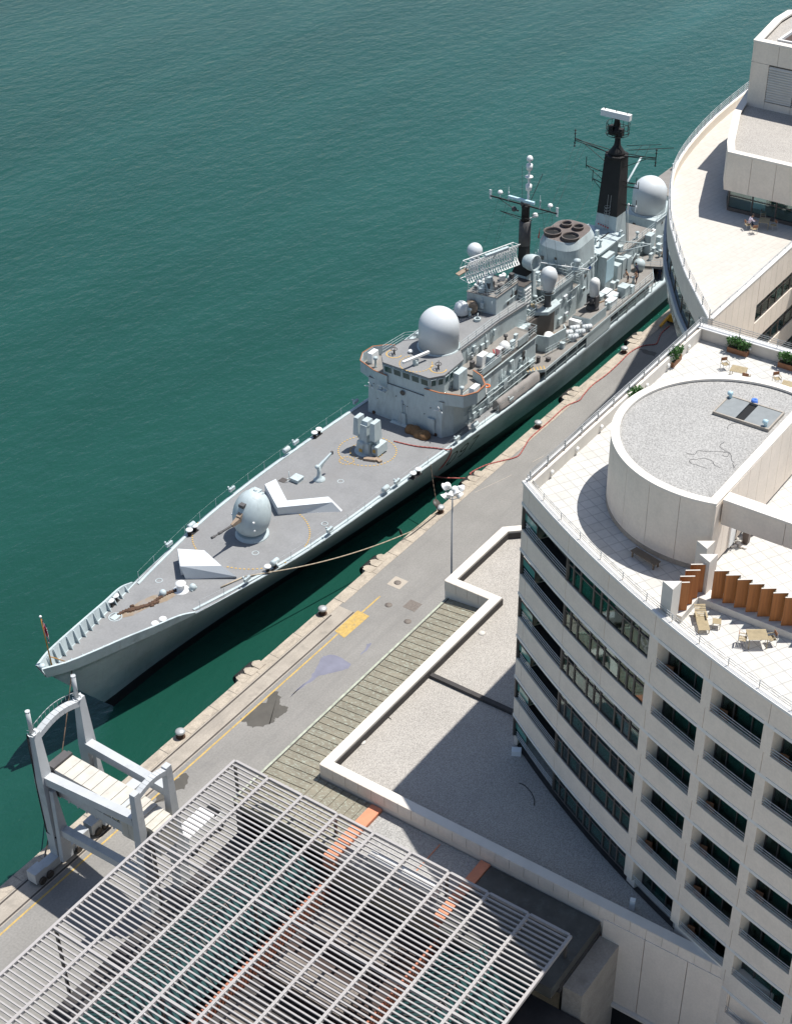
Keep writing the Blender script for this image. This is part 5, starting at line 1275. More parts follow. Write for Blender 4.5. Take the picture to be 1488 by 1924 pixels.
# bridge block
mb = MB(); lo = [(116.15, -4.7), (117.5, -5.35), (134.5, -5.35), (134.5, 5.35), (117.5, 5.35), (116.15, 4.9)]; hi = [(116.45, -4.7), (117.8, -5.3), (134.5, -5.3), (134.5, 5.3), (117.8, 5.3), (116.45, 4.9)]
n = len(lo); mb.add([S(u, y, 3.2) for u, y in lo]+[S(u, y, 8.0) for u, y in hi], [(i, n+i, n+(i+1) % n, (i+1) % n) for i in range(n)])
BR = mb.build("bridge_front", 'ship', SH)
poly("bridge_deck", [(116.5, -4.7), (117.9, -5.25), (134.5, -5.4), (134.5, 5.4), (117.9, 5.25), (116.5, 4.9)], 7.9, 8.02, 'deck01')
rp = [(116.5, -2.95), (117.9, -3.95), (121.8, -3.8), (123.2, -2.5), (131.0, -2.5), (136.5, -2.9), (136.5, 2.9), (131, 2.5), (123.2, 2.5), (121.8, 3.9), (117.9, 4.2), (116.5, 3.0)]
poly("bridge_house", [(u+.12 if u < 118 else u, y*.97) for u, y in rp], 6.3, 10.25)
poly("bridge_roof", rp, 10.25, 10.42, 'deck')
# front fill between wing level and roof (face under the windows)
mb = MB()
def winrow(a, b, n, z0, z1, gap=.16, out=.03):
    a = Vector((a[0], VC+a[1])); b = Vector((b[0], VC+b[1])); d = (b-a).normalized(); nn = Vector((d.y, -d.x)); L = (b-a).length
    for i in range(n):
        p = a+d*(L*i/n+gap/2); q = a+d*(L*(i+1)/n-gap/2)
        w_ = MB(); w_.hexa([(*(p+nn*out), z0), (*(q+nn*out), z0), (*(q-nn*.02), z0), (*(p-nn*.02), z0), (*(p+nn*(out+.10)), z1), (*(q+nn*(out+.10)), z1), (*(q-nn*.02), z1), (*(p-nn*.02), z1)]); o = w_.build("bridge_window", 'ship', SH)
        w_ = MB(); e = .07; p2 = p+d*e; q2 = q-d*e; w_.hexa([(*(p2+nn*(out+.012)), z0+e), (*(q2+nn*(out+.012)), z0+e), (*(q2+nn*out), z0+e), (*(p2+nn*out), z0+e), (*(p2+nn*(out+.106)), z1-e), (*(q2+nn*(out+.106)), z1-e), (*(q2+nn*out), z1-e), (*(p2+nn*out), z1-e)]); w_.build("window_glass", 'glass_roof', o)
winrow((116.62, 2.95), (116.62, -2.9), 5, 9.25, 10.1); winrow((116.62, -2.95), (117.95, -3.85), 2, 9.25, 10.1); winrow((117.95, 4.05), (116.62, 3.0), 2, 9.25, 10.1); winrow((118.0, -3.85), (120.6, -3.75), 3, 9.25, 10.1)
# bridge wings
for s in (-1, 1):
    k = 1.0
    wp = [(116.44, s*2.4), (116.6, s*4.2), (117.45, s*6.6), (118.9, s*7.35), (120.6, s*7.25), (121.9, s*6.0), (122.4, s*4.6), (122.4, s*3.9)]
    poly("bridge_wing", wp, 7.72, 7.9, 'deck01')
    mb = MB(); P = [(u, VC+y) for u, y in wp[:-1]]; mb.wall(P, .0, -.1*s*-1 if s > 0 else -.1, 7.6, 9.0); mb.build("wing_bulwark", 'ship', SH)
    mb = MB(); mb.wall(P, .03*1, -.14*s*-1 if s > 0 else -.14, 9.0, 9.07); mb.build("wing_handrail", 'varnish', SH)
    mb = MB(); mb.box(119.0, 120.3, VC+s*6.6-.35, VC+s*6.6+.35, 7.9, 9.1, .05); mb.build("wing_shelter", 'white', SH)
    mb = MB(); mb.lathe([(.18, 0), (.12, .1), (.12, .9), (.25, 1.0), (.25, 1.25), (.05, 1.3)], S(118.7, s*5.6, 7.9), 12); mb.build("pelorus", 'ship', SH)
    mb = MB(); mb.ring((121.6, VC+s*6.9), .25, .4, 8.2, 8.3, n=18); mb.build("lifebuoy", 'orange', SH)
    mb = MB(); mb.box(119.4, 121.2, VC+s*7.0-.15, VC+s*7.0+.15, 7.1, 7.7, .05); mb.build("wing_end_recess", 'dark', SH)
    # white three-armed bracket
    mb = MB(); c = Vector(S(116.35, s*4.5, 7.0))
    for dy, dz in ((-.55, .15), (0, .75), (.55, .15)): mb.tube(c, c+Vector((-.5, dy, dz)), .05, 6)
    mb.build("lamp_bracket", 'white', SH)
# front details
mb = MB(); mb.tube(S(116.2, .4, 3.75), S(116.3, .4, 6.6), .09, 8); mb.tube(S(116.2, .1, 3.75), S(116.3, .1, 6.2), .06, 8); mb.box(115.6, 116.25, VC-.7, VC+1.7, 3.72, 4.0, .2); mb.box(115.9, 116.3, VC-.3, VC+.8, 4.0, 5.2, .2); mb.build("jackstay_fitting", 'ship', SH)
mb = MB(); mb.cbox(S(115.85, 2.7, 7.3), .6, 1.0, .14); mb.pline([S(115.6, 2.3, 7.4), S(115.6, 2.3, 8.0), S(115.6, 3.1, 8.0), S(115.6, 3.1, 7.4)], .03); mb.ball(S(115.9, 2.9, 7.6), .22, 10); mb.build("lookout_ledge", 'ship', SH)
mb = MB(); mb.lathe([(.02, -.06), (.26, -.05), (.3, 0), (.3, .05)], S(116.3, .35, 7.6), 14, axis=(-1, 0, 0)); mb.build("ship_badge", 'frame', SH)
mb = MB()
for y in (-4.0, 4.1): mb.lathe([(.2, -.05), (.2, .05)], S(116.13, y, 3.95), 10, axis=(-1, 0, 0))
mb.build("rusty_scuttle", 'rust', SH)
rr = random.Random(11); mb = MB()
for i in range(9): mb.ball(S(116.3, rr.uniform(-4, 4.3), rr.uniform(4.2, 7.6)), .06, 6)
mb.build("wall_fitting", 'frame', SH)
mb = MB(); mb.box(116.02, 116.2, VC-3.9, VC-3.0, 4.0, 5.8); mb.build("bulkhead_door", 'ship', SH)
t1 = MB()
for (u, y, sx, sy, sz) in ((115.4, -1.9, 1.0, 1.6, 1.0), (115.2, -3.2, 1.1, 1.7, .95)):
    t1.lathe([(.4*sx, 0), (.62*sx, .12), (.66*sx, .4*sz), (.5*sx, .75*sz), (.2*sx, .95*sz), (.02, .98*sz)], S(u, y, 3.72), 14)
    t1.lathe([(.4*sx, 0), (.62*sx, .12), (.62*sx, .4*sz), (.45*sx, .75*sz), (.02, .9*sz)], S(u-.05, y+.6, 3.72), 12)
tag(t1.build("canvas_covered_gear", 'canvas'), "brown canvas covered gear on the deck against the bridge front", "canvas cover")
# roof kit
fr = S(122.7, 0, 10.42)
mb = MB(); mb.dome(fr, 2.2, 4.6, 40, .95); mb.build("forward_radome", 'dome', SH)
mb = MB(); mb.lathe([(2.35, -.1), (2.35, .12), (2.21, .14)], fr, 40, cap=False); mb.build("radome_base", 'ship', SH)
c = S(118.0, -.2, 10.42); mb = MB(); mb.lathe([(.32, 0), (.28, .35), (.15, .5), (.15, .75)], c, 14); mb.cbox((c[0], c[1], c[2]+.25), .55, .4, .4); mb.build("radar_pedestal", 'ship', SH)
mb = MB(); mb.bar(S(116.3, .25, 11.35), S(119.7, -.75, 11.35), .28, .26); mb.build("navigation_radar", 'white', SH)
def roofdash(cx, cy, r, n, a0=0, a1=2*math.pi, w=.12, duty=.6, z=10.44):
    mb = MB()
    for i in range(n):
        A = a0+(a1-a0)*i/n; B = A+(a1-a0)/n*duty
        mb.add([S(cx+(r+sg*w/2)*math.cos(a), cy+(r+sg*w/2)*math.sin(a), z) for a in (A, B) for sg in (-1, 1)], [(0, 1, 3, 2)])
    mb.build("safety_marking", 'deckyellow', SH, fix=False)
roofdash(118.2, -.1, 1.75, 22, 1.0, 5.6); roofdash(118.6, -2.7, .85, 20, duty=1.01, a0=1.2, a1=5.2); roofdash(118.6, 3.0, .85, 20, duty=1.01, a0=.9, a1=4.9)
for y in (-2.7, 3.0):
    mb = MB(); c = S(118.6, y, 10.42); mb.tube(c, (c[0], c[1], c[2]+.5), .1, 8); mb.ring((c[0], c[1]), .3, .36, 11.0, 11.06, n=14); mb.bar((c[0]-.3, c[1]-.3, 11.05), (c[0]+.35, c[1]+.2, 11.2), .1, .1); mb.build("sight_director", 'mastgrey', SH)
mb = MB(); mb.ball(S(119.8, 1.7, 10.6), .3, 10, .7); mb.build("satellite_dome", 'white', SH)
fence("roof_rail", [(123.2, -2.4), (131, -2.4), (136.4, -2.8)], 10.42, .95, 1.6)
fence("roof_rail", [(118, 4.1), (121.7, 3.8), (123.2, 2.4), (131, 2.4)], 10.42, .95, 1.6)
# 01 walkway along the near side, with bulwark
for s in (-1, 1):
    y1 = s*5.36
    poly("upper_walkway", [(122.6, s*2.2), (134.4, s*2.2), (134.4, s*5.36), (122.6, s*5.28)], 8.015, 8.25, 'deck01')
    mb = MB(); mb.wall([(123.2, VC+s*5.3), (127.0, VC+s*5.33)], .04, -.04, 8.25, 9.0); mb.wall([(130.5, VC+s*5.37), (132.6, VC+s*5.39)], .04, -.04, 8.25, 9.1); mb.build("walkway_bulwark", 'ship', SH)
    mb = MB(); mb.wall([(117.9, VC+s*5.36), (134.5, VC+s*5.42)], .05, -.05, 7.78, 7.9); mb.build("deck_edge_trim", 'ship', SH)
    mb = MB()
    for z in (4.1, 5.0, 5.6): mb.tube(S(119.5, s*5.45, z), S(134, s*5.62, z), .045, 6)
    for u in (121, 124.5, 127, 129.5, 132): mb.tube(S(u, s*5.46, 3.2), S(u, s*5.46, 7.2), .05, 6)
    mb.build("pipework", 'ship', SH)
    mb = MB()
    for u in (120.4, 125.6, 130.6): mb.box(u, u+.85, VC+s*5.36-.06, VC+s*5.36+.06, 3.45, 5.3)
    mb.build("bulkhead_door", 'ship', SH)
    mb = MB()
    for u, z, w_, h in ((122.3, 5.6, .7, .6), (124.0, 4.3, .5, .8), (127.3, 4.6, .8, .9), (128.7, 5.5, .5, .5), (133, 4.5, .9, .7)): mb.box(u, u+w_, VC+s*5.45-.16, VC+s*5.45+.16, z, z+h)
    mb.build("wall_locker", 'ship', SH)
    mb = MB()
    for k in range(5): mb.box(123.1, 124.0, VC+s*5.37-.1, VC+s*5.37+.1, 5.55+k*.28, 5.68+k*.28)
    mb.build("vent_louvre", 'white', SH)
rr = random.Random(21)
def clutter(u0, u1, y0, y1, z, n, smax=.9, m='ship', nm="deck_locker"):
    for i in range(n):
        mb = MB(); c = S(rr.uniform(u0, u1), rr.uniform(y0, y1), z); k = rr.random()
        if k < .55: 
            a, b, h = rr.uniform(.35, smax), rr.uniform(.3, smax*.8), rr.uniform(.3, 1.0); mb.cbox(c, a, b, h); mb.cbox((c[0], c[1], c[2]+h), a+.05, b+.05, .05); nmm = nm
        elif k < .75: mb.lathe([(.18, 0), (.18, .3), (.12, .35), (.12, .7), (.26, .8), (.26, .95), (.05, 1.05)], c, 10); nmm = "mushroom_vent"
        elif k < .88: mb.ring((c[0], c[1]), .25, .4, z, z+.3, n=12); mb.tube((c[0]-.1, c[1], z+.15), (c[0]+.1, c[1], z+.9), .06, 6); nmm = "hose_reel"
        else: mb.tube((c[0]-.5, c[1], z+.3), (c[0]+.5, c[1]+.2, z+.35), .2, 10); mb.cbox((c[0], c[1], z), .5, .3, .2); nmm = "gas_bottle"
        mb.build(nmm, m, SH)
clutter(123.5, 134, -5.0, -3.3, 8.25, 6); clutter(123.5, 134, 3.3, 5.0, 8.25, 5)
mb = MB(); mb.lathe([(.3, -.06), (.42, -.05), (.42, .05), (.3, .06)], S(127.3, -4.2, 8.7), 14, axis=(.6, -.8, .2)); mb.build("lifebuoy", 'redpaint', SH)
mb = MB(); c = S(129.0, -4.5, 8.25); mb.lathe([(.5, 0), (.7, .3), (.6, .8), (.3, 1.15), (.02, 1.2)], c, 14); mb.cbox((c[0]-.9, c[1]+.1, c[2]), .7, .6, .8); mb.build("covered_gun", 'white', SH)
mb = MB(); mb.tube(S(128.0, -4.8, 8.7), S(127.0, -5.3, 8.9), .06, 6); mb.cbox(S(128.4, -4.7, 8.25), .5, .5, .7); mb.build("light_gun_mount", 'mastgrey', SH)
mb = MB(); mb.box(124.6, 125.9, VC-4.4, VC-3.6, 8.25, 9.5, .04); mb.build("deck_locker", 'white', SH)
mb = MB(); mb.box(119.5, 121.2, VC-4.7, VC-3.95, 8.02, 9.9, .03); mb.build("deck_locker", 'ship', SH)
# ---- deckhouse with the long-range radar
C0, C1 = 131.5, 136.6
poly("radar_deckhouse", [(C0, 2.1), (C0+.5, -1.45), (C1, -1.45), (C1, 2.1)], 10.3, 12.55)
poly("deckhouse_roof", [(C0-.05, 2.15), (C0+.45, -1.5), (C1, -1.5), (C1, 2.15)], 12.55, 12.62, 'deck01')
mb = MB(); mb.ring((C0+.2, VC+.4), .55, .62, 10.9, 10.95, n=16); mb.build("bulkhead_door", 'ship', SH)
mb = MB(); mb.lathe([(.7, 0), (.5, .4), (.42, 1.3), (.42, 1.6)], S(133.2, .3, 12.6), 16); mb.bar(S(133.2, .3, 13.8), S(133.2, 1.3, 15.2), .2, .2); mb.bar(S(132.5, .3, 13.9), S(132.5, .7, 15.5), .12, .12); mb.bar(S(134, .3, 13.9), S(134, .7, 15.5), .12, .12); mb.build("radar_turntable", 'ship', SH)
rr2 = random.Random(8)
for i in range(7):
    mb = MB(); c = S(rr2.uniform(C0+.5, C1-.4), rr2.uniform(-1.2, 1.8), 12.62); mb.cbox(c, rr2.uniform(.4, .9), rr2.uniform(.3, .7), rr2.uniform(.3, .8), rr2.random()); mb.ball((c[0]+.3, c[1], c[2]+.5), .28, 10); mb.build("roof_equipment", 'ship' if i % 3 else 'white', SH)
fence("roof_rail", [(C0, 2.0), (C0+.5, -1.4), (C1, -1.4)], 12.62, .8, 1.2)
# lattice antenna (cylindrical section, long axis nearly fore and aft)
pa, pb = Vector(S(129.5, 1.05, 0)), Vector(S(136.4, -1.15, 0)); ex = (pb-pa).normalized(); ey = Vector((ex.y, -ex.x, 0)); LN = (pb-pa).length
def prof(t):                # t 0 bottom .. 1 top : (back offset, z)
    a = -0.9+1.8*t; return (.55*math.cos(a)**-1*0+.62*(2*t-1)**2, 15.0+2.5*t)
mb = MB(); NRIB = 21
for i in range(NRIB+1):
    b = pa+ex*LN*i/NRIB; pts = []
    for k in range(8):
        o_, z_ = prof(k/7); p = b+ey*o_; pts.append((p.x, p.y, z_-.35*(1-k/7)*0))
    for a_, b_ in zip(pts[:-1], pts[1:]): mb.bar(a_, b_, .16, .05)
for k in range(0, 8):
    o_, z_ = prof(k/7); a_ = pa+ey*o_; b_ = pb+ey*o_; mb.tube((a_.x, a_.y, z_), (b_.x, b_.y, z_), .035, 5)
mb.build("lattice_radar_reflector", 'white', SH)
mb = MB()
for zz, off in ((15.0, -.9), (16.2, -1.0), (17.3, -.5)):
    a_ = pa-ey*off*-1+ey*0; a_ = pa+ey*off; b_ = pb+ey*off; mb.tube((a_.x, a_.y, zz), (b_.x, b_.y, zz), .05, 5)
for i in range(0, 13):
    b = pa+ex*LN*i/12; c_ = pa+ex*LN*min(12, i+1)/12
    for (z1, o1), (z2, o2) in (((15.0, -.9), (16.2, -1.0)), ((16.2, -1.0), (17.3, -.5)), ((15.0, -.9), (15.0, .6)), ((17.3, -.5), (17.4, .55)), ((16.2, -1.0), (16.2, 0))):
        p = b+ey*o1; q = (c_ if (i % 2 and o1 == -.9) else b)+ey*o2; mb.tube((p.x, p.y, z1), (q.x, q.y, z2), .03, 4)
mb.build("radar_back_truss", 'white', SH)
mb = MB(); p = pa+ex*LN*.5+ey*.9; mb.bar(Vector((p.x, p.y, 17.75))-ex*1.6, Vector((p.x, p.y, 17.75))+ex*1.6, .35, .3); p2 = pa+ex*LN*.5; mb.bar((p2.x, p2.y, 16.2), (p.x, p.y, 17.7), .08, .08); mb.build("radar_feed_bar", 'ship', SH)
c = onv(*z4(125, 765), VC+1.0); mb = MB(); mb.bar((c.x-.6, c.y+.2, c.z-.1), (c.x+.7, c.y-.2, c.z+.2), .6, .12); mb.build("counterweight_plate", 'canvas2', SH)
# louvred ventilation house
blk("louvred_house", 137.0, 138.7, -2.0, -.2, 8.0, 11.9); blk("louvred_house_roof", 136.95, 138.75, -2.05, -.15, 11.9, 11.96, 'frame')
mb = MB()
for k in range(6): mb.box(137.2, 138.5, VC-2.12, VC-2.0, 9.0+k*.45, 9.2+k*.45, 0); mb.box(136.9, 137.0, VC-1.8, VC-.4, 9.0+k*.45, 9.18+k*.45)
mb.build("vent_louvre", 'white', SH)
# middle platform decks
poly("mid_deckhouse", [(136.5, -2.9), (147.5, -3.2), (147.5, 3.2), (136.5, 2.9)], 2.9, 8.0); poly("mid_deck", [(136.4, -3.0), (147.6, -3.3), (147.6, 3.3), (136.4, 3.0)], 8.0, 8.08, 'deck01')
poly("signal_platform", [(141.6, 1.1), (141.6, -3.3), (146.4, -3.3), (146.4, 1.1)], 9.35, 9.45, 'deck01'); blk("platform_house", 142.2, 146.3, -3.25, 1.0, 4.3, 9.35)
fence("platform_rail", [(141.6, 1.1), (141.6, -3.3), (146.4, -3.3), (146.4, 1.1)], 9.45, 1.05, .9, .028)
mb = MB(); mb.wall([(141.7, VC-3.36), (146.5, VC-3.36)], .02, -.03, 9.45, 10.0); mb.build("platform_screen", 'ship', SH)
# curved sponson with the bulb-shaped satellite dome
poly("dome_sponson", [(138.0, -2.9), (139.0, -4.2), (141.6, -4.3), (142.4, -3.2), (142.4, -2.9)], 8.1, 8.5)
mb = MB(); mb.lathe([(.55, 0), (.4, .3), (.36, 1.6), (.55, 1.9), (.6, 2.3)], S(140.3, -3.3, 8.4), 16); mb.build("dome_pedestal", 'mastgrey', SH)
mb = MB(); mb.lathe([(.62, 0), (.68, .1), (.74, .5), (.95, 1.3), (1.0, 1.7), (.94, 2.1), (.75, 2.5), (.4, 2.75), (.02, 2.82)], S(140.3, -3.3, 10.6), 26); mb.build("satellite_dome", 'dome', SH)
mb = MB(); mb.ring((140.3, VC-3.3), .75, .8, 10.55, 10.6, n=20); mb.ring((140.3, VC-3.3), .75, .8, 10.2, 10.25, n=20); mb.build("dome_ring", 'ship', SH)
blk("boat_bay_shadow_wall", 136.6, 142.1, -3.3, -2.9, 3.0, 7.9, 'frame')  # dark colour stands for the shade inside the boat bay
mb = MB(); mb.wall([(137.0, VC-3.6), (137.5, VC-5.3), (140.4, VC-5.8), (141.0, VC-5.2)], .06, -.06, 4.3, 6.3); mb.build("deck_screen", 'ship', SH)
mb = MB(); mb.lathe([(.55, -.7), (.62, -.6), (.62, .6), (.55, .7)], S(138.5, -4.6, 5.4), 16, axis=(.9, .3, .1)); mb.build("liferaft_canister", 'white', SH)
mb = MB(); mb.lathe([(.8, 0), (.9, .3), (.7, .9), (.5, 1.3), (.02, 1.5)], S(139.6, -5.0, 4.3), 14); mb.build("covered_gun", 'canvas2', SH)
mb = MB(); mb.lathe([(.35, -.5), (.4, -.4), (.4, .4), (.35, .5)], S(137.7, -3.9, 4.7), 12, axis=(.5, .8, .1)); mb.build("canvas_bundle", 'canvas', SH)
# ---- foremast
fm = thing("foremast", "x", "x", S(140.2, 0, 8)); del fm["label"]; del fm["category"]; fm.parent = SH; fm.location = WL[fm]-WL[SH]
mb = MB(); mb.box(138.9, 141.5, VC-1.25, VC+1.25, 8.0, 12.0, .28); mb.build("mast_plinth", 'ship', fm)
mb = MB(); mb.hexa([S(139.18, -.97, 12.0), S(141.22, -.97, 12.0), S(141.22, .97, 12.0), S(139.18, .97, 12.0), S(139.65, -.5, 13.7), S(140.65, -.5, 13.7), S(140.65, .5, 13.7), S(139.65, .5, 13.7)]); mb.box(139.65, 140.65, VC-.5, VC+.5, 13.7, 15.4, .02); mb.build("mast_foot", 'black', fm)
mb = MB(); mb.lathe([(.55, 0), (.68, .05), (.68, 2.9), (.5, 2.95)], S(140.15, 0, 15.4), 12); mb.build("mast_sleeve", 'mastgrey', fm)
mb = MB(); mb.lathe([(.48, 0), (.45, 1.6), (.5, 1.7), (.5, 2.0)], S(140.15, 0, 18.3), 14); mb.build("mast_column", 'black', fm)
mb = MB(); mb.bar(S(140.0, -4.1, 20.3), S(140.0, 4.6, 20.3), .12, .14); 
for y in (-4.1, 4.6): mb.bar(S(140, y*.2, 19.3), S(140, y*.75, 20.25), .05, .05)
mb.bar(S(139.6, -1.2, 18.9), S(139.6, 3.0, 19.0), .07, .07); mb.bar(S(139.6, 3.0, 19.0), S(140, .4, 18.4), .05, .05); mb.build("yardarm", 'black', fm)
mb = MB(); mb.bar(S(139.7, -1.35, 20.95), S(139.7, 2.0, 20.95), .3, .3); mb.build("navigation_radar", 'lightblue', fm)
mb = MB(); mb.tube(S(139.7, .2, 20.3), S(139.7, .2, 20.85), .18, 10); mb.ball(S(139.2, .95, 19.9), .3, 10); mb.tube(S(139.6, .6, 19.6), S(139.2, .95, 19.9), .09, 6); mb.build("radar_gearbox", 'mastgrey', fm)
for y in (-3.2, 3.3):
    mb = MB(); mb.tube(S(140, y, 20.3), S(140, y, 21.0), .045, 6); mb.lathe([(.3, 0), (.3, .08), (.2, .28), (.02, .34)], S(140, y, 20.95), 14); mb.build("dome_aerial", 'white', fm)
for y in (-1.9, 2.2):
    mb = MB(); mb.lathe([(.14, 0), (.06, .2), (.06, .7), (.1, .75), (.1, 1.0), (.02, 1.05), (.02, 1.6)], S(140, y, 20.35), 8); mb.build("stick_aerial", 'ship', fm)
for y in (-4.1, 4.6):
    mb = MB(); mb.add([S(140.0, y-.1, 19.9), S(140, y+.12, 19.95), S(140, y+.16, 21.0), S(140, y-.14, 21.0), S(140.08, y-.1, 19.9), S(140.08, y+.12, 19.95), S(140.08, y+.16, 21.0), S(140.08, y-.14, 21.0)], [(0, 1, 2, 3), (7, 6, 5, 4), (0, 4, 5, 1), (1, 5, 6, 2), (2, 6, 7, 3), (3, 7, 4, 0)]); mb.build("blade_aerial", 'white', fm)
mb = MB(); b = S(140.35, -.15, 20.3)
mb.lathe([(.17, 0), (.14, 1.0), (.14, 1.7), (.34, 1.72), (.36, 2.35), (.14, 2.4), (.13, 3.2), (.45, 3.22), (.45, 3.34), (.12, 3.4), (.12, 4.1), (.34, 4.12), (.36, 4.75), (.13, 4.8), (.12, 5.2), (.36, 5.25), (.36, 5.45), (.24, 5.7), (.02, 5.8)], b, 16); mb.build("white_aerial_pole", 'white', fm)
mb = MB(); mb.lathe([(.3, 0), (.33, .08), (.24, .35), (.02, .42)], S(140.7, -.95, 18.9), 14); mb.tube(S(140.2, -.3, 18.6), S(140.7, -.95, 18.9), .06, 6); mb.build("dome_aerial", 'white', fm)
mb = MB(); mb.tube(S(140.5, -.3, 20.5), S(141.9, -1.0, 23.6), .04, 5); mb.tube(S(140.2, .5, 20.4), S(140.6, .9, 24.6), .02, 5); mb.build("whip_aerial", 'mastgrey', fm)
mb = MB()
for k in range(12): mb.tube(S(138.85+.02*k, -.25, 8.3+.33*k), S(138.85+.02*k, .25, 8.3+.33*k), .02, 5)
mb.build("mast_ladder", 'ship', fm)
# white domes and drums round the foremast
c = onv(892, 470, VC+3.6); mb = MB(); mb.ball((c.x, c.y, c.z), .9, 20); mb.lathe([(.5, -2.4), (.5, -.8)], c, 12); mb.build("satellite_dome", 'dome', SH)
c = onv(867, 588, VC+1.8); mb = MB(); mb.lathe([(.8, 0), (.85, .1), (.85, .7), (.7, 1.15), (.4, 1.4), (.02, 1.48)], c, 22); mb.tube((c.x, c.y, 10.4), (c.x, c.y, c.z), .09, 8); mb.build("satellite_dome", 'dome', SH)
c = onv(885, 592, VC+1.2); mb = MB(); mb.lathe([(.6, -.5), (.75, -.4), (.75, .4), (.6, .5)], (c.x, c.y, 11.1), 18, axis=(-.8, -.5, .1)); mb.build("drum_director", 'canvas2', SH)
c = onv(997, 492, VC-1.2); mb = MB(); mb.lathe([(.3, -.9), (.75, -.7), (.95, 0), (.95, .75), (.85, .8), (.8, .2)], c, 20, axis=(-.1, -.85, .1)); mb.bar((c.x+.9, c.y+.2, c.z), (c.x+.9, c.y+.1, 8.1), .3, .3); mb.build("horn_director", 'ship', SH)
clutter(137, 146, -.0, 2.9, 8.08, 10); clutter(142, 146, -2.6, .6, 9.45, 5, .7)
mb = MB(); mb.tube(S(138.2, -1.2, 8.1), S(141.2, -2.7, 8.9), .05, 5); mb.tube(S(138.6, -.6, 8.1), S(141.4, -2.0, 8.9), .05, 5)
for k in range(9): mb.tube(S(138.3+.35*k, -1.2-.17*k, 8.15+.09*k), S(138.7+.35*k, -.6-.16*k, 8.15+.09*k), .035, 5)
mb.build("access_ladder", 'ship', SH)
mb = MB(); mb.cbox(S(139.2, -1.9, 8.08), .9, .6, .5, .5); mb.build("wooden_crate", 'teak', SH)
# ---- funnel
fn = thing("funnel", "x", "x", S(150, 0, 6)); del fn["label"]; del fn["category"]; fn.parent = SH; fn.location = WL[fn]-WL[SH]
def rrect(u0, u1, h, r, n=6):
    out = []
    for cx, cy, a0_ in ((u1-r, h-r, 0), (u0+r, h-r, 90), (u0+r, -h+r, 180), (u1-r, -h+r, 270)):
        for k in range(n+1):
            a = math.radians(a0_+90*k/n); out.append((cx+r*math.cos(a), cy+r*math.sin(a)))
    return out
def loft(mb, secs):
    n = len(secs[0][0]); P = []
    for pts, z in secs: P += [S(u, y, z(u, y) if callable(z) else z) for u, y in pts]
    F = [(k*n+i, k*n+(i+1) % n, (k+1)*n+(i+1) % n, (k+1)*n+i) for k in range(len(secs)-1) for i in range(n)]
    mb.add(P, F, False); mb.add(P[-n:], [tuple(range(n))]); return mb
rim = lambda u, y: 12.1+.05*(u-147)
mb = MB(); loft(mb, [(rrect(147.2, 153.6, 3.1, 2.2, 10), 4.3), (rrect(147.0, 153.6, 2.95, 2.1, 10), 8.5), (rrect(146.9, 153.4, 2.65, 1.9, 10), rim)]); mb.build("funnel_casing", 'ship', fn)
mb = MB(); loft(mb, [(rrect(146.9, 153.4, 2.64, 1.9, 10), lambda u, y: rim(u, y)+.003), (rrect(147.4, 152.9, 2.3, 1.6, 10), lambda u, y: rim(u, y)+.85)]); mb.build("funnel_cap", 'ship', fn)
M['sooty'] = mat("sooty_plate", (0.15, 0.125, 0.115), 0.9, 0.2, 1.2)
mb = MB(); loft(mb, [(rrect(147.42, 152.88, 2.28, 1.6, 10), lambda u, y: rim(u, y)+.84), (rrect(147.44, 152.86, 2.27, 1.6, 10), lambda u, y: rim(u, y)+.87)]); mb.build("funnel_top_plate", 'sooty', fn)
for cx, cy, r in ((148.75, 1.2, 1.02), (148.75, -1.2, 1.02), (151.3, .8, .62), (151.3, -.8, .62)):
    zt_ = rim(cx, 0)+.85; mb = MB(); mb.lathe([(r+.03, -.2), (r+.03, .3), (r+.09, .32), (r+.09, .40), (r-.02, .41), (r-.04, .2), (r-.05, -.15)], S(cx, cy, zt_), 28, cap=False); mb.build("exhaust_pipe", 'sooty', fn)
    mb = MB(); mb.lathe([(r-.04, .02), (.02, .025)], S(cx, cy, zt_+.04), 28, cap=False); mb.build("exhaust_opening", 'dark', fn)
mb = MB(); mb.lathe([(.45, -.05), (.5, .02), (.02, .05)], S(150.8, -2.9, 8.8), 18, axis=(0, -1, .05)); mb.build("funnel_crest", 'ship', fn)
mb = MB(); mb.lathe([(.22, -.05), (.25, .02), (.02, .05)], S(150.8, -2.98, 8.85), 14, axis=(0, -1, .05)); mb.build("funnel_crest", 'bluepaint', fn)
mb = MB(); mb.tube(S(145.6, 4.2, 10.2), S(147.2, -4.8, 10.6), .07, 7)
for y in (-4, -1.5, 1.5): mb.tube(S(146.4-.17*y, y, 10.4), S(147.1, y, 9.0), .04, 5)
mb.build("wireless_boom", 'white', fn)
mb = MB(); mb.lathe([(.5, 0), (.55, .1), (.3, .3), (.3, .8), (.42, .9), (.42, 1.2), (.05, 1.35)], S(146.9, -3.3, 10.4), 14); mb.ring((146.9, VC-3.3), .7, .75, 10.4, 10.46, n=16); mb.ring((146.9, VC-3.3), .7, .75, 10.9, 10.96, n=16); mb.bar(S(147.1, -2.9, 9.6), S(146.9, -3.3, 10.4), .3, .3); mb.build("searchlight_platform", 'ship', fn)
mb = MB(); mb.add([S(147.6, 2.35, 12.5), S(147.7, 2.35, 14.0), S(147.8, 2.65, 12.6), S(147.65, 2.5, 12.5)], [(0, 1, 2), (0, 3, 1), (1, 3, 2)]); mb.build("red_pennant", 'redpaint', fn, fix=False)
mb = MB()
for z in (9.2, 10.0): mb.pline([S(u, y, z) for u, y in rrect(146.9, 153.5, 3.05, 1.5)], .04, 5)
for y in (-1.5, 0, 1.5): mb.bar(S(146.93, y, 4.3), S(146.93, y, 11.6), .04, .04)
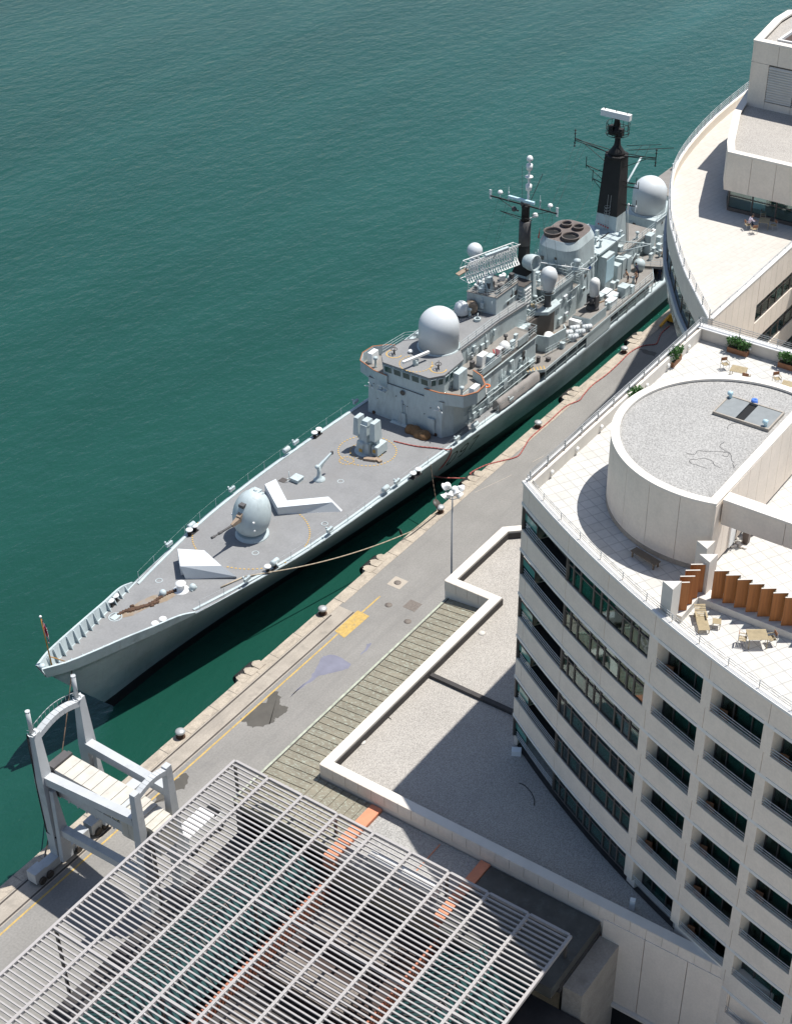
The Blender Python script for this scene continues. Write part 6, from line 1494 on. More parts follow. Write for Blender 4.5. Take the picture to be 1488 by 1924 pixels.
mb.build("funnel_rail", 'ship', fn)
# intakes behind the funnel
blk("air_intake", 153.7, 159.4, -2.2, 2.2, 4.3, 9.2); blk("intake_roof", 153.5, 160.2, -2.7, 2.6, 9.2, 9.45); blk("intake_slot", 154.2, 159.4, -.9, -.7, 9.45, 9.475, 'dark')
blk("intake_side", 154.2, 156.3, -3.4, -2.25, 4.3, 8.8); mb = MB(); mb.box(154.25, 156.25, VC-3.44, VC-3.405, 5.4, 8.4); mb.build("intake_grille", 'lightblue', SH)
for i, u in enumerate((157.0, 158.3, 159.6)): blk("tall_locker", u, u+1.0, -3.6, -2.4, 4.3, 6.6+.3*(i % 2))
# ---- mainmast
mm = thing("mainmast", "x", "x", S(161.3, 0, 7)); del mm["label"]; del mm["category"]; mm.parent = SH; mm.location = WL[mm]-WL[SH]
def frustum(mb, a, b):
    (u0, u1, h0, z0), (v0, v1, h1, z1) = a, b
    return mb.hexa([S(u0, -h0, z0), S(u1, -h0, z0), S(u1, h0, z0), S(u0, h0, z0), S(v0, -h1, z1), S(v1, -h1, z1), S(v1, h1, z1), S(v0, h1, z1)])
mb = MB(); frustum(mb, (159.7, 162.9, 1.65, 6.9), (160.0, 162.5, 1.38, 11.4)); mb.build("mast_base", 'ship', mm)
mb = MB(); frustum(mb, (160.0, 162.5, 1.38, 11.403), (160.55, 162.45, 1.12, 18.6)); mb.build("mast_tower", 'black', mm)
mb = MB(); mb.lathe([(.3, -.35), (1.35, -.2), (1.5, 0), (1.5, .12), (.9, .14)], S(161.5, 0, 18.75), 8, smooth=False); mb.lathe([(1.05, .1), (1.0, .4), (.75, .75), (.45, 1.2), (.36, 1.7), (.34, 3.0)], S(161.5, 0, 18.75), 18); mb.build("mast_head", 'black', mm)
mb = MB(); c = S(161.3, 0, 21.7)
for z in (21.5, 22.2, 22.9): mb.pline([(c[0]+1.4*math.cos(i*math.pi/6), c[1]+1.4*math.sin(i*math.pi/6), z) for i in range(13)], .035, 5)
for i in range(12): mb.tube((c[0]+1.4*math.cos(i*math.pi/6), c[1]+1.4*math.sin(i*math.pi/6), 21.5), (c[0]+1.4*math.cos(i*math.pi/6), c[1]+1.4*math.sin(i*math.pi/6), 22.9), .03, 5)
for i in range(6): mb.bar((c[0], c[1], 21.1), (c[0]+1.4*math.cos(i*math.pi/3), c[1]+1.4*math.sin(i*math.pi/3), 21.5), .07, .07)
mb.lathe([(.7, 0), (.7, .5), (.4, .8), (.4, 1.3)], (c[0], c[1]+.1, 21.5), 12); mb.cbox((c[0]-.5, c[1]+.6, 21.5), .6, .5, 1.1); mb.cbox((c[0]-.4, c[1]-.7, 21.5), .6, .5, .9); mb.build("lattice_top", 'black', mm)
mb = MB(); mb.hexa([S(160.25, -1.95, 23.75), S(160.85, -1.95, 23.75), S(160.85, 1.95, 23.75), S(160.25, 1.95, 23.75), S(160.3, -1.95, 24.45), S(160.95, -1.95, 24.45), S(160.95, 1.95, 24.45), S(160.3, 1.95, 24.45)]); mb.build("search_radar_antenna", 'white', mm)
mb = MB()
for y in (-1.5, 0, 1.5): mb.tube(S(160.6, y, 24.45), S(160.6, y, 24.75), .05, 6)
mb.lathe([(.4, 0), (.3, .8), (.3, 1.1)], S(161, 0, 22.7), 10); mb.build("antenna_fitting", 'black', mm)
mb = MB()
for s, L in ((1, 5.9), (-1, 5.2)):
    for zz, zt_ in ((19.55, 19.0), (19.25, 18.8)):
        mb.tube(S(161.2, s*.9, 18.9), S(161.6, s*L, zz), .05, 5)
    mb.tube(S(162.1, s*.9, 18.9), S(161.6, s*L, 19.4), .05, 5); mb.tube(S(161.4, s*1.1, 17.4), S(161.6, s*L*.8, 19.2), .04, 5)
    mb.tube(S(161.6, s*L, 18.4), S(161.6, s*L, 20.7), .06, 6)
    for z in (18.5, 18.9, 20.1, 20.5): mb.lathe([(.05, -.07), (.13, -.04), (.13, .04), (.05, .07)], S(161.6, s*L, z), 8)
mb.build("yardarm", 'black', mm)
mb = MB(); mb.tube(S(163.0, -.8, 19.0), S(166, -5.4, 19.3), .045, 5); mb.tube(S(162.8, -.6, 19.6), S(163.4, -4.9, 20.5), .035, 5)
for t in (.45, .7): mb.tube(S(162.8+.3*t, -.6-4.3*t, 19.6+.9*t), S(161.6, -5.2*t, 19.2), .025, 5)
for z, y0 in ((16.4, 3.6), (14.9, 2.6)):
    mb.tube(S(160.8, 1.1, z), S(160.6, y0, z+.5), .06, 5); mb.tube(S(160.8, 1.2, z-1.0), S(160.6, y0, z+.5), .04, 5); mb.tube(S(160.6, y0, z+.1), S(160.6, y0, z+1.6), .05, 5)
for z, y0 in ((15.6, -3.0), (15.1, -3.3), (12.7, -3.2)):
    mb.tube(S(161.4, -1.2, z), S(161.4, y0, z+.1), .06, 5); mb.tube(S(162, -1.2, z-.5), S(161.4, y0, z+.1), .04, 5); mb.tube(S(161.4, y0, z), S(161.4, y0, z+.9), .05, 5)
mb.build("aerial_outrigger", 'black', mm)
for y in (-3.2, -2.2): 
    mb = MB(); mb.lathe([(.02, 0), (.1, .1), (.14, .8), (.03, 1.0)], S(161.4, y, 12.0), 8); mb.build("blade_aerial", 'white', mm)
mb = MB()
for k in range(24): f = k/24; mb.tube(S(159.66+.6*f, -.35, 7.4+.3*k*.9), S(159.66+.6*f, .05, 7.4+.3*k*.9), .02, 4)
for y in (-.35, .05): mb.tube(S(159.64, y, 7.2), S(160.2, y, 14.0), .025, 5)
for z in (11.4, 11.8, 12.2, 12.6): mb.ring((159.75, VC-.15), .36, .39, z, z+.04, n=12)
mb.build("mast_ladder", 'railsteel', mm)
mb = MB()
for k in range(5): mb.cbox(S(159.72, .9-.33*k, 10.0-.05*k), .05, .16, .16)
mb.build("warning_lettering", 'redpaint', mm)
mb = MB(); mb.tube(S(162.95, -1.75, 6.9), S(162.6, -1.45, 12.2), .07, 6); mb.build("cable_trunk", 'ship', mm)
mb = MB()
for a, b in (((161.6, 5.7, 19.2), (151, 6.3, 4.5)), ((161.6, 5.0, 19.2), (150, 5.0, 4.4)), ((161.6, 4.2, 19.2), (149.5, 6.0, 4.4)), ((140, 3.5, 20.2), (135, 5.0, 7)), ((140, 2.4, 20.2), (135.5, 3.0, 10)), ((140, 2.0, 20.2), (136, 3.0, 10)), ((140, -2.2, 20.2), (141, -3.4, 9.5)), ((140, -3.4, 20.2), (142.5, -4.0, 8)), ((160.5, .8, 18.6), (153, .5, 13.2))):
    mb = MB(); mb.tube(S(*a), S(*b), .014, 4); mb.build("halyard", 'mastgrey', mm)
# ---- aft deckhouse and second radome
blk("aft_mast_house", 159.5, 168.0, -2.7, 2.7, 2.7, 6.9); poly("aft_house_roof", [(159.4, -2.8), (168, -2.8), (168, 2.8), (159.4, 2.8)], 6.9, 6.96, 'deck01')
blk("radome_house", 169.2, 175.5, -2.5, 2.5, 2.7, 7.5); blk("radome_house_roof", 169.1, 175.6, -2.6, 2.6, 7.5, 7.6)
ar = S(171.7, 0, 7.6); mb = MB(); mb.dome(ar, 2.2, 4.6, 40, .95); mb.build("aft_radome", 'dome', SH); mb = MB(); mb.lathe([(2.4, -.05), (2.4, .1), (2.22, .12)], ar, 36, cap=False); mb.build("radome_base", 'ship', SH)
mb = MB(); mb.lathe([(.3, 0), (.9, .5), (1.15, 1.3), (1.0, 2.0), (.5, 2.5), (.02, 2.6)], S(177, -2.6, 8.2), 22); mb.build("satellite_dome", 'dome', SH)
poly("aft_platform", [(163.0, -2.8), (162.6, -4.6), (163.6, -6.7), (172, -6.7), (175, -2.6)], 4.3, 4.62, 'deck01'); blk("aft_platform_house", 165, 174, -6.2, -2.5, 2.7, 4.3, 'frame')
mb = MB()
for u in (163.8, 166, 168.5, 171): mb.box(u, u+.25, VC-6.65, VC-6.4, 2.7, 4.3)
mb.build("platform_post", 'ship', SH)
fence("platform_rail", [(163.0, -2.9), (162.6, -4.6), (163.6, -6.6), (172, -6.6)], 4.62, 1.0, 1.2)
blk("hangar", 179, 190, -4.6, 4.6, 2.7, 6.6); blk("hangar_roof", 178.9, 190.1, -4.7, 4.7, 6.6, 6.7, 'deck01'); blk("flight_deck", 190, 202.8, -5.6, 5.6, 2.7, 4.6, 'deck')
blk("hangar_roof_plant", 179, 181.5, -4.4, -1.2, 6.7, 7.9); blk("tall_locker", 176.2, 177.4, 1.0, 2.6, 2.7, 8.6, 'white')
mb = MB(); mb.lathe([(.3, 0), (.33, .08), (.24, .35), (.02, .42)], S(178, -1.0, 12.6), 14); mb.tube(S(178, -1.0, 8), S(178, -1, 12.6), .05, 6); mb.build("dome_aerial", 'white', SH)
mb = MB(); mb.tube(S(168.5, 3.6, 8.0), S(174.5, 3.0, 13.2), .13, 8); mb.lathe([(.5, -.5), (.5, .5)], S(168.6, 3.4, 8.1), 12, axis=(.6, 0, .6)); mb.build("aft_boom", 'ship', SH)
for i in range(5): 
    mb = MB(); u = 166.2+i*.95; mb.cbox(S(u, -3.6-.5*(i % 2), 4.62), .7, .6, .6+.5*(i % 3)); mb.build("deck_locker", 'ship', SH)
for c, r in (((166.6, -5.4), 1.0), ((168.6, -5.3), 1.3)):
    mb = MB(); mb.lathe([(.5*r, 0), (.62*r, .15), (.6*r, .4), (.3*r, .62), (.02, .66)], S(*c, 4.62), 14); mb.lathe([(.4*r, 0), (.5*r, .15), (.45*r, .4), (.02, .58)], S(c[0]+.6, c[1]-.1, 4.62), 12); mb.build("canvas_bundle", 'canvas2', SH)
blk("tall_locker", 165.6, 166.8, -3.6, -2.75, 4.62, 7.2); blk("tall_locker", 167.2, 168.4, -2.9, -2.4, 4.62, 6.9, 'white')
# ---- boat deck: overhanging platform with dark recesses below
for s in (-1, 1):
    bd = [(131.6, s*4.9), (133.9, s*6.95), (160.5, s*6.85), (163, s*5.4), (163, s*2.5), (131.6, s*2.5)]
    poly("boat_deck", bd, 4.14, 4.3, 'deck01')
    mb = MB(); mb.wall([(131.6, VC+s*4.95), (133.9, VC+s*7.0), (160.5, VC+s*6.9), (163, VC+s*5.45)], .02, -.04, 4.0, 4.36); mb.build("boat_deck_edge", 'ship', SH)
    blk("recess_shade_wall", 134.2, 162, min(s*5.0, s*4.9), max(s*5.0, s*4.9), 2.6, 4.1, 'dark')  # black inner wall paints the shade under the boat deck
    mb = MB(); mb.box(143.6, 149.4, VC+s*6.92-.03, VC+s*6.92+.03, 2.65, 4.05); mb.build("side_plating", 'ship', SH)
    mb = MB()
    for u in (134.3, 136.6, 139, 141.4, 151.5, 153.8, 156, 158.5, 160.3): mb.tube(S(u, s*6.85, 2.65), S(u, s*6.85, 4.1), .06, 6)
    for z in (3.1, 3.5): mb.tube(S(134, s*6.85, z), S(160, s*6.85, z), .03, 5)
    mb.build("boat_deck_stanchion", 'ship', SH)
    fence("boat_deck_rail", [(134.2, s*6.85), (143, s*6.85)] if s > 0 else [(149.5, -6.8), (160.3, -6.75)], 4.3, 1.0, 1.5)
mb = MB()
for i in range(7):
    a = S(132.3+.32*i, -5.2-.25*i, 4.31); mb = MB(); mb.cbox((a[0], a[1], 4.305), .8, .12, .006, .75); mb.build("safety_marking", 'deckyellow', SH)
for i in range(2):
    for j in range(3):
        c = S(139.3+j*1.15+i*.3, -5.75-i*.75+.05*j, 4.95); c = at(*z4(782+j*43+i*34, 1140-j*30+i*24), 4.85)
        mb = MB(); mb.lathe([(.15, -.62), (.28, -.58), (.33, -.45), (.33, -.2), (.35, -.19), (.35, -.14), (.33, -.13), (.33, .13), (.35, .14), (.35, .19), (.33, .2), (.33, .45), (.28, .58), (.15, .62)], c, 16, axis=(.75, -.65, 0)); mb.box(c.x-.3, c.x+.3, c.y-.25, c.y+.25, 4.3, 4.62); mb.build("liferaft_canister", 'dome', SH)
c = at(*z4(885, 1085), 4.3); mb = MB(); mb.cbox(c, 1.1, .9, .8); mb.build("deck_locker", 'white', SH)
for x, y, a, b, h in ((1020, 905, 1.5, .9, .55), (1060, 930, 1.6, .9, .6), (1050, 965, 1.5, .9, .7), (1128, 905, 1.3, 1.1, 1.25), (985, 925, 1.1, .8, .5)):
    c = at(*z4(x, y), 4.3); mb = MB(); mb.cbox(c, a, b, h); mb.cbox((c.x, c.y, 4.3+h), a+.06, b+.06, .05); mb.build("deck_locker", 'dome' if a > 1.4 else 'ship', SH)
# close-in gun with white drum dome
cg = thing("close_in_gun", "x", "x", S(146.8, -5.5, 4.3)); del cg["label"]; del cg["category"]; cg.parent = SH; cg.location = WL[cg]-WL[SH]
mb = MB(); mb.prism([(144.6, VC-4.3), (144.9, VC-6.5), (148.8, VC-6.6), (149.0, VC-4.5)], 4.3, 5.6); mb.build("gun_platform", 'ship', cg)
mb = MB(); mb.prism([(144.65, VC-4.35), (144.95, VC-6.45), (148.75, VC-6.55), (148.95, VC-4.55)], 5.6, 5.64); mb.build("platform_top", 'deck01', cg)
mb = MB(); mb.lathe([(.8, 0), (.75, .3), (.6, .35), (.6, .6)], S(147.3, -5.5, 5.64), 16); mb.box(146.9, 147.7, VC-6.15, VC-5.95, 6.1, 7.5); mb.box(146.9, 147.7, VC-5.05, VC-4.85, 6.1, 7.5); mb.lathe([(.3, -.5), (.42, -.4), (.42, .5), (.3, .6)], S(147.2, -5.5, 6.9), 14, axis=(-1, 0, 0)); mb.tube(S(146.8, -5.5, 6.9), S(145.3, -5.5, 7.0), .09, 8); mb.build("gun_cradle", 'mastgrey', cg)
mb = MB(); mb.lathe([(.55, 0), (.6, .08), (.6, 1.7), (.5, 2.05), (.28, 2.25), (.02, 2.3)], S(147.5, -5.5, 7.3), 22); mb.build("gun_radome", 'white', cg)
blk("ammunition_locker", 144.0, 144.6, -5.6, -4.2, 4.3, 5.3, 'white')
clutter(149.8, 158, -6.3, -3.8, 4.3, 7, .8); clutter(141.5, 158, 4.0, 6.4, 4.3, 10); clutter(159.5, 167.5, -2.3, 2.3, 6.96, 6)
mb = MB(); mb.ball(S(161.7, -4.2, 5.1), .75, 14); mb.cbox(S(161.9, -4.2, 4.3), .9, .9, .5); mb.build("cable_drum", 'ship', SH)
mb = MB(); mb.tube(S(158.8, -2.8, 7.6), S(161.6, -5.6, 8.3), .09, 8); mb.tube(S(158.8, -2.4, 9.0), S(161.6, -5.6, 8.3), .06, 6); mb.tube(S(160.5, -3.0, 4.3), S(161.9, -3.5, 6.4), .07, 6); mb.build("boat_davit", 'ship', SH)
# grey covered accommodation ladder stowed along the side
mb = MB(); n = 14; P = []
rr = random.Random(4)
for i in range(n+1):
    u = 124.6+i*.62; w_ = .34+rr.uniform(-.05, .05); z = zdeck(u)+.35; y = -(hdeck(u)-.75)
    for dy, dz in ((-.52+rr.uniform(-.05, .05), -.1), (-.42, .75+rr.uniform(-.05, .05)), (-.08, 1.15+rr.uniform(-.05, .05)), (.3, .8+rr.uniform(-.06, .06)), (.45+rr.uniform(-.05, .05), -.1)): P.append(S(u, y+dy, z+dz))
mb.add(P, [(i*5+k, (i+1)*5+k, (i+1)*5+k+1, i*5+k+1) for i in range(n) for k in range(4)], True); mb.add(P[:5], [(0, 1, 2, 3, 4)]); mb.add(P[-5:], [(4, 3, 2, 1, 0)])
tag(mb.build("tarpaulin_cover", 'greycanvas'), "wrinkled grey tarpaulin over stowed gear along the near side of the ship", "tarpaulin")
mb = MB(); u = 150.5; 
for i in range(6): mb.lathe([(.25, -.6), (.34, -.5), (.34, .5), (.25, .6)], S(150.2+i*1.15*0+i*.0+(i*0), -6.2, 3.0), 10, axis=(1, 0, 0)) if i == 0 else None
mb.build("hull_fender_roll", 'canvas2', SH)
mb = MB(); u = 131.0
while u < 200:
    p = S(u, -(hdeck(u)-.35), zdeck(u)); mb.tube(p, (p[0], p[1], p[2]+.85), .03, 5); u += 2.2
mb.build("guard_rail", 'ship', SH)

# ---- fittings on the walls and more deck gear
rr = random.Random(77)
def wallbits(u0, u1, y, z0, z1, n, out=-1):
    """pipes, boxes, doors and vents proud of a fore-and-aft wall at y"""
    for i in range(n):
        u = rr.uniform(u0, u1); k = rr.random(); o = y+out*.05; mb = MB()
        if k < .35: z = rr.uniform(z0, (z0+z1)/2); mb.tube(S(u, o, z), S(u, o, min(z1, z+rr.uniform(.8, 2.5))), .045, 6); nm, m_ = "pipe", 'ship'
        elif k < .65: w_, h = rr.uniform(.25, .8), rr.uniform(.3, .8); z = rr.uniform(z0, z1-h); mb.box(u, u+w_, VC+min(y, y+out*.22), VC+max(y, y+out*.22), z, z+h); nm, m_ = "wall_locker", 'ship' if k < .58 else 'dome'
        elif k < .8: w_ = rr.uniform(.3, .6); z = rr.uniform(z0, z1-.5); mb.box(u, u+w_, VC+min(y, y+out*.03), VC+max(y, y+out*.03), z, z+w_); nm, m_ = "vent_grille", 'frame'
        elif k < .9: z = rr.uniform(z0+.3, z1-.3); mb.tube(S(u, o-.06, z), S(u+rr.uniform(1, 2.5), o-.06, z), .05, 6); nm, m_ = "pipe", 'ship'
        else: z = rr.uniform(z0, z1-.5); mb.lathe([(.2, -.04), (.3, -.03), (.3, .03), (.2, .04)], S(u, o, z+.3), 12, axis=(0, 1, 0)); nm, m_ = "hose_reel", 'redpaint' if rr.random() < .3 else 'mastgrey'
        mb.build(nm, m_, SH)
def frontbits(u, y0, y1, z0, z1, n):
    for i in range(n):
        y = rr.uniform(y0, y1); k = rr.random(); mb = MB()
        if k < .5: z = rr.uniform(z0, (z0+z1)/2); mb.tube(S(u-.05, y, z), S(u-.05, y, min(z1, z+rr.uniform(.6, 2.2))), .04, 6); nm, m_ = "pipe", 'ship'
        elif k < .8: w_, h = rr.uniform(.25, .6), rr.uniform(.3, .7); z = rr.uniform(z0, z1-h); mb.box(u-.2, u, VC+y, VC+y+w_, z, z+h); nm, m_ = "wall_locker", 'ship'
        else: w_ = rr.uniform(.3, .5); z = rr.uniform(z0, z1-.5); mb.box(u-.03, u, VC+y, VC+y+w_, z, z+w_); nm, m_ = "vent_grille", 'frame'
        mb.build(nm, m_, SH)
wallbits(119.5, 134, -5.36, 3.4, 7.5, 22); wallbits(124, 131, -2.45, 8.3, 10.0, 9); wallbits(132.2, 136, -1.45, 10.5, 12.3, 5)
wallbits(142.5, 146, -3.26, 4.5, 9.1, 12); blk("cross_passage", 134.5, 136.5, -3.4, 3.4, 2.9, 7.9); wallbits(148, 153, -3.0, 4.5, 10.5, 10); wallbits(154, 159, -2.3, 4.4, 8.8, 6); wallbits(159.6, 167.5, -2.72, 4.4, 6.7, 10); wallbits(169.4, 175, -2.52, 4.7, 7.2, 8)
frontbits(131.6, -1.2, 2.0, 10.5, 12.4, 6); frontbits(146.95, -2.4, 2.4, 8.2, 11.5, 10); frontbits(169.2, -2.3, 2.3, 4.7, 7.3, 8); frontbits(142.2, -3.1, .8, 8.2, 9.2, 4)
clutter(132.0, 136.2, -1.2, 1.9, 12.62, 6, .6, 'mastgrey'); clutter(136.8, 141.5, -2.7, 2.7, 8.08, 12, .8); clutter(142, 146.2, -3.0, .9, 9.45, 7, .6); clutter(134.5, 143.5, -6.4, -3.6, 4.3, 7, .8, 'mastgrey'); clutter(134.5, 143.5, -6.2, -3.6, 4.3, 4, .7); clutter(123.5, 134, -5.1, -3.3, 8.25, 5, .7, 'mastgrey')
clutter(149.6, 159.5, -6.4, -3.6, 4.3, 6, .7); clutter(162.5, 174, -6.2, -3.0, 4.62, 8, .8); clutter(175.7, 178.8, -4.5, 4.5, 2.8, 6); clutter(179.5, 189.5, -4.3, 4.3, 6.7, 10, 1.2); clutter(154, 159.5, -2.5, 2.4, 9.45, 4, .5); clutter(124, 131, -2.4, 2.6, 10.42, 4, .6)
fence("deck_rail", [(136.5, -5.5), (143.5, -6.8)], 4.3, 1.0, 1.2); fence("deck_rail", [(122.6, -5.3), (134.4, -5.4), (134.4, -3.0)], 8.25, 1.0, 1.3); fence("deck_rail", [(147.6, -3.3), (147.6, 3.3)], 8.08, 1.0, 1.1); fence("deck_rail", [(136.5, -3.0), (141.5, -3.1)], 8.08, 1.0, 1.0); fence("deck_rail", [(159.5, -2.8), (168, -2.8)], 6.96, 1.0, 1.3); fence("deck_rail", [(179, -4.6), (190, -4.6)], 6.7, 1.0, 1.5); fence("deck_rail", [(169.2, -2.5), (175.5, -2.5)], 7.6, .9, 1.3)
# awning frames and hoses near the boat bay
mb = MB(); mb.pline([S(u, y, z) for u, y, z in ((136.9, -3.2, 6.2), (138.5, -4.0, 5.0), (140.5, -4.2, 4.4), (142.2, -4.9, 4.38), (144, -4.0, 4.38))], .05, 6); mb.build("deck_hose", 'mastgrey', SH)
mb = MB(); mb.pline([S(u, y, 4.36) for u, y in ((150, -4.0), (152, -4.6), (154.5, -4.2), (157, -5.2), (159, -5.0))], .05, 6); mb.build("deck_hose", 'canvas', SH)
# ================================================================== ROPES, HOSE, FLAG, PEOPLE
def catenary(a, b, sag, n=24):
    a = Vector(a); b = Vector(b); return [a.lerp(b, i/n)-Vector((0, 0, sag*4*(i/n)*(1-i/n))) for i in range(n+1)]
b1 = at(766, 996, .4); mb = MB()
a1 = Vector(S(86.6, -hdeck(86.6)+.1, zdeck(86.6)+.12)); mb.pline(catenary(a1, (b1.x, 72.6, .5), .6), .055, 7); mb.pline([a1, Vector(S(84.5, -3.9, zdeck(84.5)+.15)), Vector(S(82, -3.2, zdeck(82)+.15))], .07, 6); mb.pline([(b1.x, 72.6, .5), at(822, 960, .5)], .075, 6)
tag(mb.build("mooring_rope", 'rope'), "light brown mooring rope from the ship's bow side to the quay edge", "mooring rope")
mb = MB(); mb.lathe([(.02, -.03), (.45, -.02), (.45, .02), (.02, .03)], (b1.x-.8, 73.4, .4), 16, axis=(.8, -.5, .1)); tag(mb.build("rat_guard", 'frame'), "dark round rat guard on the light brown mooring rope", "rat guard")
mb = MB(); e = at(0, 1625, -1.0); mb.pline(catenary(S(65.3, -.9, 6.2), (e.x-8, e.y-10, -.5), 2.2), .05, 6); tag(mb.build("mooring_rope", 'ropedark'), "thin dark bow rope dropping from the bow towards the lower left corner", "mooring rope")
pr = at(823, 958, .5); mb = MB(); t = Vector(S(111.0, -hdeck(111)+.05, zdeck(111)+.1)); mb.pline(catenary(t, (pr.x, 72.5, .5), .25, 10), .045, 6); tag(mb.build("mooring_rope", 'ropedark'), "short dark rope from the deck edge to the bollard beside the lamp cluster", "mooring rope")
g = t.lerp(Vector((pr.x, 72.5, .5)), .86); mb = MB(); mb.lathe([(.02, -.03), (.5, -.02), (.5, .02), (.02, .03)], g, 16, axis=(.1, -.5, .6)); tag(mb.build("rat_guard", 'frame'), "dark round rat guard on the short rope beside the lamp cluster", "rat guard")
# red hose
hp = [(1258, 612), (1243, 625), (1237, 638), (1232, 646), (1215, 648), (1200, 652), (1182, 663), (1165, 680), (1140, 703), (1112, 724), (1096, 742), (1088, 752), (1062, 764), (1030, 793), (997, 822), (985, 840), (975, 855), (962, 861), (938, 867), (915, 873), (893, 883), (882, 890)]
pts = [at(x, y, .07) for x, y in hp]; pts = smooth_line(pts, 4)
hs = [Vector(hullside(114.6, -.2, .1)), Vector(hullside(115.2, 1.2, .1)), Vector(hullside(115.3, 2.6, .1)), Vector(S(114.9, -hdeck(114.9)+.1, zdeck(114.9)+.1)), deckat(842, 845, .12), deckat(820, 842, .1), deckat(780, 838, .1), deckat(740, 829, .1)]
for q in hs[4:]: q.z = zdeck(q.x)+.12
pts = pts+smooth_line([pts[-1], Vector((pts[-1].x+.5, 73.3, -.6))]+hs, 5)[1:]
mb = MB(); mb.pline(pts, .075, 7); tag(mb.build("fuel_hose", 'red'), "long red hose running along the quay and up onto the ship's deck", "hose")
# jack staff and flag
fb = Vector(S(64.0, 0, 6.95)); ft = onv(76, 1160, VC)
T = thing("jack_staff_flag", "amber flagstaff with a limp union flag at the bow tip", "flag", fb)
mb = MB(); mb.tube(fb, ft, .07, 8, .045); mb.tube(fb+Vector((0, 0, 1.2)), fb+Vector((1.2, -.4, 0)), .04, 6); mb.tube(fb+Vector((0, 0, 1.2)), fb+Vector((1.1, .5, 0)), .04, 6); mb.build("flag_staff", 'amber', T)
mb = MB(); mb.ball(ft+Vector((0, 0, .06)), .12, 10); mb.build("staff_finial", 'white', T)
def flagmat():
    m = bpy.data.materials.new("union_flag_cloth"); m.use_nodes = True; nt = m.node_tree; L = nt.links.new; b = nt.nodes["Principled BSDF"]; b.inputs["Roughness"].default_value = .9
    uv = _n(nt, "ShaderNodeUVMap"); sp = _n(nt, "ShaderNodeSeparateXYZ"); L(uv.outputs[0], sp.inputs[0])
    def mth(op, a, b_): 
        n = _n(nt, "ShaderNodeMath", operation=op)
        for i, v in enumerate((a, b_)):
            if v is None: continue
            if isinstance(v, (int, float)): n.inputs[i].default_value = v
            else: L(v, n.inputs[i])
        return n.outputs[0]
    x = mth('SUBTRACT', sp.outputs[0], .5); y = mth('SUBTRACT', sp.outputs[1], .5); ax = mth('ABSOLUTE', x, None); ay = mth('ABSOLUTE', y, None); dg = mth('ABSOLUTE', mth('SUBTRACT', ax, ay), None)
    def mix(fac, c0, c1):
        n = _n(nt, "ShaderNodeMix", data_type='RGBA'); L(fac, n.inputs[0])
        for i, c in ((6, c0), (7, c1)):
            if isinstance(c, tuple): n.inputs[i].default_value = c
            else: L(c, n.inputs[i])
        return n.outputs[2]
    W_, R_, B_ = (.75, .75, .75, 1), (.5, .015, .03, 1), (.01, .02, .14, 1)
    c = mix(mth('LESS_THAN', dg, .1), B_, W_); c = mix(mth('LESS_THAN', dg, .035), c, R_); mn = mth('MINIMUM', ax, ay); c = mix(mth('LESS_THAN', mn, .15), c, W_); c = mix(mth('LESS_THAN', mn, .09), c, R_)
    L(c, b.inputs["Base Color"]); return m
M['flag'] = flagmat()
mb = MB(); d = (fb-ft).normalized(); nx, ny = 14, 10; P = []; UV = []
for j in range(ny+1):
    for i in range(nx+1):
        s, t_ = i/nx, j/ny; p = ft+d*(.15+1.5*t_+1.45*s*(.75+.25*t_)); out = .42*s*(1-.3*s); p = p+Vector((.75*out+.10*math.sin(s*11+t_*2), -.55*out+.13*math.cos(s*10+t_*3)*s, 0)); P.append(p); UV.append((s, 1-t_))
mb.add(P, [(j*(nx+1)+i, j*(nx+1)+i+1, (j+1)*(nx+1)+i+1, (j+1)*(nx+1)+i) for j in range(ny) for i in range(nx)], True)
fo = mb.build("flag_cloth", 'flag', T, fix=False); uvl = fo.data.uv_layers.new(name="UVMap")
for lp_ in fo.data.loops: uvl.data[lp_.index].uv = UV[lp_.vertex_index]
# people: one skinned body each
def person(name, label, loc, rz, joints, radii, edges, cols, group=None, hair=True, head=None):
    """joints in metres, body facing +x; cols: list of (test(z,p), material)"""
    t = thing(name, label, "person", loc, group, rz)
    me = bpy.data.meshes.new("body"); me.from_pydata(joints, edges, []); ob = bpy.data.objects.new("body", me); COL.objects.link(ob)
    sk = ob.modifiers.new("skin", 'SKIN'); sk.use_smooth_shade = True
    for i, r in enumerate(radii): me.skin_vertices[0].data[i].radius = (r, r) if not isinstance(r, tuple) else r
    me.skin_vertices[0].data[0].use_root = True
    su = ob.modifiers.new("sub", 'SUBSURF'); su.levels = 2; su.render_levels = 2
    dg = bpy.context.evaluated_depsgraph_get(); ev = ob.evaluated_get(dg); m2 = bpy.data.meshes.new_from_object(ev)
    bpy.data.objects.remove(ob); o = bpy.data.objects.new("body", m2); COL.objects.link(o); o.parent = t
    m2.materials.clear(); names = []
    for _, mm in cols:
        if mm not in names: names.append(mm); m2.materials.append(M[mm])
    for p in m2.polygons:
        c = p.center
        for test, mm in cols:
            if test(c): p.material_index = names.index(mm); break
        p.use_smooth = True
    if head:
        mb = MB(); hx, hy, hz = head; mb.lathe([(.02, -.02), (.105, .0), (.112, .05), (.09, .11), (.04, .145), (.005, .15)], (hx-.015, hy, hz+.02), 14); h = mb.build("hair", 'hair', None); h.parent = t; h.location = (hx-.015, hy, hz)
        mb = MB(); mb.ball((hx+.105, hy, hz+.0), .018, 8); 
        for s in (-1, 1): mb.ball((hx+.095, hy+s*.035, hz+.03), .010, 6); mb.ball((hx, hy+s*.105, hz+.005), .022, 6, 1.4)
        f = mb.build("face_features", 'skin', None); f.parent = t
    WL[t] = Vector(loc); return t
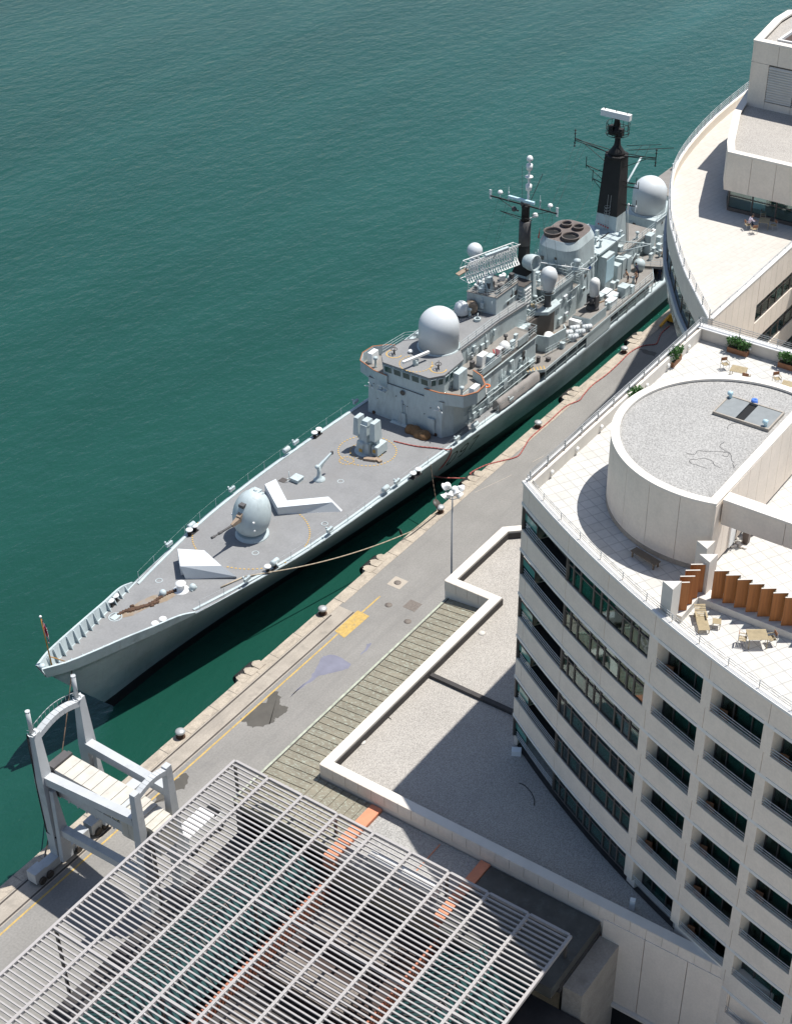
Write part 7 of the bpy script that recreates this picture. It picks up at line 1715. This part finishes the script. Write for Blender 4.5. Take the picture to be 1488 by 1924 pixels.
def std_body(lean=.1, armL=(.28, .12), armR=(.28, .12), legs=((.10, 0), (-.10, 0)), kneebend=0.0):
    J = [(0, 0, .95), (.02+lean*.3, 0, 1.15), (lean*.7, 0, 1.38), (lean, 0, 1.5), (lean+.02, 0, 1.62), (lean+.03, 0, 1.72)]
    R = [.14, .13, .155, .06, .095, .085]; E = [(0, 1), (1, 2), (2, 3), (3, 4), (4, 5)]
    for s, arm in ((1, armL), (-1, armR)):
        k = len(J); J += [(lean*.8, s*.19, 1.41), (lean*.8+arm[1]*.5, s*.25, 1.14), (lean*.8+arm[0], s*.22, .95), (lean*.8+arm[0]+.05, s*.21, .88)]; R += [.065, .045, .032, .04]; E += [(2, k), (k, k+1), (k+1, k+2), (k+2, k+3)]
        for fi, (dy, dl) in enumerate(((-.035, .075), (-.012, .09), (.012, .085), (.034, .07))):
            q = len(J); J += [(J[k+3][0]+.02, J[k+3][1]+dy, J[k+3][2]-.04), (J[k+3][0]+.035, J[k+3][1]+dy*1.2, J[k+3][2]-.04-dl)]; R += [.01, .008]; E += [(k+3, q), (q, q+1)]
        q = len(J); J += [(J[k+3][0]+.05, J[k+3][1]-s*.03, J[k+3][2]-.02), (J[k+3][0]+.085, J[k+3][1]-s*.04, J[k+3][2]-.06)]; R += [.011, .009]; E += [(k+2, q), (q, q+1)]
    for s, lg in ((1, legs[0]), (-1, legs[1])):
        k = len(J); J += [(0, s*.09, .88), (lg[0]*.5+kneebend, s*.10, .48), (lg[0], s*.10, .09), (lg[0]+.17, s*.11, .04)]; R += [.10, .065, .045, .04]; E += [(0, k), (k, k+1), (k+1, k+2), (k+2, k+3)]
    return J, R, E, (lean+.035, 0, 1.70)
skin_ = lambda c: True
for i, (px, rz, lean, shirt, short, lab, z) in enumerate((
    ((1179, 530), 2.2, .25, 'skin', 'navy', "shirtless person in dark shorts bending over on the boat deck, nearer the ship's centre", 4.3),
    ((1195, 532), 2.8, .12, 'skin', 'navy', "shirtless person in dark shorts standing at the deck edge beside the bending one", 4.3),
    ((1197, 520), 1.2, .35, 'navy', 'navy', "person in navy clothes stooping behind the two shirtless people", 4.3),
    ((1238, 526), .5, .06, 'navy', 'navy', "person in dark clothes walking alone on the side deck in the shade", 2.72))):
    J, R, E, hd = std_body(lean, (.35, .15) if i != 3 else (.1, .05), (.3, .2) if i != 3 else (-.05, .0), ((.12, 0), (-.14, 0)))
    p = at(px[0], px[1], z); fl = []
    cols = [(lambda c: c.z > 1.52, 'skin'), (lambda c: abs(c.y) > .2 and c.z < 1.1, 'skin'), (lambda c: c.z < .1, 'rubber'), (lambda c: c.z < .45 and i < 2, 'skin'), (lambda c: c.z < .97, short), (lambda c: True, shirt)]
    person("person", lab, (p.x, p.y, z), rz, J, R, E, cols, "crew on the ship's deck", True, hd)
# seated person on the far terrace
J = [(0, 0, .52), (.08, 0, .75), (.2, 0, 1.0), (.28, 0, 1.12), (.33, 0, 1.22), (.36, 0, 1.31)]; R = [.16, .15, .165, .065, .098, .085]; E = [(0, 1), (1, 2), (2, 3), (3, 4), (4, 5)]
for s in (1, -1):
    k = len(J); J += [(.18, s*.2, 1.02), (.36, s*.26, .82), (.58, s*.16, .80), (.66, s*.13, .80)]; R += [.065, .048, .034, .04]; E += [(2, k), (k, k+1), (k+1, k+2), (k+2, k+3)]
    for dy, dl in ((-.034, .07), (-.012, .085), (.012, .08), (.033, .065)):
        q = len(J); J += [(.70, s*.13+dy, .80), (.70+dl, s*.13+dy*1.2, .785)]; R += [.01, .008]; E += [(k+3, q), (q, q+1)]
    q = len(J); J += [(.67, s*.09, .805), (.71, s*.075, .795)]; R += [.011, .009]; E += [(k+2, q), (q, q+1)]
    k = len(J); J += [(.04, s*.1, .5), (.44, s*.12, .50), (.42, s*.12, .1), (.58, s*.12, .04)]; R += [.1, .07, .045, .04]; E += [(0, k), (k, k+1), (k+1, k+2), (k+2, k+3)]
p = at(1406, 420, FZ+.5); cols = [(lambda c: c.z > 1.13, 'skin'), (lambda c: c.x > .52 and .7 < c.z, 'skin'), (lambda c: c.z < .1, 'rubber'), (lambda c: c.z < .62, 'navy'), (lambda c: True, 'pinkshirt')]
person("person", "person in a pale pink shirt and dark trousers seated at the far terrace table", (p.x, p.y, FZ), -.75, J, R, E, cols, None, True, (.365, 0, 1.29))
c = copy_tree(ch, (p.x-.05, p.y+.03, FZ), -.75-math.pi/2+math.pi, "wooden chair the person in the pink shirt sits on"); c["group"] = "wooden chairs on the far terrace"
